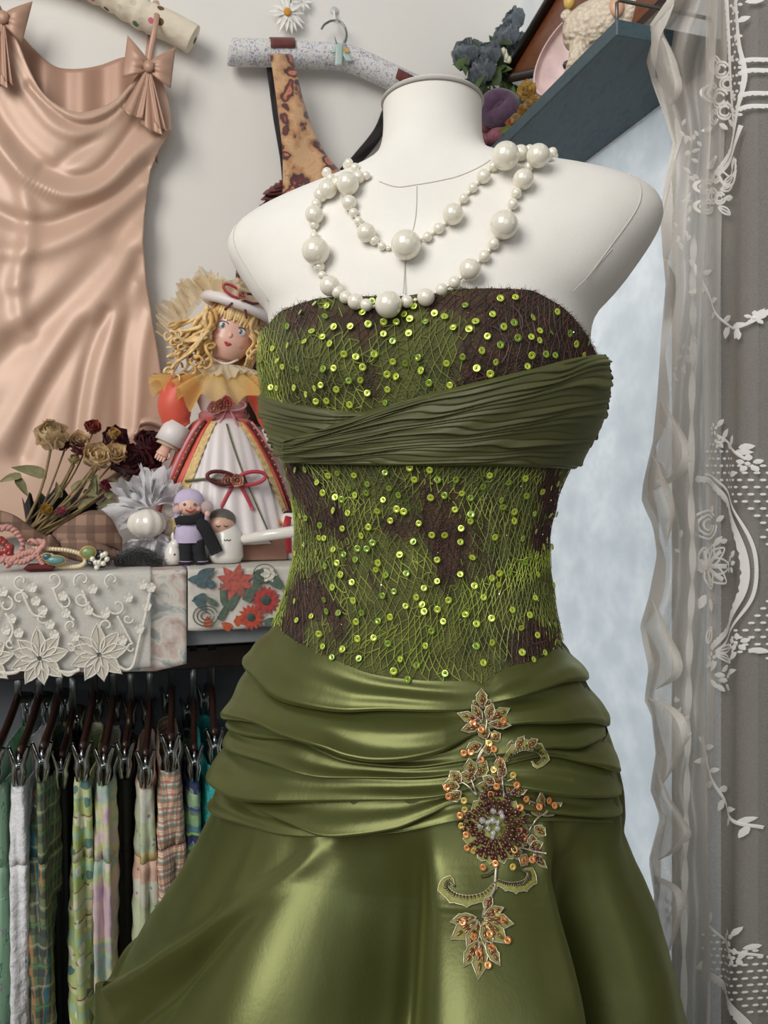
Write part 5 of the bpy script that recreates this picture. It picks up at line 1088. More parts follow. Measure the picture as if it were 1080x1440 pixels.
part('strap_top', grid(np.array([[onB(378 + 34 * i / 5, 75.5, .035) + (-D3) * (.0236 * math.cos(a)) + Z3 * (.0236 * math.sin(a)) for a in np.linspace(-.1, 3.3, 14)] for i in range(6)])), M_burg, pin, solid=.0015)
panel('strap', [(534, 232), (500, 246), (480, 262), (470, 300)], [(622, 150), (600, 200), (580, 250), (560, 300)], .050, M_vel); panel('strap_top_right', [(560, 96), (556, 110)], [(606, 120), (600, 140)], .064, M_burg, 8, 8)
panel('strap_back', [(540, 150), (524, 185), (500, 215), (478, 238)], [(552, 152), (538, 190), (514, 222), (492, 246)], .016, M_lin)
panel('bodice_front', [(396, 290), (392, 330), (390, 400), (392, 460)], [(600, 290), (604, 330), (606, 400), (604, 460)], .05, M_vel, 20, 24)
P = []
for i in range(60):
    t_ = i / 59; x, y = np.interp(t_, [0, .3, .6, 1], [400, 374, 366, 372]), np.interp(t_, [0, .3, .6, 1], [256, 270, 300, 420]); P.append([onB(x + 30 - 30 * j / 4 - 6 * (j == 4) * math.sin(i * 1.2), y + 4 * math.sin(i * 1.3 + j) * j / 4, .034 + .010 * math.sin(i * 1.1) * j / 4) for j in range(5)])
part('ruffle', grid(np.array(P)), M_burg, pin, solid=.001)
xl = lambda y: np.interp(y, [330, 380, 420, 640], [352, 332, 330, 335])
part('skirt', grid(np.array([[onB(xl(y) + (640 - xl(y)) * j / 40, y, .035 + .012 * math.sin(j * .8 + y * .004)) for j in range(41)] for y in np.linspace(335, 600, 24)])), M_dkpr, pin, solid=.001)
# ================================================================ dried daisy on the wall
ds = thing('daisy', onB(407, 18, .002), 'white daisy with orange centre pinned to the wall above the floral hanger', 'flower')
M_dz = simple('daisy_petal', lin(236, 234, 228), .6, noise=.08); c_ = onB(404, 18, .022); ax_ = unit(-D3 + Z3 * .25)
for k in range(15):
    a = 2 * math.pi * k / 15 + rng.normal() * .08; d = N3 * math.cos(a) + Z3 * math.sin(a); part('petal', petal(c_ + d * .005 - ax_ * .001 * (k % 2), unit(d + D3 * .25 - Z3 * .25 + ax_ * .1 * (k % 3)), ax_, .026 * rng.uniform(.85, 1.2), .0085, .2, -.06), M_dz, ds)
part('disc', ball(c_ + ax_ * .002, .0068, 14, 9, (1, 1, .6), (N3, Z3, ax_)), simple('daisy_disc', lin(222, 160, 60), .8, noise=.3, nscale=400, bump=.7, bscale=900), ds)
part('stem', tube([c_, onB(408, 8, .01), onB(414, -30, .004)], .0012, 6), bpy.data.materials['stem_green'], ds)
c2 = onB(424, 2, .012)
for k in range(9): a = 2 * math.pi * k / 9; d = N3 * math.cos(a) + Z3 * math.sin(a); part('petal', petal(c2 + d * .003, d + ax_ * .1, ax_, .016, .006, .2), M_dz, ds)
# ================================================================ shelf rack on the left: board, cloths, hanging rail
TSZ = -0.113; SF = 1.062                                # shelf top height, front edge (room depth)
rack = thing('clothes_rack', RM(-0.55, 1.19, -CH), 'grey shelf rack with a dark wooden hanging rail under the cloth covered top', 'rack')
M_greyp = simple('grey_laminate', lin(150, 152, 156), .5, noise=.05); M_dkw = wood('dark_rail_wood', lin(44, 32, 26), lin(62, 46, 38), (4, 30, 30), .4); M_pan = simple('slate_back_panel', lin(104, 108, 113), .6, noise=.08, nscale=5)
part('shelf_board', bevbox(-0.62, 0.235, SF + .004, CB - .002, TSZ - .022, TSZ), M_greyp, rack, smooth=False)
part('apron', bevbox(-0.62, 0.235, SF + .02, SF + .034, TSZ - .105, TSZ - .022), M_greyp, rack, smooth=False)
part('hanging_rail', bevbox(-0.62, 0.235, 1.160, 1.182, -.268, -.236), M_dkw, rack, smooth=False)
part('back_panel', bevbox(-0.62, 0.235, CB - .012, CB - .003, -CH + .02, TSZ - .022), M_pan, rack, smooth=False)
for n_ in (-0.62, 0.217): part('side_panel', bevbox(n_, n_ + .018, 1.09, CB - .013, -CH, TSZ - .022), M_greyp, rack, smooth=False)
def shelf_at(n, d, z=0.0): return RM(n, d, TSZ + z)
def nT(px, d=SF):   # room coordinate n of a picture column at room depth d
    r = np.array([(px - 540) / F, 1.0]); y = d / (r @ DD); return float(NN @ (r * y))
def onF(px, py, off=0.0): return onB(px, py, c=SF - off)
# ---- cloths: each lies on the shelf and hangs over the front edge
def cloth(name, label, x0, x1, ybot, mat, lift, hang_off, nu=50, wave=.003, flare=0):
    n0, n1 = nT(x0), nT(x1); P = []
    for i in range(nu):
        t_ = i / (nu - 1); px = x0 + (x1 - x0) * t_; n = n0 + (n1 - n0) * t_; row = []
        for d in (CB - .06, CB - .12, SF + .06, SF + .03, SF + .008): row.append(shelf_at(n, d, lift))
        row.append(shelf_at(n, SF - hang_off * .7, lift - .0012)); yb = np.interp(t_, np.linspace(0, 1, len(ybot)), ybot)
        ztop = TSZ + lift - .004; zb = onF(px, yb, hang_off)[2] - CH
        for k in range(16): q = k / 15; row.append(RM(n + flare * q * (t_ - .5), SF - hang_off - wave * q * math.sin(t_ * 17 + x0) - .003 * q, ztop + (zb - ztop) * q))
        P.append(row)
    o = part(name, grid(np.array(P)), mat, None, solid=.0006); tag(o, label, 'cloth'); return o
def tapestry():
    t = NT('faded_tapestry'); co = t.coord(); n = t.noise(co, 22, 4, .6, 1.5); t.bs(Base_Color=t.ramp(n.outputs[0], [(.28, lin(150, 132, 128)), (.42, lin(196, 176, 166)), (.52, lin(212, 206, 196)), (.62, lin(150, 158, 158)), (.72, lin(196, 150, 142))]), Roughness=.9); t.bump(t.noise(co, 700, 2).outputs[0], .4, .001); return t.m
tap = cloth('tapestry_runner', 'faded grey and rose tapestry runner hanging under the lace cloth', -60, 262, (930, 930, 930, 932, 936, 944, 944, 932), tapestry(), .0012, .004)
M_wlin = simple('ivory_printed_linen', lin(206, 200, 190), .9, noise=.12, nscale=60, bump=.4, bscale=900)
flo = cloth('floral_cloth', 'ivory cloth printed with red lilies and gerberas hanging beside the gown hip', 264, 425, (886, 886, 884, 882, 878, 868), M_wlin, .0018, .004)
# print on the floral cloth: flat shapes of dye lying on the weave
def onP(px, py, h=.0062): return onF(px, py, h + .0038)
def dye(name, mb, c, parent): return part(name, mb.vf, simple(name + '_dye', lin(*c), .9, noise=.35, nscale=180), parent)
def pl(mb, x, y, dg, L, w, h=.006): a = math.radians(dg); p = onP(x, y, h); q = onP(x + L * math.cos(a), y - L * math.sin(a), h); mb.add(petal(p, q - p, -D3, np.linalg.norm(q - p), w * p[1] / F, .02))
mb = MB()
for dg in (20, 75, 130, 165, 205, 250, 300, 345): pl(mb, 331, 818, dg, 27, 14)
dye('lily', mb, (188, 98, 86), flo)
mb = MB(); 
for dg in range(0, 360, 24): pl(mb, 374, 844, dg, 21, 9)
dye('gerbera', mb, (184, 74, 70), flo); mb = MB()
for dg in range(0, 360, 24): pl(mb, 353, 868, dg + 9, 19, 8)
dye('gerbera', mb, (196, 84, 66), flo)
mb = MB().add(lathe(onP(374, 844, .0072), [(0, .0004), (.006, .0002), (.0066, 0)], 14, (N3, Z3, -D3))).add(lathe(onP(353, 868, .0072), [(0, .0004), (.005, .0002), (.0056, 0)], 14, (N3, Z3, -D3))); dye('flower_eye', mb, (70, 92, 86), flo)
mb = MB()
for x, y, dg, L, w in ((280, 812, 30, 26, 16), (282, 826, 80, 22, 14), (276, 838, 300, 26, 14), (285, 815, 180, 22, 14), (290, 838, 200, 22, 12), (300, 825, 140, 18, 12)): pl(mb, x, y, dg, L, w)
dye('blue_rose', mb, (86, 106, 110), flo); mb = MB()
for x, y, dg, L, w in ((312, 846, 75, 26, 8), (316, 852, 100, 34, 9), (322, 858, 60, 40, 9), (308, 872, 60, 40, 9), (304, 850, 150, 24, 9), (345, 845, 60, 26, 16), (356, 812, 10, 34, 20), (380, 812, 320, 26, 16), (395, 872, 40, 30, 16), (400, 856, 80, 24, 14), (372, 876, 10, 26, 12), (365, 832, 120, 18, 12)): pl(mb, x, y, dg, L, w)
dye('print_leaf', mb, (96, 112, 98), flo); mb = MB()
for r_, x, y in ((16, 289, 866), (11, 289, 866), (6, 289, 866), (14, 372, 806), (8, 372, 806)): mb.add(tube([onP(x + r_ * 1.1 * math.cos(a), y + r_ * .9 * math.sin(a), .0064) for a in np.linspace(0, 6.0, 20)], .0007, 4))
dye('rose_outline', mb, (110, 112, 96), flo)['kind'] = 'stuff'; mb = MB()
for x, y, dg in ((292, 882, 90), (330, 877, 30), (338, 880, 110), (325, 884, 150)): pl(mb, x, y, dg, 16, 12)
dye('red_bud', mb, (196, 92, 62), flo); mb = MB()
for dg in (0, 60, 120, 180, 240, 300): pl(mb, 378, 808, dg, 12, 9, .0066)
dye('white_rose', mb, (228, 222, 208), flo)
# ---- sheer lace cloth with embroidered poinsettias
M_lsheer = sheer('ivory_organza', lin(242, 240, 234), .52, (300, 300, 300), .1, .25); M_emb = simple('ivory_embroidery', lin(238, 233, 221), .75, noise=.15, nscale=500, bump=.8, bscale=800)
M_emb2 = sheer('ivory_stitched_net', lin(228, 221, 206), .86, (700, 700, 700), .12, .2)
lace = cloth('lace_cloth', 'sheer ivory cloth embroidered with poinsettias and scrolls over the shelf edge', -60, 212, (938, 944, 944, 940, 944, 944, 946, 940, 936), M_lsheer, .0026, .009, 80, .002)
def onL(px, py, h=0.0): return onF(px, py, .0165 + h)
def lp(mb, x, y, dg, L, w, h=0.0, cup=.06, tip=.6): a = math.radians(dg); p = onL(x, y, h); q = onL(x + L * math.cos(a), y - L * math.sin(a), h + .001); mb.add(petal(p, q - p, -D3, np.linalg.norm(q - p), w * p[1] / F, cup, tip=tip))
def poinsettia(x, y, s):
    for dg, L in ((95, 44), (50, 42), (140, 40), (15, 42), (165, 40), (-40, 40), (-80, 36), (-120, 40), (200, 42)):
        mb = MB(); lp(mb, x + 3 * s * math.cos(math.radians(dg)), y - 3 * s * math.sin(math.radians(dg)), dg, L * s, 20 * s); part('petal', mb.vf, M_emb2, lace); a = math.radians(dg)
        d = np.array([math.cos(a), -math.sin(a)]); sd = np.array([-d[1], d[0]]); L_ = L * s; out = [np.array([x, y]) + d * L_ * t_ + sd * 20 * s * q for t_, q in ((.08, .1), (.3, .42), (.55, .52), (.8, .3), (1.02, 0), (.8, -.3), (.55, -.52), (.3, -.42), (.08, -.1))]
        mb = MB().add(tube([onL(p[0], p[1], .0012) for p in out], .0011, 5)).add(tube([onL(x + d[0] * L_ * t_, y + d[1] * L_ * t_, .0014) for t_ in (.1, .5, .9)], .0007, 4)); part('petal_cord', mb.vf, M_emb, lace)
poinsettia(56, 926, .98); poinsettia(140, 921, .98); poinsettia(-18, 930, .9)
def scroll(L, w=4.0):
    w *= .62
    q = smooth_path([(a, b, 0) for a, b in L], 34)[:, :2]; part('scroll', tube([onL(p[0], p[1], .001) for p in q], w * .5 / F, 6, flat=.5, nrm=-D3), M_emb, lace)
def spiral(cx, cy, r, a0, sg=1): return [(cx + r * (1 - .75 * t_) * math.cos(a0 + sg * 5.4 * t_), cy + r * (1 - .75 * t_) * math.sin(a0 + sg * 5.4 * t_)) for t_ in np.linspace(0, 1, 12)]
for a in ((30, 818, 13, 1.2, 1), (75, 815, 13, 1.8, -1), (116, 816, 13, 2.4, 1), (28, 842, 11, 0, -1), (115, 842, 12, 0.4, 1), (158, 816, 12, 2, 1), (165, 852, 14, 3, -1), (90, 848, 12, 4, 1), (8, 850, 12, 5, 1), (60, 868, 9, 1, 1), (100, 880, 9, 2, 1), (180, 870, 8, 0, 1), (150, 880, 9, 3, 1), (100, 912, 7, 4, 1), (185, 912, 7, 5, -1), (14, 905, 7, 1, 1)): scroll(spiral(*a), 5)
for L in ([(30, 830), (45, 862), (60, 868)], [(116, 830), (130, 862), (150, 870)], [(75, 828), (84, 850), (104, 872)], [(8, 862), (18, 884), (14, 900)], [(165, 866), (178, 890), (186, 905)], [(-10, 820), (0, 850), (-10, 880)]): scroll(L, 6)
def bloss(x, y, r=8):
    mb = MB()
    for k in range(5): lp(mb, x, y, 72 * k + 15, r, r * .95, .001, .12, 1.7)
    part('blossom', mb.vf, M_emb, lace)
for x, y in ((45, 826), (88, 838), (92, 862), (124, 858), (60, 858), (70, 878), (148, 862), (130, 828), (200, 822), (206, 852), (196, 884), (4, 832), (16, 870), (26, 890), (105, 895), (180, 840), (50, 845), (172, 900), (8, 886), (76, 892), (212, 826)): bloss(x, y, 7.5)
scroll([(-40, 938), (0, 946), (20, 946), (30, 940)], 9); scroll([(82, 944), (98, 946), (112, 942)], 9); scroll([(166, 936), (178, 942), (188, 934), (196, 900), (204, 868), (212, 830)], 7); scroll([(80, 940), (96, 950), (112, 940)], 6)
# ================================================================ trousers and skirts on clip hangers
M_chr = simple('chrome', lin(200, 202, 206), .14, 1.0); M_hwood = wood('dark_hanger_wood', lin(34, 24, 21), lin(58, 36, 28), (20, 20, 20), .3); M_flat = simple('hook_strip_metal', lin(150, 152, 154), .3, .9)
def hanger(px, near_d, label, cz=-.356, grp='clip hangers under the shelf'):
    n = nT(px, near_d); h = thing('clip_hanger', RM(n, 1.171, -.34), label, 'hanger', grp)
    mb = tube(smooth_path([RM(n, near_d + .004, cz + .004), RM(n + .002, near_d + .05, cz + .014), RM(n + .004, 1.13, cz + .028), RM(n + .004, 1.171, cz + .036), RM(n + .004, 1.21, cz + .028), RM(n + .004, CB - .03, cz + .008)], 24), .0085, 10, flat=.55, nrm=N3)
    part('arm', mb, M_hwood, h)
    P = [RM(n + .004, 1.171, cz + .036)] + [RM(n + .004, 1.171 + .024 * math.sin(a) , -.246 + .024 * math.cos(a) - .0) for a in np.linspace(2.9, -1.9, 16)]
    P = [RM(n + .004, 1.171, cz + .036), RM(n + .004, 1.169, cz + .07)] + [RM(n + .004, 1.171 + .018 * math.sin(a), -.247 + .0165 * math.cos(a)) for a in np.linspace(3.4, -1.2, 16)]
    part('hook', tube(P, .0050, 8, flat=.35, nrm=D3), M_flat, h)
    for dd in (near_d - .002, CB - .036):     # clips: two sprung jaws with spread handles
        c = RM(n, dd, cz - .012); cl = MB()
        for sg in (-1, 1):
            cl.add(tube([c + N3 * sg * .0035 - Z3 * .020, c + N3 * sg * .0055 - Z3 * .004, c + N3 * sg * .0045 + Z3 * .004, c + N3 * sg * .011 + Z3 * .026], [.0032, .004, .0036, .0026], 8, flat=2.0, nrm=D3))
        cl.add(tube([c - N3 * .007 + Z3 * .002, c + N3 * .007 + Z3 * .002], .0042, 10)); cl.add(tube([c + Z3 * .002, c + Z3 * .018, RM(n, dd, cz + .006)], .0018, 6)); part('clip', cl.vf, M_chr, h)
    return n
def garment(name, px0, px1, top_py, label, cat, mat, near_d=1.03, seed=0, flare=1.15, bottom=-1.0, amp=.003, tilt=0.0, attr=None, shape=None):
    """a garment folded over itself, hung by its waistband from the clips: waistband, then a long wrinkled fall"""
    g = np.random.default_rng(seed); n0, n1 = nT(px0, near_d), nT(px1, near_d); nc, hw = (n0 + n1) / 2, (n1 - n0) / 2
    zt = W(px0, top_py, near_d / (np.array([(px0 + px1) / 2 - 540, F]) / F @ DD))[2] - CH; m_ = 46; k = 44; ph = g.uniform(0, 6, 8); fq = g.uniform(3, 9, 8); P = []
    depth = CB - .03 - near_d
    for i in range(m_):
        v = i / (m_ - 1); z = zt + (bottom - zt) * v ** 1.15; w = hw * (1 + (flare - 1) * min(1, v * 2.2)) ; row = []
        if i == 0: w *= .92
        for j in range(k):
            a = 2 * math.pi * j / k; c_, s_ = math.cos(a), math.sin(a); x = np.sign(c_) * abs(c_) ** .75 * w; y = (np.sign(s_) * abs(s_) ** .5) * depth / 2
            wr = sum(math.sin(fq[q] * a + ph[q] + z * (4 + 3 * q)) for q in range(5)) / 5 * amp * (0.3 + min(1, v * 4)) * 2.2 + .0012 * math.sin(z * 160 + 5 * math.sin(a * 3)) * (amp > .0035)
            row.append(RM(nc + x + wr * c_ + tilt * v * .1, near_d + depth / 2 + y + wr * s_ * 1.4, z))
        P.append(row)
    t_ = thing(name, RM(nc, near_d + depth / 2, bottom), label, cat, None)
    nb = 9; P = np.array(P); part('waistband', grid(P[:nb + 1] + 0, False, True), mat, t_, solid=.0014)
    part('fall', grid(P[nb:], False, True), mat, t_, solid=.0010); return t_, P
def coordN(t, scale, extra=0.0):
    """fabric coordinates: across the cloth (n and depth together) and down"""
    return t.coord(scale=scale, rot=(0, 0, -math.atan2(NN[1], NN[0])))
def plaid(name, base, bars, sc=95.0):
    t = NT(name); co = coordN(t, (1, 1, 1)); s = t.nd('ShaderNodeSeparateXYZ', None, Vector=co); X = t.math('ADD', s.outputs[0], s.outputs[1]); c = base
    for (ax, f, ph, wd, col, al) in bars:
        src = X if ax == 'x' else s.outputs[2]; fr = t.math('FRACT', t.math('MULTIPLY_ADD', src, f, ph)); mk = t.math('MULTIPLY', t.math('LESS_THAN', fr, wd), al); c = t.mix(mk, c, col)
    t.bs(Base_Color=c, Roughness=.85); t.bump(t.noise(t.coord(), 700, 2).outputs[0], .3, .001); return t.m
def bands(name, stops, freq=7.0, noise_cols=None, nsc=60, am=.5, thr=.4):
    """woven stripes down the cloth with scattered motifs"""
    t = NT(name); co = coordN(t, (1, 1, 1)); s = t.nd('ShaderNodeSeparateXYZ', None, Vector=co); w = t.noise(co, 14, 2)
    fr = t.math('FRACT', t.math('MULTIPLY_ADD', s.outputs[2], freq, t.math('MULTIPLY', w.outputs[0], .35))); c = t.ramp(fr, stops, 'CONSTANT').outputs[0]
    if noise_cols:
        v = t.nd('ShaderNodeTexVoronoi', {'feature': 'F1'}, Vector=co, Scale=nsc); cr = t.ramp(t.nd('ShaderNodeSeparateColor', None, Color=v.outputs['Color']).outputs[0], [(q / len(noise_cols), cc) for q, cc in enumerate(noise_cols)], 'CONSTANT'); c = t.mix(t.math('MULTIPLY', t.math('LESS_THAN', v.outputs['Distance'], thr), am), c, cr.outputs[0])
    t.bs(Base_Color=c, Roughness=.85); t.bump(t.noise(t.coord(), 500, 3).outputs[0], .4, .0015); return t.m
def marbled(name, stops, sc=12.0):
    t = NT(name); n = t.noise(t.coord(), sc, 3, .5, 1.2); t.bs(Base_Color=t.ramp(n.outputs[0], stops), Roughness=.8); t.bump(t.noise(t.coord(), 300, 3).outputs[0], .35, .002); return t.m
G = [('mint_trousers', -26, 9, 1106, 'mint green printed trousers at the far left of the rail', 'trousers', print_mat('mint_print', lin(150, 190, 160), [lin(90, 140, 112), lin(196, 214, 196), lin(160, 150, 160)], 60, .3), .002),
     ('white_crinkled_trousers', 11, 42, 1104, 'white crinkled cotton trousers hanging on the rail', 'trousers', simple('white_crinkle_cotton', lin(226, 226, 228), .85, bump=.9, bscale=70, bdist=.006), .004),
     ('plaid_trousers', 44, 74, 1098, 'green, blue and tan plaid trousers hanging on the rail', 'trousers', plaid('green_plaid', lin(112, 122, 84), [('x', 84, 0, .36, lin(52, 66, 66), .7), ('z', 40, 0, .36, lin(52, 64, 68), .65), ('x', 84, .6, .18, lin(178, 122, 84), .7), ('x', 42, .25, .22, lin(30, 100, 116), .8), ('z', 40, .55, .12, lin(170, 170, 140), .5), ('z', 20, .3, .12, lin(52, 106, 62), .6)]), .003),
     ('lime_trousers', 100, 130, 1098, 'pale lime trousers with white and brown woven motifs', 'trousers', bands('lime_weave', [(0, lin(172, 186, 120)), (.16, lin(196, 204, 164)), (.22, lin(142, 98, 68)), (.25, lin(178, 190, 126)), (.46, lin(150, 178, 150)), (.5, lin(190, 198, 150)), (.70, lin(150, 112, 76)), (.725, lin(172, 188, 116)), (.9, lin(160, 190, 160))], 11, [lin(226, 224, 204), lin(60, 110, 118), lin(216, 206, 176), lin(226, 222, 200)], 52, .85, .36), .003),
     ('pastel_trousers', 131, 161, 1104, 'pastel pink, lilac and yellow tie-dyed trousers', 'trousers', marbled('pastel_tie_dye', [(.3, lin(186, 160, 182)), (.42, lin(212, 188, 190)), (.5, lin(200, 202, 150)), (.58, lin(160, 186, 178)), (.68, lin(206, 168, 178))], 16), .0036),
     ('patchwork_trousers', 190, 219, 1108, 'pale patchwork print trousers next to the red gingham skirt', 'trousers', bands('patchwork', [(0, lin(190, 200, 166)), (.2, lin(206, 206, 190)), (.38, lin(214, 178, 158)), (.62, lin(208, 206, 200)), (.86, lin(206, 190, 130)), (.93, lin(186, 196, 170))], 5.2, [lin(90, 60, 60), lin(212, 204, 180), lin(70, 90, 110), lin(206, 190, 140)], 95, .6, .22), .003),
     ('gingham_skirt', 222, 257, 1086, 'red, green and cream gingham skirt with banded waist', 'skirt', plaid('gingham', lin(226, 218, 198), [('x', 150, 0, .45, lin(176, 60, 74), .55), ('z', 118, 0, .42, lin(170, 62, 72), .6), ('x', 75, .3, .2, lin(74, 128, 104), .55), ('z', 59, .35, .2, lin(70, 126, 100), .6), ('z', 59, .7, .14, lin(206, 160, 80), .6)]), .003),
     ('blue_green_skirt', 262, 284, 1100, 'green and violet printed skirt between gingham and teal garments', 'skirt', bands('blue_green_print', [(0, lin(128, 164, 118)), (.3, lin(80, 100, 150)), (.36, lin(150, 180, 140)), (.6, lin(52, 56, 96)), (.8, lin(146, 186, 96)), (.85, lin(90, 130, 140))], 13, [lin(60, 60, 110), lin(160, 190, 150)], 60, .5), .0025),
     ('teal_skirt', 287, 316, 1078, 'bright teal patterned skirt hanging closest to the gown', 'skirt', print_mat('teal_print', lin(44, 158, 158), [lin(24, 120, 128), lin(90, 190, 184)], 90, .35), .0025)]
OR_ = ['leftmost', 'second', 'third']
lab = ['clip hanger holding the mint trousers', 'clip hanger holding the white crinkled trousers', 'clip hanger holding the plaid trousers', 'clip hanger holding the lime trousers', 'clip hanger holding the pastel trousers', 'clip hanger holding the patchwork trousers', 'clip hanger holding the gingham skirt', 'clip hanger holding the green and violet skirt', 'clip hanger holding the teal skirt']
for k, (nm, x0, x1, ty, lb, ct, mt, am) in enumerate(G):
    nd_ = 1.03 if k < 7 else 1.045
    czk = W(0, ty - 38, nd_ / (np.array([(x0 + x1) / 2 - 540, F]) / F @ DD))[2] - CH + 0
    hanger((x0 + x1) / 2, nd_, 'dark wooden ' + lab[k], czk); garment(nm, x0, x1, ty, lb, ct, mt, nd_, k + 1, 1.22, amp=am * 1.5)
# dark garments pushed between them
for k, (x0, x1, ty, c, lb) in enumerate(((76, 96, 1110, (34, 32, 32), 'black trousers hanging behind the plaid pair'), (164, 187, 1096, (40, 38, 30), 'dark olive trousers hanging between the pastel and patchwork pairs'))):
    czk = W(0, ty - 38, 1.07 / (np.array([(x0 + x1) / 2 - 540, F]) / F @ DD))[2] - CH
    hanger((x0 + x1) / 2, 1.07, 'dark wooden clip hanger holding the ' + lb.split(' hanging')[0], czk); garment('dark_trousers', x0, x1, ty, lb, 'trousers', simple('dark_cloth_%d' % k, lin(*c), .9, noise=.3), 1.08, 30 + k, 1.2, amp=.003)
# untucked corner of the pastel pair
P = [[onB(122 + 44 * i / 9 + 4 * math.sin(j), 1322 + (30 - 10 * j / 6) * (1 - abs(i - 4) / 6) * j / 6 + 10 * math.sin(i * .8), c=1.026 - .012 * math.sin(j / 6 * 3)) for j in range(7)] for i in range(10)]
# ================================================================ things standing on the shelf
def Q(px, py, c=1.2): return onB(px, py, c=c)
def kpx(px, c=1.2): return c / (np.array([(px - 540) / F, 1.0]) @ DD) / F          # metres per picture unit at that depth
VD = -D3                                                                              # towards the room
def base_at(px, c): p = Q(px, 700, c); return V3(p[0], p[1], CH + TSZ + .0035)
# ---------------- porcelain doll
DC = 1.20; kd = kpx(315, DC)
doll = thing('porcelain_doll', base_at(312, DC), 'porcelain doll with blonde curls, tulle hat and coral gown on the shelf', 'doll')
M_porc = NT('painted_porcelain').bs(Base_Color=lin(232, 184, 164), Roughness=.35, Coat_Weight=.2).m
M_blush = simple('blush_paint', lin(230, 168, 150), .4); M_lip = simple('lip_paint', lin(178, 58, 60), .35); M_eyew = simple('eye_white', lin(226, 224, 220), .25); M_iris = simple('iris_glass', lin(88, 104, 112), .1, coat=.8); M_lash = simple('lash_paint', lin(48, 36, 32), .5); M_brow = simple('brow_paint', lin(196, 150, 116), .6)
M_hair = simple('blonde_hair', lin(236, 204, 146), .38, noise=.25, nscale=140, sheen=.2); M_hair2 = simple('golden_hair', lin(224, 180, 110), .35, noise=.25, nscale=140)
def stretchy(m):   # fine strands
    return m
M_coral = satin('coral_satin', lin(206, 76, 56), lin(220, 92, 70), .45, 0.0); M_dwh = satin('white_satin', lin(222, 212, 210), lin(232, 224, 222), .4, 0.0); M_dpink = satin('pink_satin', lin(206, 130, 138), lin(218, 146, 152), .4, 0.0)
M_yorg = sheer('yellow_organza', lin(240, 206, 130), .66, (300, 300, 300), .12, .35); M_crl = sheer('cream_lace', lin(232, 220, 190), .8, (900, 900, 900), .2, .3); M_tul = sheer('cream_tulle', lin(240, 222, 184), .6, (700, 700, 700), .15, .35)
M_maroon = simple('maroon_braid', lin(96, 30, 34), .5, noise=.4, nscale=500); M_gold = simple('gold_trim', lin(206, 164, 92), .4, .5); M_rosep = tinted('ribbon_rose', .6, .3, thin=.45); M_grr = simple('green_ribbon', lin(92, 96, 60), .5); M_redr = simple('red_ribbon', lin(186, 62, 78), .45)
hc = Q(325, 466, DC - .012); up = unit(Z3 * .93 + N3 * .30 - D3 * .1); rt = unit(np.cross(unit(VD + N3 * -.02), up)) * -1; rt = unit(N3 - up * (N3 @ up)); fw = unit(np.cross(rt, up)); fw = fw if fw @ VD > 0 else -fw
def HP(x, y, z=0.0): return hc + rt * (x * kd) + up * (y * kd) + fw * (z * kd)    # head frame in picture units
# head: ring loft with forehead, cheeks, chin
prof = [(-44, 4, 6), (-41, 15, 16), (-34, 23, 22), (-24, 29, 26), (-12, 32, 28), (2, 33.5, 29), (16, 33, 29), (28, 29, 26), (36, 22, 20), (42, 8, 8)]
pr = smooth_path(prof, 26); V = []
for y, wx, wz in pr: V.append([HP(wx * math.cos(a), y, wz * math.sin(a) + (2 if y < -10 else 0)) for a in np.linspace(0, 2 * math.pi, 32, endpoint=False)])
head = part('head', grid(np.array(V), False, True), M_porc, doll)
def fz_(x, y):   # front of the face at head coordinates
    wx = np.interp(y, pr[:, 0], pr[:, 1]); wz = np.interp(y, pr[:, 0], pr[:, 2]); return wz * math.sqrt(max(.02, 1 - (x / wx) ** 2)) + (2 if y < -10 else 0)
part('nose', ball(HP(-1, -9, fz_(-1, -9) - .5), 3.6 * kd, 10, 8, (.9, 1.1, 1.4), (rt, fw, up)), M_porc, head)
for sx in (-1, 1):
    x = sx * 12.5 - 1
    part('eye', ball(HP(x, 1, fz_(x, 1) - 2.6), 6.2 * kd, 14, 9, (1.12, .7, .92), (rt, fw, up)), M_eyew, head); part('iris', ball(HP(x - .4, 1, fz_(x, 1) - .6), 4.2 * kd, 12, 8, (1, .6, 1), (rt, fw, up)), M_iris, head)
    part('pupil', ball(HP(x - .5, 1, fz_(x, 1) + .9), 1.7 * kd, 10, 6, (1, .6, 1), (rt, fw, up)), M_lash, head)
    part('lash', tube([HP(x + q * 5.6, 6.6 - q * q * 1.8, fz_(x + q * 5.6, 6) + .5) for q in np.linspace(-1, 1, 9)], .7 * kd, 6), M_lash, head); part('eyebrow', tube([HP(x + q * 7, 16 - q * q * 3.6, fz_(x + q * 7, 16) + .3) for q in np.linspace(-1, 1, 8)], .55 * kd, 6), M_brow, head)
    part('cheek', ball(HP(sx * 18 - 1, -14, fz_(sx * 18 - 1, -14) - 2.6), 8 * kd, 16, 10, (1, .35, .9), (unit(rt + fw * -.6 * sx), unit(fw + rt * .6 * sx), up)), M_blush, head)
part('mouth', MB().add(ball(HP(-2.8, -20, fz_(-3, -20) - .8), 2.7 * kd, 10, 7, (1.25, .7, .75), (rt, fw, up))).add(ball(HP(1.6, -20, fz_(2, -20) - .8), 2.7 * kd, 10, 7, (1.25, .7, .75), (rt, fw, up))).add(ball(HP(-.6, -22, fz_(0, -22) - 1), 3.0 * kd, 10, 7, (1.2, .7, .7), (rt, fw, up))).vf, M_lip, head)
part('neck', tube([HP(-2, -38, 0), Q(316, 520, DC), Q(314, 540, DC)], [13 * kd, 13 * kd, 24 * kd], 16), M_porc, doll)
nb_ = MB()
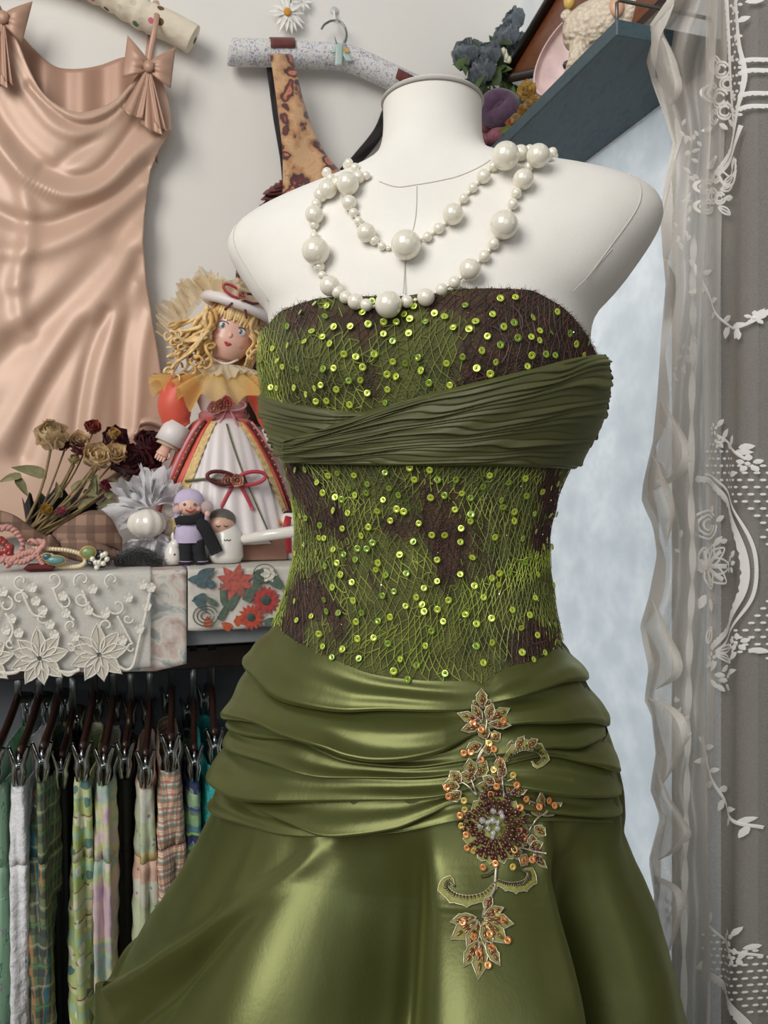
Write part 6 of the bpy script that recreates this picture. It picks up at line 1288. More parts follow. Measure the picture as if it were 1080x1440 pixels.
for k in range(17): t_ = k / 16; p = Q(298 + 36 * t_, 503 + 7 * math.sin(t_ * 3.14) + 3 * t_, DC - .021 - .010 * math.sin(t_ * 3.14)); part('bead', ball(p, 1.9 * kd, 8, 6), M_pearl, doll)
# hair: bangs, curtain sides and ringlets
def lock(L, r, mat, name='hair_lock', n=24): q = smooth_path(L, n); R = r * kd * np.array([min(1, .35 + 2 * i / n) * (1 if i < n * .75 else max(.15, 1 - (i - n * .75) / (n * .25) * .85)) for i in range(n)]); part(name, tube(q, R, 8, flat=.6), mat, doll)
part('hair_cap', ball(HP(0, 4, -6), 37 * kd, 24, 16, (1.02, .9, 1.04), (rt, fw, up)), M_hair2, doll) if False else None
V = []
for y, wx, wz in [(40, 8, 8), (36, 24, 22), (26, 33, 30), (10, 37, 33), (-10, 37, 33), (-30, 34, 30), (-46, 30, 26)]: V.append([HP(wx * math.cos(a), y, wz * math.sin(a) - 3) for a in np.linspace(math.pi * .93, math.pi * 2.07, 24)])
part('hair_back', grid(np.array(V)), M_hair2, doll, solid=.003)
for k in range(17):
    x = -27 + 54 * k / 16; lock([HP(x * .6, 40, 14), HP(x * .9, 32, fz_(x * .8, 30) + 2), HP(x, 22, fz_(x, 22) + 2.5), HP(x + rng.normal(), 12 + abs(x) * -.25 + rng.normal() * 1.5, fz_(x, 12) + 2)], 3.3, (M_hair, M_hair2)[k % 3 == 0], 'bang')
for sx in (-1, 1):
    for k in range(7):
        x = sx * (31 + k * 1.6); lock([HP(sx * 20, 34, 8 - k * 3), HP(x, 14, 6 - k * 4), HP(x + sx * 2, -12, 7 - k * 4), HP(x + sx * (1 + (6 if sx < 0 else 0)), -40 - k * 2, 9 - k * 3)], 5.0, (M_hair, M_hair2)[k % 2])
def curl(x0, y0, x1, y1, wav, dc, r=3.2):
    """a wavy lock that ends in a loose curl"""
    L = []; g = rng.normal(size=4)
    for i in range(30):
        t_ = i / 29; e = max(0, t_ - .6) / .4; a = e * 6.0 + g[0]; s_ = wav * math.sin(t_ * 9 + g[1] * 2) * (1 - e)
        L.append(Q(x0 + (x1 - x0) * min(1, t_ / .8) + s_ + 8 * e * math.cos(a), y0 + (y1 - y0) * min(1, t_ / .85) + 8 * e * math.sin(a), dc) + VD * ((4 + g[2] * 3 + 5 * math.sin(t_ * 8 + g[3])) * kd))
    q = smooth_path(L, 60); part('curl', tube(q, [r * kd * (1 - .5 * (k / 59) ** 2) for k in range(60)], 7, flat=.7), (M_hair, M_hair2)[int(rng.random() < .35)], doll)
for k in range(46):
    t_ = k / 45; x0 = 300 - 8 * rng.random(); y0 = rng.uniform(430, 480); curl(x0, y0, rng.uniform(236, 296), rng.uniform(462, 535), rng.uniform(3, 7), DC - rng.uniform(0, .04))
for k in range(14): curl(352 + 4 * rng.random(), rng.uniform(445, 475), rng.uniform(350, 374), rng.uniform(485, 515), rng.uniform(2, 5), DC - rng.uniform(.005, .035), 2.8)
# hat: crown, satin roll, tulle frills, bow with rose
part('hat_crown', lathe(HP(0, 38, -4), [(36 * kd, 0), (35 * kd, 10 * kd), (30 * kd, 18 * kd), (16 * kd, 23 * kd), (0, 24 * kd)], 30, (rt, fw, up)), M_dwh, doll)
part('hat_brim', tube([HP(46 * math.cos(a), 34 + 4 * math.sin(a) * 0, 42 * math.sin(a) - 3) for a in np.linspace(0, 2 * math.pi, 40, endpoint=False)], 7.5 * kd, 12, closed=True), M_dwh, doll)
def frill(name, cpts, w, mat, waves, amp, parent, out=None, n=110, closed=False, m_=5):
    """gathered frill: inner edge follows cpts, outer edge is wider and waved"""
    q = smooth_path(cpts, n, closed); P = []
    for i in range(n):
        o = (out(i / (n - 1)) if callable(out) else np.asarray(out)); o = unit(o); sd = unit(np.cross(o, unit(q[min(i + 1, n - 1)] - q[max(i - 1, 0)]))); row = []
        for j in range(m_): t_ = j / (m_ - 1); x_ = 2 * math.pi * i / n; row.append(q[i] + o * (w * kd * t_ * (1 + .16 * math.sin(x_ * waves * .37 + w) + .07 * math.sin(x_ * waves * 1.7))) + sd * (amp * kd * t_ * (math.sin(waves * x_ + 1.5 * math.sin(x_ * 3)) + .5 * math.sin(waves * 1.63 * x_ + 3 * t_))))
        P.append(row)
    return part(name, grid(np.array(P), closed, False), mat, parent)
rim = [HP(44 * math.cos(a), 36, 40 * math.sin(a) - 4) for a in np.linspace(0, 2 * math.pi, 28, endpoint=False)]
frill('hat_frill', rim, 24, M_tul, 13, 9, doll, lambda t_: rt * math.cos(2 * math.pi * t_) * .8 + fw * math.sin(2 * math.pi * t_) * .5 + up * .8, 150, True)
frill('hat_frill', [HP(40 * math.cos(a), 44, 34 * math.sin(a) - 4) for a in np.linspace(0, 2 * math.pi, 28, endpoint=False)], 20, M_tul, 13, 6, doll, lambda t_: rt * math.cos(2 * math.pi * t_) * .5 + up * 1.0, 140, True)
frill('tulle_fall', [HP(-34, 46, -4), HP(-46, 30, -6), HP(-56, 8, -8), HP(-64, -18, -10), HP(-66, -44, -10)], 36, M_tul, 6, 14, doll, -rt * .9 + up * .25, 80); frill('tulle_fall', [HP(-30, 52, -2), HP(-44, 40, -2), HP(-58, 22, -2), HP(-64, 0, -4), HP(-60, -24, 0)], 30, M_tul, 7, 12, doll, -rt * .7 + up * .6, 80); frill('tulle_fall', [HP(34, 48, 0), HP(46, 34, 4), HP(54, 14, 2)], 14, M_tul, 5, 6, doll, rt * .8 + up * .5, 60)
def ribbon_bow(P0, ax, ay, s, mat, mat2=None, rose_c=None, parent=doll, tail=1.0):
    n_ = np.cross(ax, ay); n_ = n_ if n_ @ VD > 0 else -n_
    for sg in (-1, 1):
        a = np.linspace(0, 2 * math.pi, 20); part('ribbon_loop', tube([P0 + ax * (sg * s * (1 - math.cos(t_)) * .5 * 1.6) + ay * (s * .36 * math.sin(t_) + s * .12 * (1 - math.cos(t_))) + n_ * (.15 * s * math.sin(t_ / 2)) for t_ in a], .11 * s, 6, flat=2.2, nrm=n_), mat if sg < 0 else (mat2 or mat), parent)
        part('ribbon_tail', tube([P0 + ax * (sg * s * .9 * t_) - ay * (s * 1.5 * tail * t_ ** 1.2) + n_ * .05 * s for t_ in np.linspace(0, 1, 10)], .1 * s, 6, flat=.4, nrm=n_), mat2 or mat, parent)
    if rose_c is not None: m_ = rose(P0 + n_ * .3 * s, n_, .42 * s, np.array(lin(246, 206, 186)[:3]), 5, 3, 1.0); part('ribbon_rose', m_.vf, M_rosep, parent, attr=m_.cols)
ribbon_bow(HP(-4, 44, 43), rt, up, 17 * kd, M_redr, M_maroon, (236, 188, 150))
# torso, sleeves, arms
V = []
for y, wx, wz, cx in ((530, 34, 22, 314), (540, 44, 24, 314), (552, 42, 25, 313), (566, 35, 24, 313), (580, 29, 22, 313), (592, 31, 24, 313)): V.append([Q(cx, y, DC) + N3 * (wx * kd * math.cos(a)) + VD * (wz * kd * math.sin(a)) for a in np.linspace(0, 2 * math.pi, 28, endpoint=False)])
part('bodice', grid(np.array(V), False, True), M_dwh, doll)
for pts, rr in (([(272, 535), (256, 550), (246, 570), (248, 590), (254, 602)], [16, 24, 24, 20, 15]), ([(354, 536), (368, 552), (378, 572), (382, 590), (384, 602)], [16, 23, 22, 19, 14])):
    q = smooth_path([Q(x, y, DC - .014) for x, y in pts], 18); part('sleeve', tube(q, np.interp(np.linspace(0, 1, 18), np.linspace(0, 1, 5), rr) * kd, 18), M_coral, doll)
for pts, hand in (([(252, 597), (244, 610), (237, 624)], (231, 634)), ([(384, 598), (390, 612), (396, 628)], (400, 640))):
    q = [Q(x, y, DC - .02) for x, y in pts]; part('cuff', tube(q, [17 * kd, 18 * kd, 19 * kd], 18, cap=False), M_dwh, doll, solid=.001); part('cuff_lace', tube([q[2], q[2] + (q[2] - q[1]) * .3], [14 * kd, 16 * kd], 16, cap=False), M_crl, doll)
    hp_ = Q(hand[0], hand[1], DC - .022); d = unit(hp_ - q[2]); sd = unit(np.cross(d, VD)); mb = MB().add(tube(smooth_path([q[1], q[2] + d * 2 * kd, hp_ + d * 3 * kd, hp_ + d * 8 * kd], 12), np.interp(np.linspace(0, 1, 12), [0, .5, .8, 1], [7, 7, 9, 7]) * kd, 12, flat=.65, nrm=VD))
    part('hand', mb.vf, M_porc, doll)
    for f_ in range(4): o_ = hp_ + d * 6 * kd + sd * ((f_ - 1.5) * 3.6 * kd); part('finger', tube([o_, o_ + d * 5 * kd, o_ + d * (9.5 - abs(f_ - 1.5)) * kd - VD * 2.5 * kd], [2.1 * kd, 2 * kd, 1.3 * kd], 8), M_porc, doll)
    part('thumb', tube([hp_ - sd * 7 * kd, hp_ - sd * 10 * kd + d * 4 * kd, hp_ - sd * 9 * kd + d * 8 * kd], [2.4 * kd, 2.2 * kd, 1.5 * kd], 8), M_porc, doll)
# collar frills
frill('lace_collar', [Q(314 + 34 * math.cos(a), 520 - 3 * math.sin(a), DC) + VD * (30 * kd * math.sin(a)) for a in np.linspace(-.3, math.pi + .3, 16)], 20, M_crl, 11, 5, doll, lambda t_: -Z3 * .55 + N3 * math.cos(-.3 + t_ * 3.7) * .9 + VD * .35, 110)
frill('organza_collar', [Q(314 + 40 * math.cos(a), 526 - 2 * math.sin(a), DC) + VD * (28 * kd * math.sin(a)) for a in np.linspace(-.3, math.pi + .3, 16)], 58, M_yorg, 9, 11, doll, lambda t_: -Z3 * (.45 + .35 * math.sin(math.pi * t_)) + N3 * math.cos(-.3 + t_ * 3.7) * 1.5 + VD * .55, 130, m_=8)
# gown skirt: bell in panels
WC = (314, 590); BC = (316, 762)
def bell(a, t_, r_add=0.0):
    cx = WC[0] + (BC[0] - WC[0]) * t_; y = WC[1] + (BC[1] - WC[1]) * t_; rx = 29 + 70 * (t_ ** .62) + r_add; rz = 24 + 44 * t_ ** .7 + r_add; return Q(cx, y, DC) + N3 * (rx * kd * math.cos(a)) + VD * (rz * kd * math.sin(a))
def bellpanel(name, a0, a1, t0, t1, mat, add=0.0, folds=0, famp=0, n=40, m_=30, solid=.001, taper=None):
    P = []
    for i in range(n):
        row = []
        for j in range(m_):
            t_ = t0 + (t1 - t0) * j / (m_ - 1); f0, f1 = (taper(t_) if taper else (a0, a1)); a = f0 + (f1 - f0) * i / (n - 1); row.append(bell(a, t_, add + famp * t_ * math.sin(folds * a)))
        P.append(row)
    return part(name, grid(np.array(P)), mat, doll, solid=solid)
bellpanel('underskirt', 0, 2 * math.pi, 0, 1, M_dwh, -2, 22, 2, 90)
bellpanel('apron', math.radians(38), math.radians(128), 0, .97, M_dwh, 2, 26, 2.2, 70, 36, taper=lambda t_: (math.radians(70 - 48 * t_ ** .6), math.radians(100 + 46 * t_ ** .6)))
bellpanel('overskirt', 0, 0, 0, .93, M_coral, 5, 18, 2.0, 40, 30, taper=lambda t_: (math.radians(112 + 36 * t_ ** .6), math.radians(265))); bellpanel('overskirt', 0, 0, 0, .90, M_coral, 5, 18, 2.0, 40, 30, taper=lambda t_: (math.radians(-85), math.radians(62 - 46 * t_ ** .6)))
M_ylace = simple('yellow_lace_trim', lin(226, 196, 136), .8, noise=.3, nscale=300, bump=.8, bscale=400)
for base, sg, t1 in ((112, 1, .93), (62, -1, .90)):
    def an(t_, off=0.0): return math.radians(base + sg * (36 if sg > 0 else 46) * t_ ** .6 + off * sg)
    ts = np.linspace(.03, t1, 50)
    part('braid_trim', tube([bell(an(t_, 9), t_, 7.5) + Z3 * (.8 * kd * math.sin(k * 1.9)) for k, t_ in enumerate(ts)], 2.6 * kd, 6), M_maroon, doll)
    for k, t_ in enumerate(np.linspace(.08, t1, 18)): part('gold_bead', ball(bell(an(t_, 9), t_, 10), 1.4 * kd, 8, 6), M_gold, doll)
    P = [[bell(an(t_, -q * 11), t_, 5 + 1.5 * math.sin(k * 1.3) * q) for q in (0, .5, 1)] for k, t_ in enumerate(np.linspace(.03, t1, 70))]; part('lace_trim', grid(np.array(P)), M_ylace, doll)
    part('pink_piping', tube([bell(an(t_, 20), t_, 7) for t_ in ts], 3.2 * kd, 8), M_dpink, doll)
part('sash', lathe(Q(313, 586, DC), [(30 * kd, -6 * kd), (33 * kd, -3 * kd), (33 * kd, 3 * kd), (30 * kd, 6 * kd)], 32, (N3, VD * .85, Z3)), M_dpink, doll)
ribbon_bow(Q(318, 576, DC) + VD * 30 * kd, N3, Z3, 15 * kd, M_dpink, M_dpink, None, tail=1.2)
for k, (x, y, c) in enumerate(((308, 574, (240, 196, 170)), (298, 578, (240, 208, 200)), (316, 570, (232, 168, 168)))): m_ = rose(Q(x, y, DC) + VD * 34 * kd, VD, 10 * kd, np.array(lin(*c)[:3]) * 1.15, 40 + k, 3, 1.0); part('ribbon_rose', m_.vf, M_rosep, doll, attr=m_.cols)
ribbon_bow(bell(math.radians(82), .5, 8), N3, Z3, 24 * kd, M_maroon, M_redr, (236, 176, 140), tail=1.1); m_ = rose(bell(math.radians(90), .5, 10), VD, 10 * kd, np.array(lin(246, 208, 190)[:3]), 77, 3, 1.0); part('ribbon_rose', m_.vf, M_rosep, doll, attr=m_.cols)
part('green_ribbon', tube([bell(math.radians(a), .5 + .01 * math.sin(a * .1), 6) for a in np.linspace(86, 132, 14)], 1.8 * kd, 6), M_grr, doll); part('green_ribbon', tube([bell(math.radians(a), t_, 5) for a, t_ in zip(np.linspace(88, 56, 14), np.linspace(.05, .95, 14))], 1.2 * kd, 6), M_grr, doll)
# ---------------- small doll in lilac with a black scarf
SC = 1.115; ks = kpx(268, SC); sd_ = thing('small_doll', base_at(268, SC), 'tiny smiling doll in lilac hood and black scarf before the porcelain doll', 'doll')
M_skin = simple('vinyl_skin', lin(236, 190, 170), .45); M_lil = simple('lilac_felt', lin(202, 188, 216), .9, noise=.1, bump=.4, bscale=500, sheen=.3); M_blk = simple('black_felt', lin(30, 30, 34), .9, bump=.3, bscale=500); M_tulw = sheer('white_tulle_hair', lin(232, 214, 210), .7, (900, 900, 900), .2, .3)
def q_(x, y, f=0.0): return Q(x, y, SC) + VD * (f * ks)
part('hood', ball(q_(266, 706, -3), 20 * ks, 20, 14, (1.05, .95, .98), (N3, VD, Z3)), M_lil, sd_); hd = part('head', ball(q_(266, 711, 3), 16.5 * ks, 20, 14, (1.0, .9, .95), (N3, VD, Z3)), M_skin, sd_)
for x in (259, 273): part('eye', ball(q_(x, 709, 16.6), 2.3 * ks, 10, 7, (1, .6, 1), (N3, VD, Z3)), M_iris, hd)
part('mouth', tube([q_(260 + 13 * t_, 716 + 3.2 * math.sin(3.14 * t_), 17.2) for t_ in np.linspace(0, 1, 9)], 1.2 * ks, 6), M_lip, hd); part('nose', ball(q_(266, 713, 18), 1.6 * ks, 8, 6), M_skin, hd)
for x in (255, 278): part('cheek', ball(q_(x, 715, 12.5), 4 * ks, 10, 7, (1, .5, 1), (N3, VD, Z3)), M_blush, hd)
part('hair_tuft', ball(q_(250, 716, 6), 8 * ks, 12, 8), M_tulw, sd_); part('hair_tuft', ball(q_(290, 714, 4), 10 * ks, 12, 8), M_tulw, sd_)
for x, y in ((249, 716), (291, 722)):   # raised hands
    p = q_(x, y, 10); part('hand', ball(p, 5 * ks, 10, 8, (.8, .6, 1.1), (N3, VD, Z3)), M_skin, sd_)
    for f_ in range(4): part('finger', tube([p + N3 * ((f_ - 1.5) * 2.2 * ks) + Z3 * 3 * ks, p + N3 * ((f_ - 1.5) * 2.6 * ks) + Z3 * 9 * ks], [1.3 * ks, .9 * ks], 6), M_skin, sd_)
V = [[q_(266, y) + N3 * (wx * ks * math.cos(a)) + VD * (wz * ks * math.sin(a)) for a in np.linspace(0, 2 * math.pi, 24, endpoint=False)] for y, wx, wz in ((728, 12, 10), (734, 17, 12), (746, 19, 14), (756, 19, 14), (763, 17, 13))]
part('jumper', grid(np.array(V), False, True), M_lil, sd_)
for L in ([(254, 738), (250, 728), (249, 720)], [(279, 740), (287, 734), (291, 726)]): part('sleeve', tube([q_(x, y, 6) for x, y in L], [6 * ks, 5.5 * ks, 4.5 * ks], 12), M_lil, sd_)
for x0, x1 in ((262, 261), (276, 283)):
    part('trouser_leg', tube([q_(x0, 760), q_((x0 + x1) / 2, 776), q_(x1, 792)], [11 * ks, 9.5 * ks, 9 * ks], 16), M_blk, sd_); part('hem_stitch', tube([q_(x1 + 9.3 * math.cos(a), 789, 0) + VD * 9.3 * ks * math.sin(a) for a in np.linspace(0, 2 * math.pi, 16, endpoint=False)], .5 * ks, 5, closed=True), M_lil, sd_)
    p = q_(x1 + 1, 797, 4); part('shoe', ball(p, 7 * ks, 12, 8, (.9, 1.3, .6), (N3, VD, Z3)), simple('purple_shoe', lin(96, 74, 120), .5) if x0 == 262 else bpy.data.materials['purple_shoe'], sd_)
part('scarf', tube(smooth_path([q_(247, 733, 8), q_(256, 731, 14), q_(268, 731, 16), q_(280, 728, 13), q_(286, 724, 6)], 16), 6.5 * ks, 8, flat=.35, nrm=VD), M_blk, sd_); part('scarf_tail', tube(smooth_path([q_(278, 730, 16), q_(288, 744, 18), q_(296, 760, 16), q_(304, 777, 14)], 14), [6 * ks] * 2 + [9 * ks] * 12, 8, flat=.2, nrm=VD), M_blk, sd_)
# ---------------- white ceramic figures
M_cer = simple('white_ceramic', lin(232, 228, 220), .22, coat=.5)
def q2(x, y, c, f=0.0): return Q(x, y, c) + VD * (f * kpx(x, c))
c_ = 1.13; k_ = kpx(318, c_); fig = thing('ceramic_baby', base_at(316, c_), 'round white ceramic figure with sleeping face and dark cap', 'figurine')
part('body', lathe(V3(*q2(318, 798, c_)[:2], CH + TSZ + .0035), [(0, 0), (20 * k_, 0), (24 * k_, 8 * k_), (23 * k_, 24 * k_), (21 * k_, 40 * k_), (14 * k_, 52 * k_), (0, 58 * k_)], 28), M_cer, fig)
part('head', ball(q2(311, 738, c_, 2), 19 * k_, 20, 14, (1, .9, .92), (N3, VD, Z3)), simple('ceramic_face', lin(214, 172, 150), .35), fig); part('cap', ball(q2(312, 732, c_, -2), 20 * k_, 20, 12, (1, .92, .85), (N3, VD, Z3)), simple('grey_cap_glaze', lin(96, 92, 86), .5), fig)
for x in (305, 316): part('closed_eye', tube([q2(x - 3 + 6 * t_, 738 + 1.5 * math.sin(3.14 * t_), c_, 19.6) for t_ in np.linspace(0, 1, 7)], .6 * k_, 5), M_lash, fig)
part('mouth', tube([q2(313 + 9 * t_, 757 + 2 * abs(math.sin(6.28 * t_)), c_, 22.5) for t_ in np.linspace(0, 1, 9)], .6 * k_, 5), M_lash, fig)
c_ = 1.12; k_ = kpx(240, c_); rb = thing('ceramic_rabbit', base_at(243, c_), 'small white ceramic rabbit with red dot beside the tiny doll', 'figurine')
part('body', lathe(V3(*q2(243, 798, c_)[:2], CH + TSZ + .0035), [(0, 0), (9 * k_, 0), (12 * k_, 8 * k_), (11 * k_, 20 * k_), (6 * k_, 30 * k_), (0, 34 * k_)], 22), M_cer, rb); part('head', ball(q2(246, 766, c_), 8 * k_, 14, 10), M_cer, rb)
for x, y in ((243, 755), (250, 754)): part('ear', ball(q2(x, y, c_), 3 * k_, 10, 7, (.8, .6, 2.2), (N3, VD, Z3)), M_cer, rb)
part('red_dot', ball(q2(245, 779, c_, 10), 2.2 * k_, 8, 6), M_lip, rb)
c_ = 1.16; k_ = kpx(405, c_); gs = thing('ceramic_goose', base_at(408, c_), 'white ceramic goose with red scarf half hidden behind the gown', 'figurine')
part('body', lathe(V3(*q2(412, 795, c_)[:2], CH + TSZ + .0035), [(0, 0), (14 * k_, 0), (18 * k_, 12 * k_), (15 * k_, 34 * k_), (8 * k_, 46 * k_), (0, 50 * k_)], 22), M_cer, gs); part('head', ball(q2(408, 732, c_), 14 * k_, 16, 10), M_cer, gs); part('cap', ball(q2(408, 722, c_), 9 * k_, 12, 8, (1.1, 1, .5), (N3, VD, Z3)), M_blk, gs); part('beak', ball(q2(392, 735, c_, 4), 5 * k_, 10, 7, (1.6, .8, .6), (N3, VD, Z3)), simple('orange_beak', lin(226, 140, 60), .4), gs)
part('scarf', tube([q2(404, 726, c_, 12), q2(400, 740, c_, 15), q2(402, 760, c_, 17), q2(403, 776, c_, 17)], 5 * k_, 8, flat=.5, nrm=VD), simple('red_scarf', lin(176, 40, 46), .6), gs)
pk = thing('white_wooden_bar', q2(380, 762, 1.12), 'white rounded bar lying across figurines beside the gown waist', 'bar'); part('rod', tube([q2(338, 759, 1.135), q2(344, 758, 1.12), q2(380, 752, 1.10), q2(430, 745, 1.09)], [4.5 * k_, 6.5 * k_, 7.5 * k_, 7.5 * k_], 14), M_cer, pk)
bx_ = thing('brown_glass_box', base_at(372, 1.15), 'low brown translucent box under the white bar', 'box'); part('box', bevbox(nT(338, 1.14), nT(404, 1.14), 1.14, 1.19, TSZ + .0035, TSZ + .036), NT('brown_glass').bs(Base_Color=lin(150, 112, 98), Roughness=.15, Coat_Weight=.5).m, bx_, smooth=False); part('lid', bevbox(nT(336, 1.14), nT(406, 1.14), 1.138, 1.192, TSZ + .036, TSZ + .041), simple('brown_lid', lin(176, 142, 128), .3), bx_, smooth=False)
# ---------------- pearl-white ball ornament with lace frills
c_ = 1.135; k_ = kpx(205, c_); orn = thing('pearly_ball_ornament', base_at(206, c_), 'pearly white ball ornament with white lace frill above', 'ornament')
V = []
for i in range(24):
    V.append([q2(206, 736, c_) + (N3 * math.cos(a) * 1.08 + VD * math.sin(a)) * (24 * k_ * math.sin(b) * (1 + .05 * math.cos(a * 9))) + Z3 * (21 * k_ * math.cos(b)) for b in [math.pi * (i + .02) / 23.04] for a in np.linspace(0, 2 * math.pi, 45, endpoint=False)])
part('ball', grid(np.array(V), False, True), simple('pearl_enamel', lin(234, 228, 216), .2, coat=.6), orn)
M_wlace = sheer('white_lace', lin(232, 230, 232), .82, (600, 600, 600), .25, .25)
def fan(c, n, r0, r1, a0, a1, waves, mat, parent, nm='lace_frill', dep=c_):
    P = []
    for i in range(n):
        a = a0 + (a1 - a0) * i / (n - 1); row = []
        for j in range(7): t_ = j / 6; r_ = r0 + (r1 - r0) * t_ * (1 + .10 * math.sin(i * 2.4) + .22 * math.sin(i * .31 + r1)); b_ = a + .16 * t_ * math.sin(i * .53 + r1) + .10 * math.sin(t_ * 5 + i * .2); row.append(q2(c[0] + r_ * math.cos(b_), c[1] - r_ * math.sin(b_), dep, (7 + 5 * math.sin(i * .37)) * t_ * math.sin(waves * i / n * 6.28 + 2 * t_) + 4 + 7 * math.sin(t_ * 6 + i * .15)))
        P.append(row)
    part(nm, grid(np.array(P)), mat, parent)
fan((212, 716), 90, 5, 54, .7, 3.7, 12, M_wlace, orn); fan((216, 712), 80, 4, 42, 0.2, 3.3, 11, M_wlace, orn); fan((214, 748), 70, 12, 46, 3.6, 6.0, 8, M_wlace, orn, dep=1.15); fan((214, 750), 70, 10, 34, 3.5, 6.1, 9, M_wlace, orn, dep=1.14)
for (x, y, r) in ((240, 718, 13), (250, 730, 12), (232, 728, 9), (240, 744, 11), (252, 748, 9)):
    ob = part('fluffy_pompom', ball(q2(x, y, 1.16), r * k_, 14, 10), simple('fluffy_wool', lin(232, 222, 212), .95, bump=1.0, bscale=260, sheen=.5, bdist=.004) if (x, y) == (240, 718) else bpy.data.materials['fluffy_wool'], orn)
# ---------------- dried flower bouquet wrapped in black paper with a checked bow
bq = thing('dried_bouquet', base_at(70, 1.18), 'bouquet of dried cream and dark red roses lying on the shelf', 'bouquet')
M_dry = tinted('dried_petal', .8, .2, noise=.35, nscale=160, sheen=.2, bump=.4, thin=.35); M_dst = simple('dried_stem', lin(136, 116, 78), .8, noise=.3, nscale=100); M_dlf = tinted('dried_leaf', .8, .2, noise=.3, nscale=100)
def dq(x, y, c=1.17): return Q(x, y, c)
root = dq(42, 752, 1.15)
for k, (x, y, r, c, dc, op) in enumerate(((73, 613, 21, (232, 206, 164), 1.15, .45), (112, 622, 12, (228, 202, 160), 1.17, .9), (130, 601, 10, (150, 62, 44), 1.19, .9), (90, 626, 9, (118, 30, 40), 1.17, .8), (110, 632, 9, (126, 40, 48), 1.16, .8), (136, 645, 17, (232, 204, 158), 1.15, .8), (162, 640, 14, (230, 200, 152), 1.16, .9), (162, 620, 17, (92, 18, 30), 1.2, .8), (178, 650, 22, (88, 16, 28), 1.18, .8), (195, 655, 18, (104, 24, 34), 1.19, .8), (210, 625, 18, (96, 18, 30), 1.22, .8), (214, 645, 16, (80, 14, 26), 1.22, .8), (149, 683, 8, (150, 36, 50), 1.15, .8), (160, 610, 8, (206, 170, 96), 1.16, .6), (66, 718, 7, (206, 168, 60), 1.14, .9), (86, 719, 6, (206, 110, 130), 1.14, .9), (104, 646, 7, (206, 190, 140), 1.16, .5))):
    p = dq(x, y, dc); m_ = rose(p, unit(VD * .8 + Z3 * .5 + N3 * (.15 if x > 90 else -.1)), r * 1.3 * kpx(x, dc), np.clip(np.array(lin(*c)[:3]) * 1.2, 0, .95), 100 + k, 5 if r > 15 else 4, op * 1.1); part('rose', m_.vf, M_dry, bq, attr=m_.cols)
    if y < 690: part('stem', tube(smooth_path([p - Z3 * .008 + D3 * .004, p * .55 + (root + N3 * rng.normal() * .006) * .45 - Z3 * .012, root + N3 * rng.normal() * .006], 14), [.0019 if r > 15 else .0013] * 14, 7), M_dst, bq)
for k, (x, y, dg, L) in enumerate(((66, 668, 170, 46), (30, 668, 200, 30), (24, 672, 300, 30), (100, 688, 20, 34), (118, 690, 330, 24), (128, 700, 80, 30), (84, 700, 100, 24), (150, 700, 60, 30), (140, 712, 10, 26), (165, 705, 200, 30), (110, 715, 30, 30), (96, 705, 250, 24), (132, 668, 280, 30), (160, 672, 240, 24))):
    p = dq(x, y, 1.16); a = math.radians(dg); part('leaf', (m_ := MB().add(petal(p, N3 * math.cos(a) + Z3 * math.sin(a) + VD * .2, VD + Z3 * .6, L * kpx(x, 1.16), L * .42 * kpx(x, 1.16), .25, .12 * rng.normal()), np.array(lin(134, 130, 96)[:3]) * rng.uniform(.6, 1.25))).vf, M_dlf, bq, attr=m_.cols)
M_bp = simple('black_tissue', lin(20, 18, 20), .6, bump=.5, bscale=40, bdist=.004)
for (x0, y0, x1, y1, w0, w1, dc) in ((60, 768, 88, 690, 18, 46, 1.20), (80, 768, 130, 704, 16, 34, 1.19), (48, 760, 44, 700, 10, 18, 1.2)):
    P = [[Q(x0 + (x1 - x0) * i / 15 + (w0 + (w1 - w0) * i / 15) * (j / 8 - .5) * 2 * .7, y0 + (y1 - y0) * i / 15 + 9 * math.sin(j * 1.4) * i / 15, dc + .01 * math.cos(j * 1.1)) for j in range(17)] for i in range(16)]
    part('black_wrap', grid(np.array(P)[:, :9]), M_bp, bq, solid=.0008)
def checked():
    t = NT('brown_check_ribbon'); s = t.nd('ShaderNodeSeparateXYZ', None, Vector=coordN(t, (1, 1, 1))); c = lin(150, 118, 98)
    for o_, f in ((0, 40.0), (2, 40.0)): fr = t.math('FRACT', t.math('MULTIPLY', s.outputs[o_], f)); c = t.mix(t.math('MULTIPLY', t.math('LESS_THAN', fr, .45), .6), c, lin(92, 66, 54))
    t.bs(Base_Color=c, Roughness=.7); return t.m
M_chk = checked(); rbw = thing('checked_bow', base_at(90, 1.12), 'brown checked ribbon bow at the foot of the dried bouquet', 'bow')
def ribbon_sheet(L, w, dc, nm):
    q = smooth_path([(x, y, d) for x, y, d in L], 30); P = []
    for i in range(30): ww = w * math.sin(math.pi * min(.92, .12 + .86 * i / 29)) ** .6; P.append([Q(q[i, 0], q[i, 1] + ww * (2 * j / 8 - 1), dc) + VD * (q[i, 2] * .001 + .006 * math.cos((2 * j / 8 - 1) * 1.4)) for j in range(9)])
    part(nm, grid(np.array(P)), M_chk, rbw, solid=.001)
ribbon_sheet([(74, 764, 0), (100, 756, 10), (130, 744, 16), (155, 748, 14), (172, 768, 6)], 27, 1.135, 'bow_loop'); ribbon_sheet([(84, 770, 4), (110, 772, 12), (140, 776, 16), (165, 780, 10)], 16, 1.125, 'bow_loop'); ribbon_sheet([(70, 764, 0), (45, 752, 8), (20, 736, 10), (-6, 728, 10), (-30, 735, 8)], 13, 1.13, 'bow_tail'); ribbon_sheet([(60, 772, 2), (72, 764, 8), (84, 768, 4)], 13, 1.12, 'bow_knot')
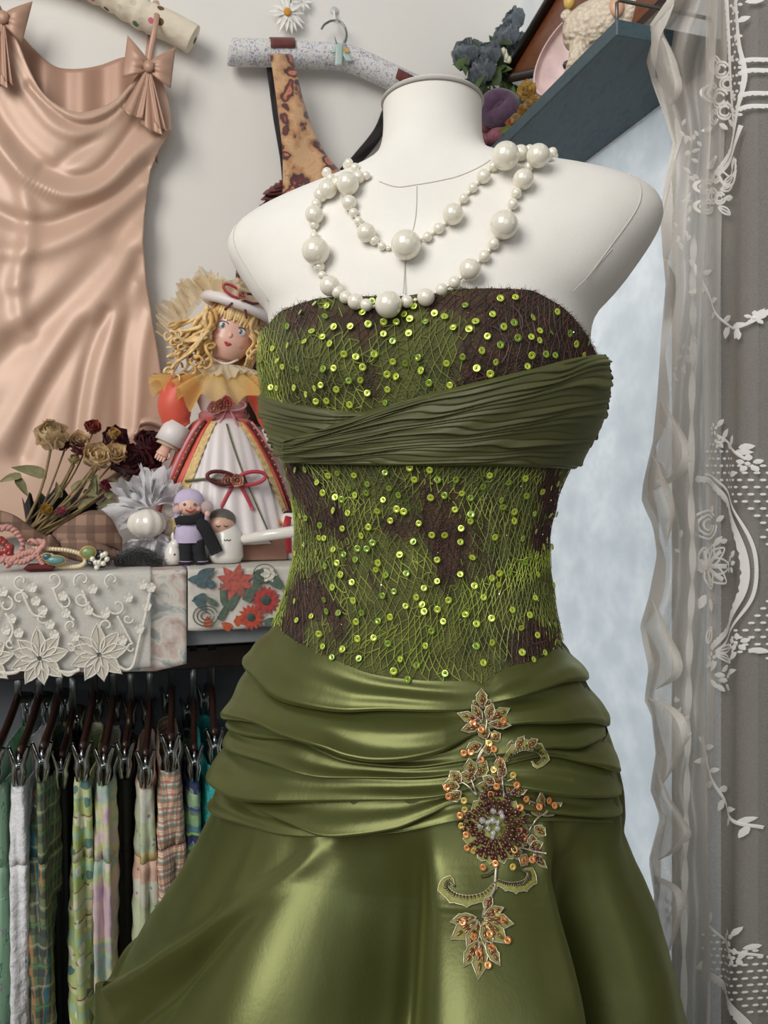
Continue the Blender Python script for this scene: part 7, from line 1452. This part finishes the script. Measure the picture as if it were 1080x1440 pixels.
# ---------------- jewellery heap
def jq(x, y, c=1.085): return Q(x, y, c)
def chain(name, label, L, r, mat, n, c=1.085, cat='necklace', rr=None, grp=None):
    t_ = thing(name, V3(*jq(L[0][0], L[0][1], c)[:2], CH + TSZ + .004), label, cat, grp); q = smooth_path([(x, y, d) for x, y, d in [(p + (0,))[:3] for p in L]], n)
    me = flat_mesh(name + '_bead', *ball((0, 0, 0), 1, 10, 7), mat)
    for k in range(n): inst('bead', me, jq(q[k, 0], q[k, 1], c) + VD * q[k, 2] * .001, t_, None, r * (1 if rr is None else rr[k % len(rr)]))
    part('string', tube([jq(a, b, c) + VD * d * .001 for a, b, d in q], r * .25, 5), M_cordw, t_)
M_cpl = simple('cream_pearl', lin(226, 208, 170), .25, coat=.5)
chain('pearl_bracelet', 'cream pearl bracelet looped on the shelf edge', [(48, 770), (70, 772), (95, 774), (115, 780), (120, 789), (112, 796), (92, 797), (72, 797)], .0031, M_cpl, 42)
chain('seed_pearl_string', 'fine cream bead string lying behind the pearl bracelet', [(36, 768), (55, 776), (70, 786), (60, 792), (78, 794)], .0019, M_cpl, 34, 1.095)
chain('coral_beads', 'red coral bead necklace at the left end of the heap', [(-10, 756), (4, 762), (14, 772), (8, 782), (-4, 784), (6, 774), (18, 784), (10, 792)], .0052, simple('red_coral', lin(158, 62, 58), .25, coat=.5), 20, 1.09, rr=(1, .8, 1.15))
chain('black_white_beads', 'cluster of black and white beads right of the bracelet', [(126, 792), (136, 784), (150, 782), (148, 792), (134, 796), (126, 788), (140, 776), (152, 790)], .0042, simple('dark_bead', lin(44, 44, 46), .15, coat=.6), 18, 1.08, rr=(1, .8, 1.1)); chain('white_bead_string', 'short string of bright white beads among the dark ones', [(130, 786), (138, 792), (146, 778), (150, 788), (136, 798)], .0036, M_pearl, 8, 1.07)
M_pk = simple('pink_cord', lin(206, 152, 142), .7, bump=.8, bscale=300, noise=.2)
for k, (L, lb) in enumerate((([(-10, 746), (12, 742), (26, 752), (32, 768), (22, 784), (10, 796)], 'thick pink twisted cord arching at the left of the heap'), ([(10, 792), (30, 780), (46, 776), (56, 786), (62, 796)], 'pink twisted cord looped across the middle of the heap'), ([(-10, 790), (10, 786), (28, 790), (44, 784), (62, 764), (40, 762)], 'pink twisted cord lying lowest in the heap'))):
    q = smooth_path([jq(x, y, 1.08) for x, y in L], 50); o = thing('pink_cord', V3(*q[0][:2], CH + TSZ + .004), lb, 'cord')
    for s_ in (0, 1): part('strand', tube([p + VD * .0022 * math.cos(i * .9 + s_ * 3.14) + Z3 * .0022 * math.sin(i * .9 + s_ * 3.14) for i, p in enumerate(q)], .0028, 8), M_pk, o)
def stone(nm, lb, x, y, r, sc, c, dc=1.075):
    o = thing(nm, V3(*jq(x, y, dc)[:2], CH + TSZ + .004), lb, 'brooch'); k_ = kpx(x, dc); part('stone', ball(jq(x, y, dc), r * k_, 16, 10, sc, (N3, VD, Z3)), simple(nm + '_mat', lin(*c), .3, noise=.2, nscale=150, coat=.3), o); part('setting', tube([jq(x, y, dc) + N3 * (r * sc[0] * 1.04 * k_ * math.cos(a)) + Z3 * (r * sc[2] * 1.04 * k_ * math.sin(a)) for a in np.linspace(0, 6.283, 24, endpoint=False)], .0009, 6, closed=True), M_gold, o)
stone('green_brooch', 'pale green stone brooch right of the pearl bracelet', 124, 777, 10, (1, .5, .85), (134, 150, 96)); stone('teal_brooch', 'oval teal stone brooch inside the pearl bracelet', 78, 788, 11, (1.15, .45, .6), (104, 146, 138)); stone('blue_brooch', 'small dark blue stone brooch left of the teal one', 66, 783, 6, (1, .5, .8), (50, 96, 110))
po = thing('dark_red_pouch', V3(*jq(48, 797, 1.075)[:2], CH + TSZ + .004), 'flat dark red pouch under the jewellery', 'pouch'); part('pouch', bevbox(nT(34, 1.075), nT(76, 1.075), 1.07, 1.10, TSZ + .004, TSZ + .012, .003), simple('dark_red_cloth', lin(96, 36, 34), .8, noise=.2), po, smooth=False); part('seam', tube([RM(nT(34, 1.075), 1.0695, TSZ + .008), RM(nT(76, 1.075), 1.0695, TSZ + .008)], .0012, 6), M_maroon, po)
bf = thing('black_fur_wrap', base_at(192, 1.10), 'black fuzzy wrap lying on the shelf under the lace frill', 'scarf'); q = smooth_path([Q(x, y, 1.115) for x, y in ((160, 790), (176, 786), (195, 782), (212, 788), (228, 793))], 20); part('fur', tube(q, [.5 * .013 + .007 * math.sin(3.14 * i / 19) for i in range(20)], 14), simple('black_fur', lin(22, 20, 22), .95, bump=1, bscale=300, bdist=.006, sheen=.3), bf)
mb = MB()
for k in range(500): p = q[rng.integers(1, 19)]; d = unit(rng.normal(size=3) + Z3 * .4 + VD * .3); s = unit(np.cross(d, rng.normal(size=3))); a = p + d * .011; mb.add(([a - s * .0004, a + s * .0004, a + d * .005], [(0, 1, 2)]))
o = part('fur_hair', mb.vf, bpy.data.materials['black_fur'], bf, smooth=False); o['kind'] = 'stuff'
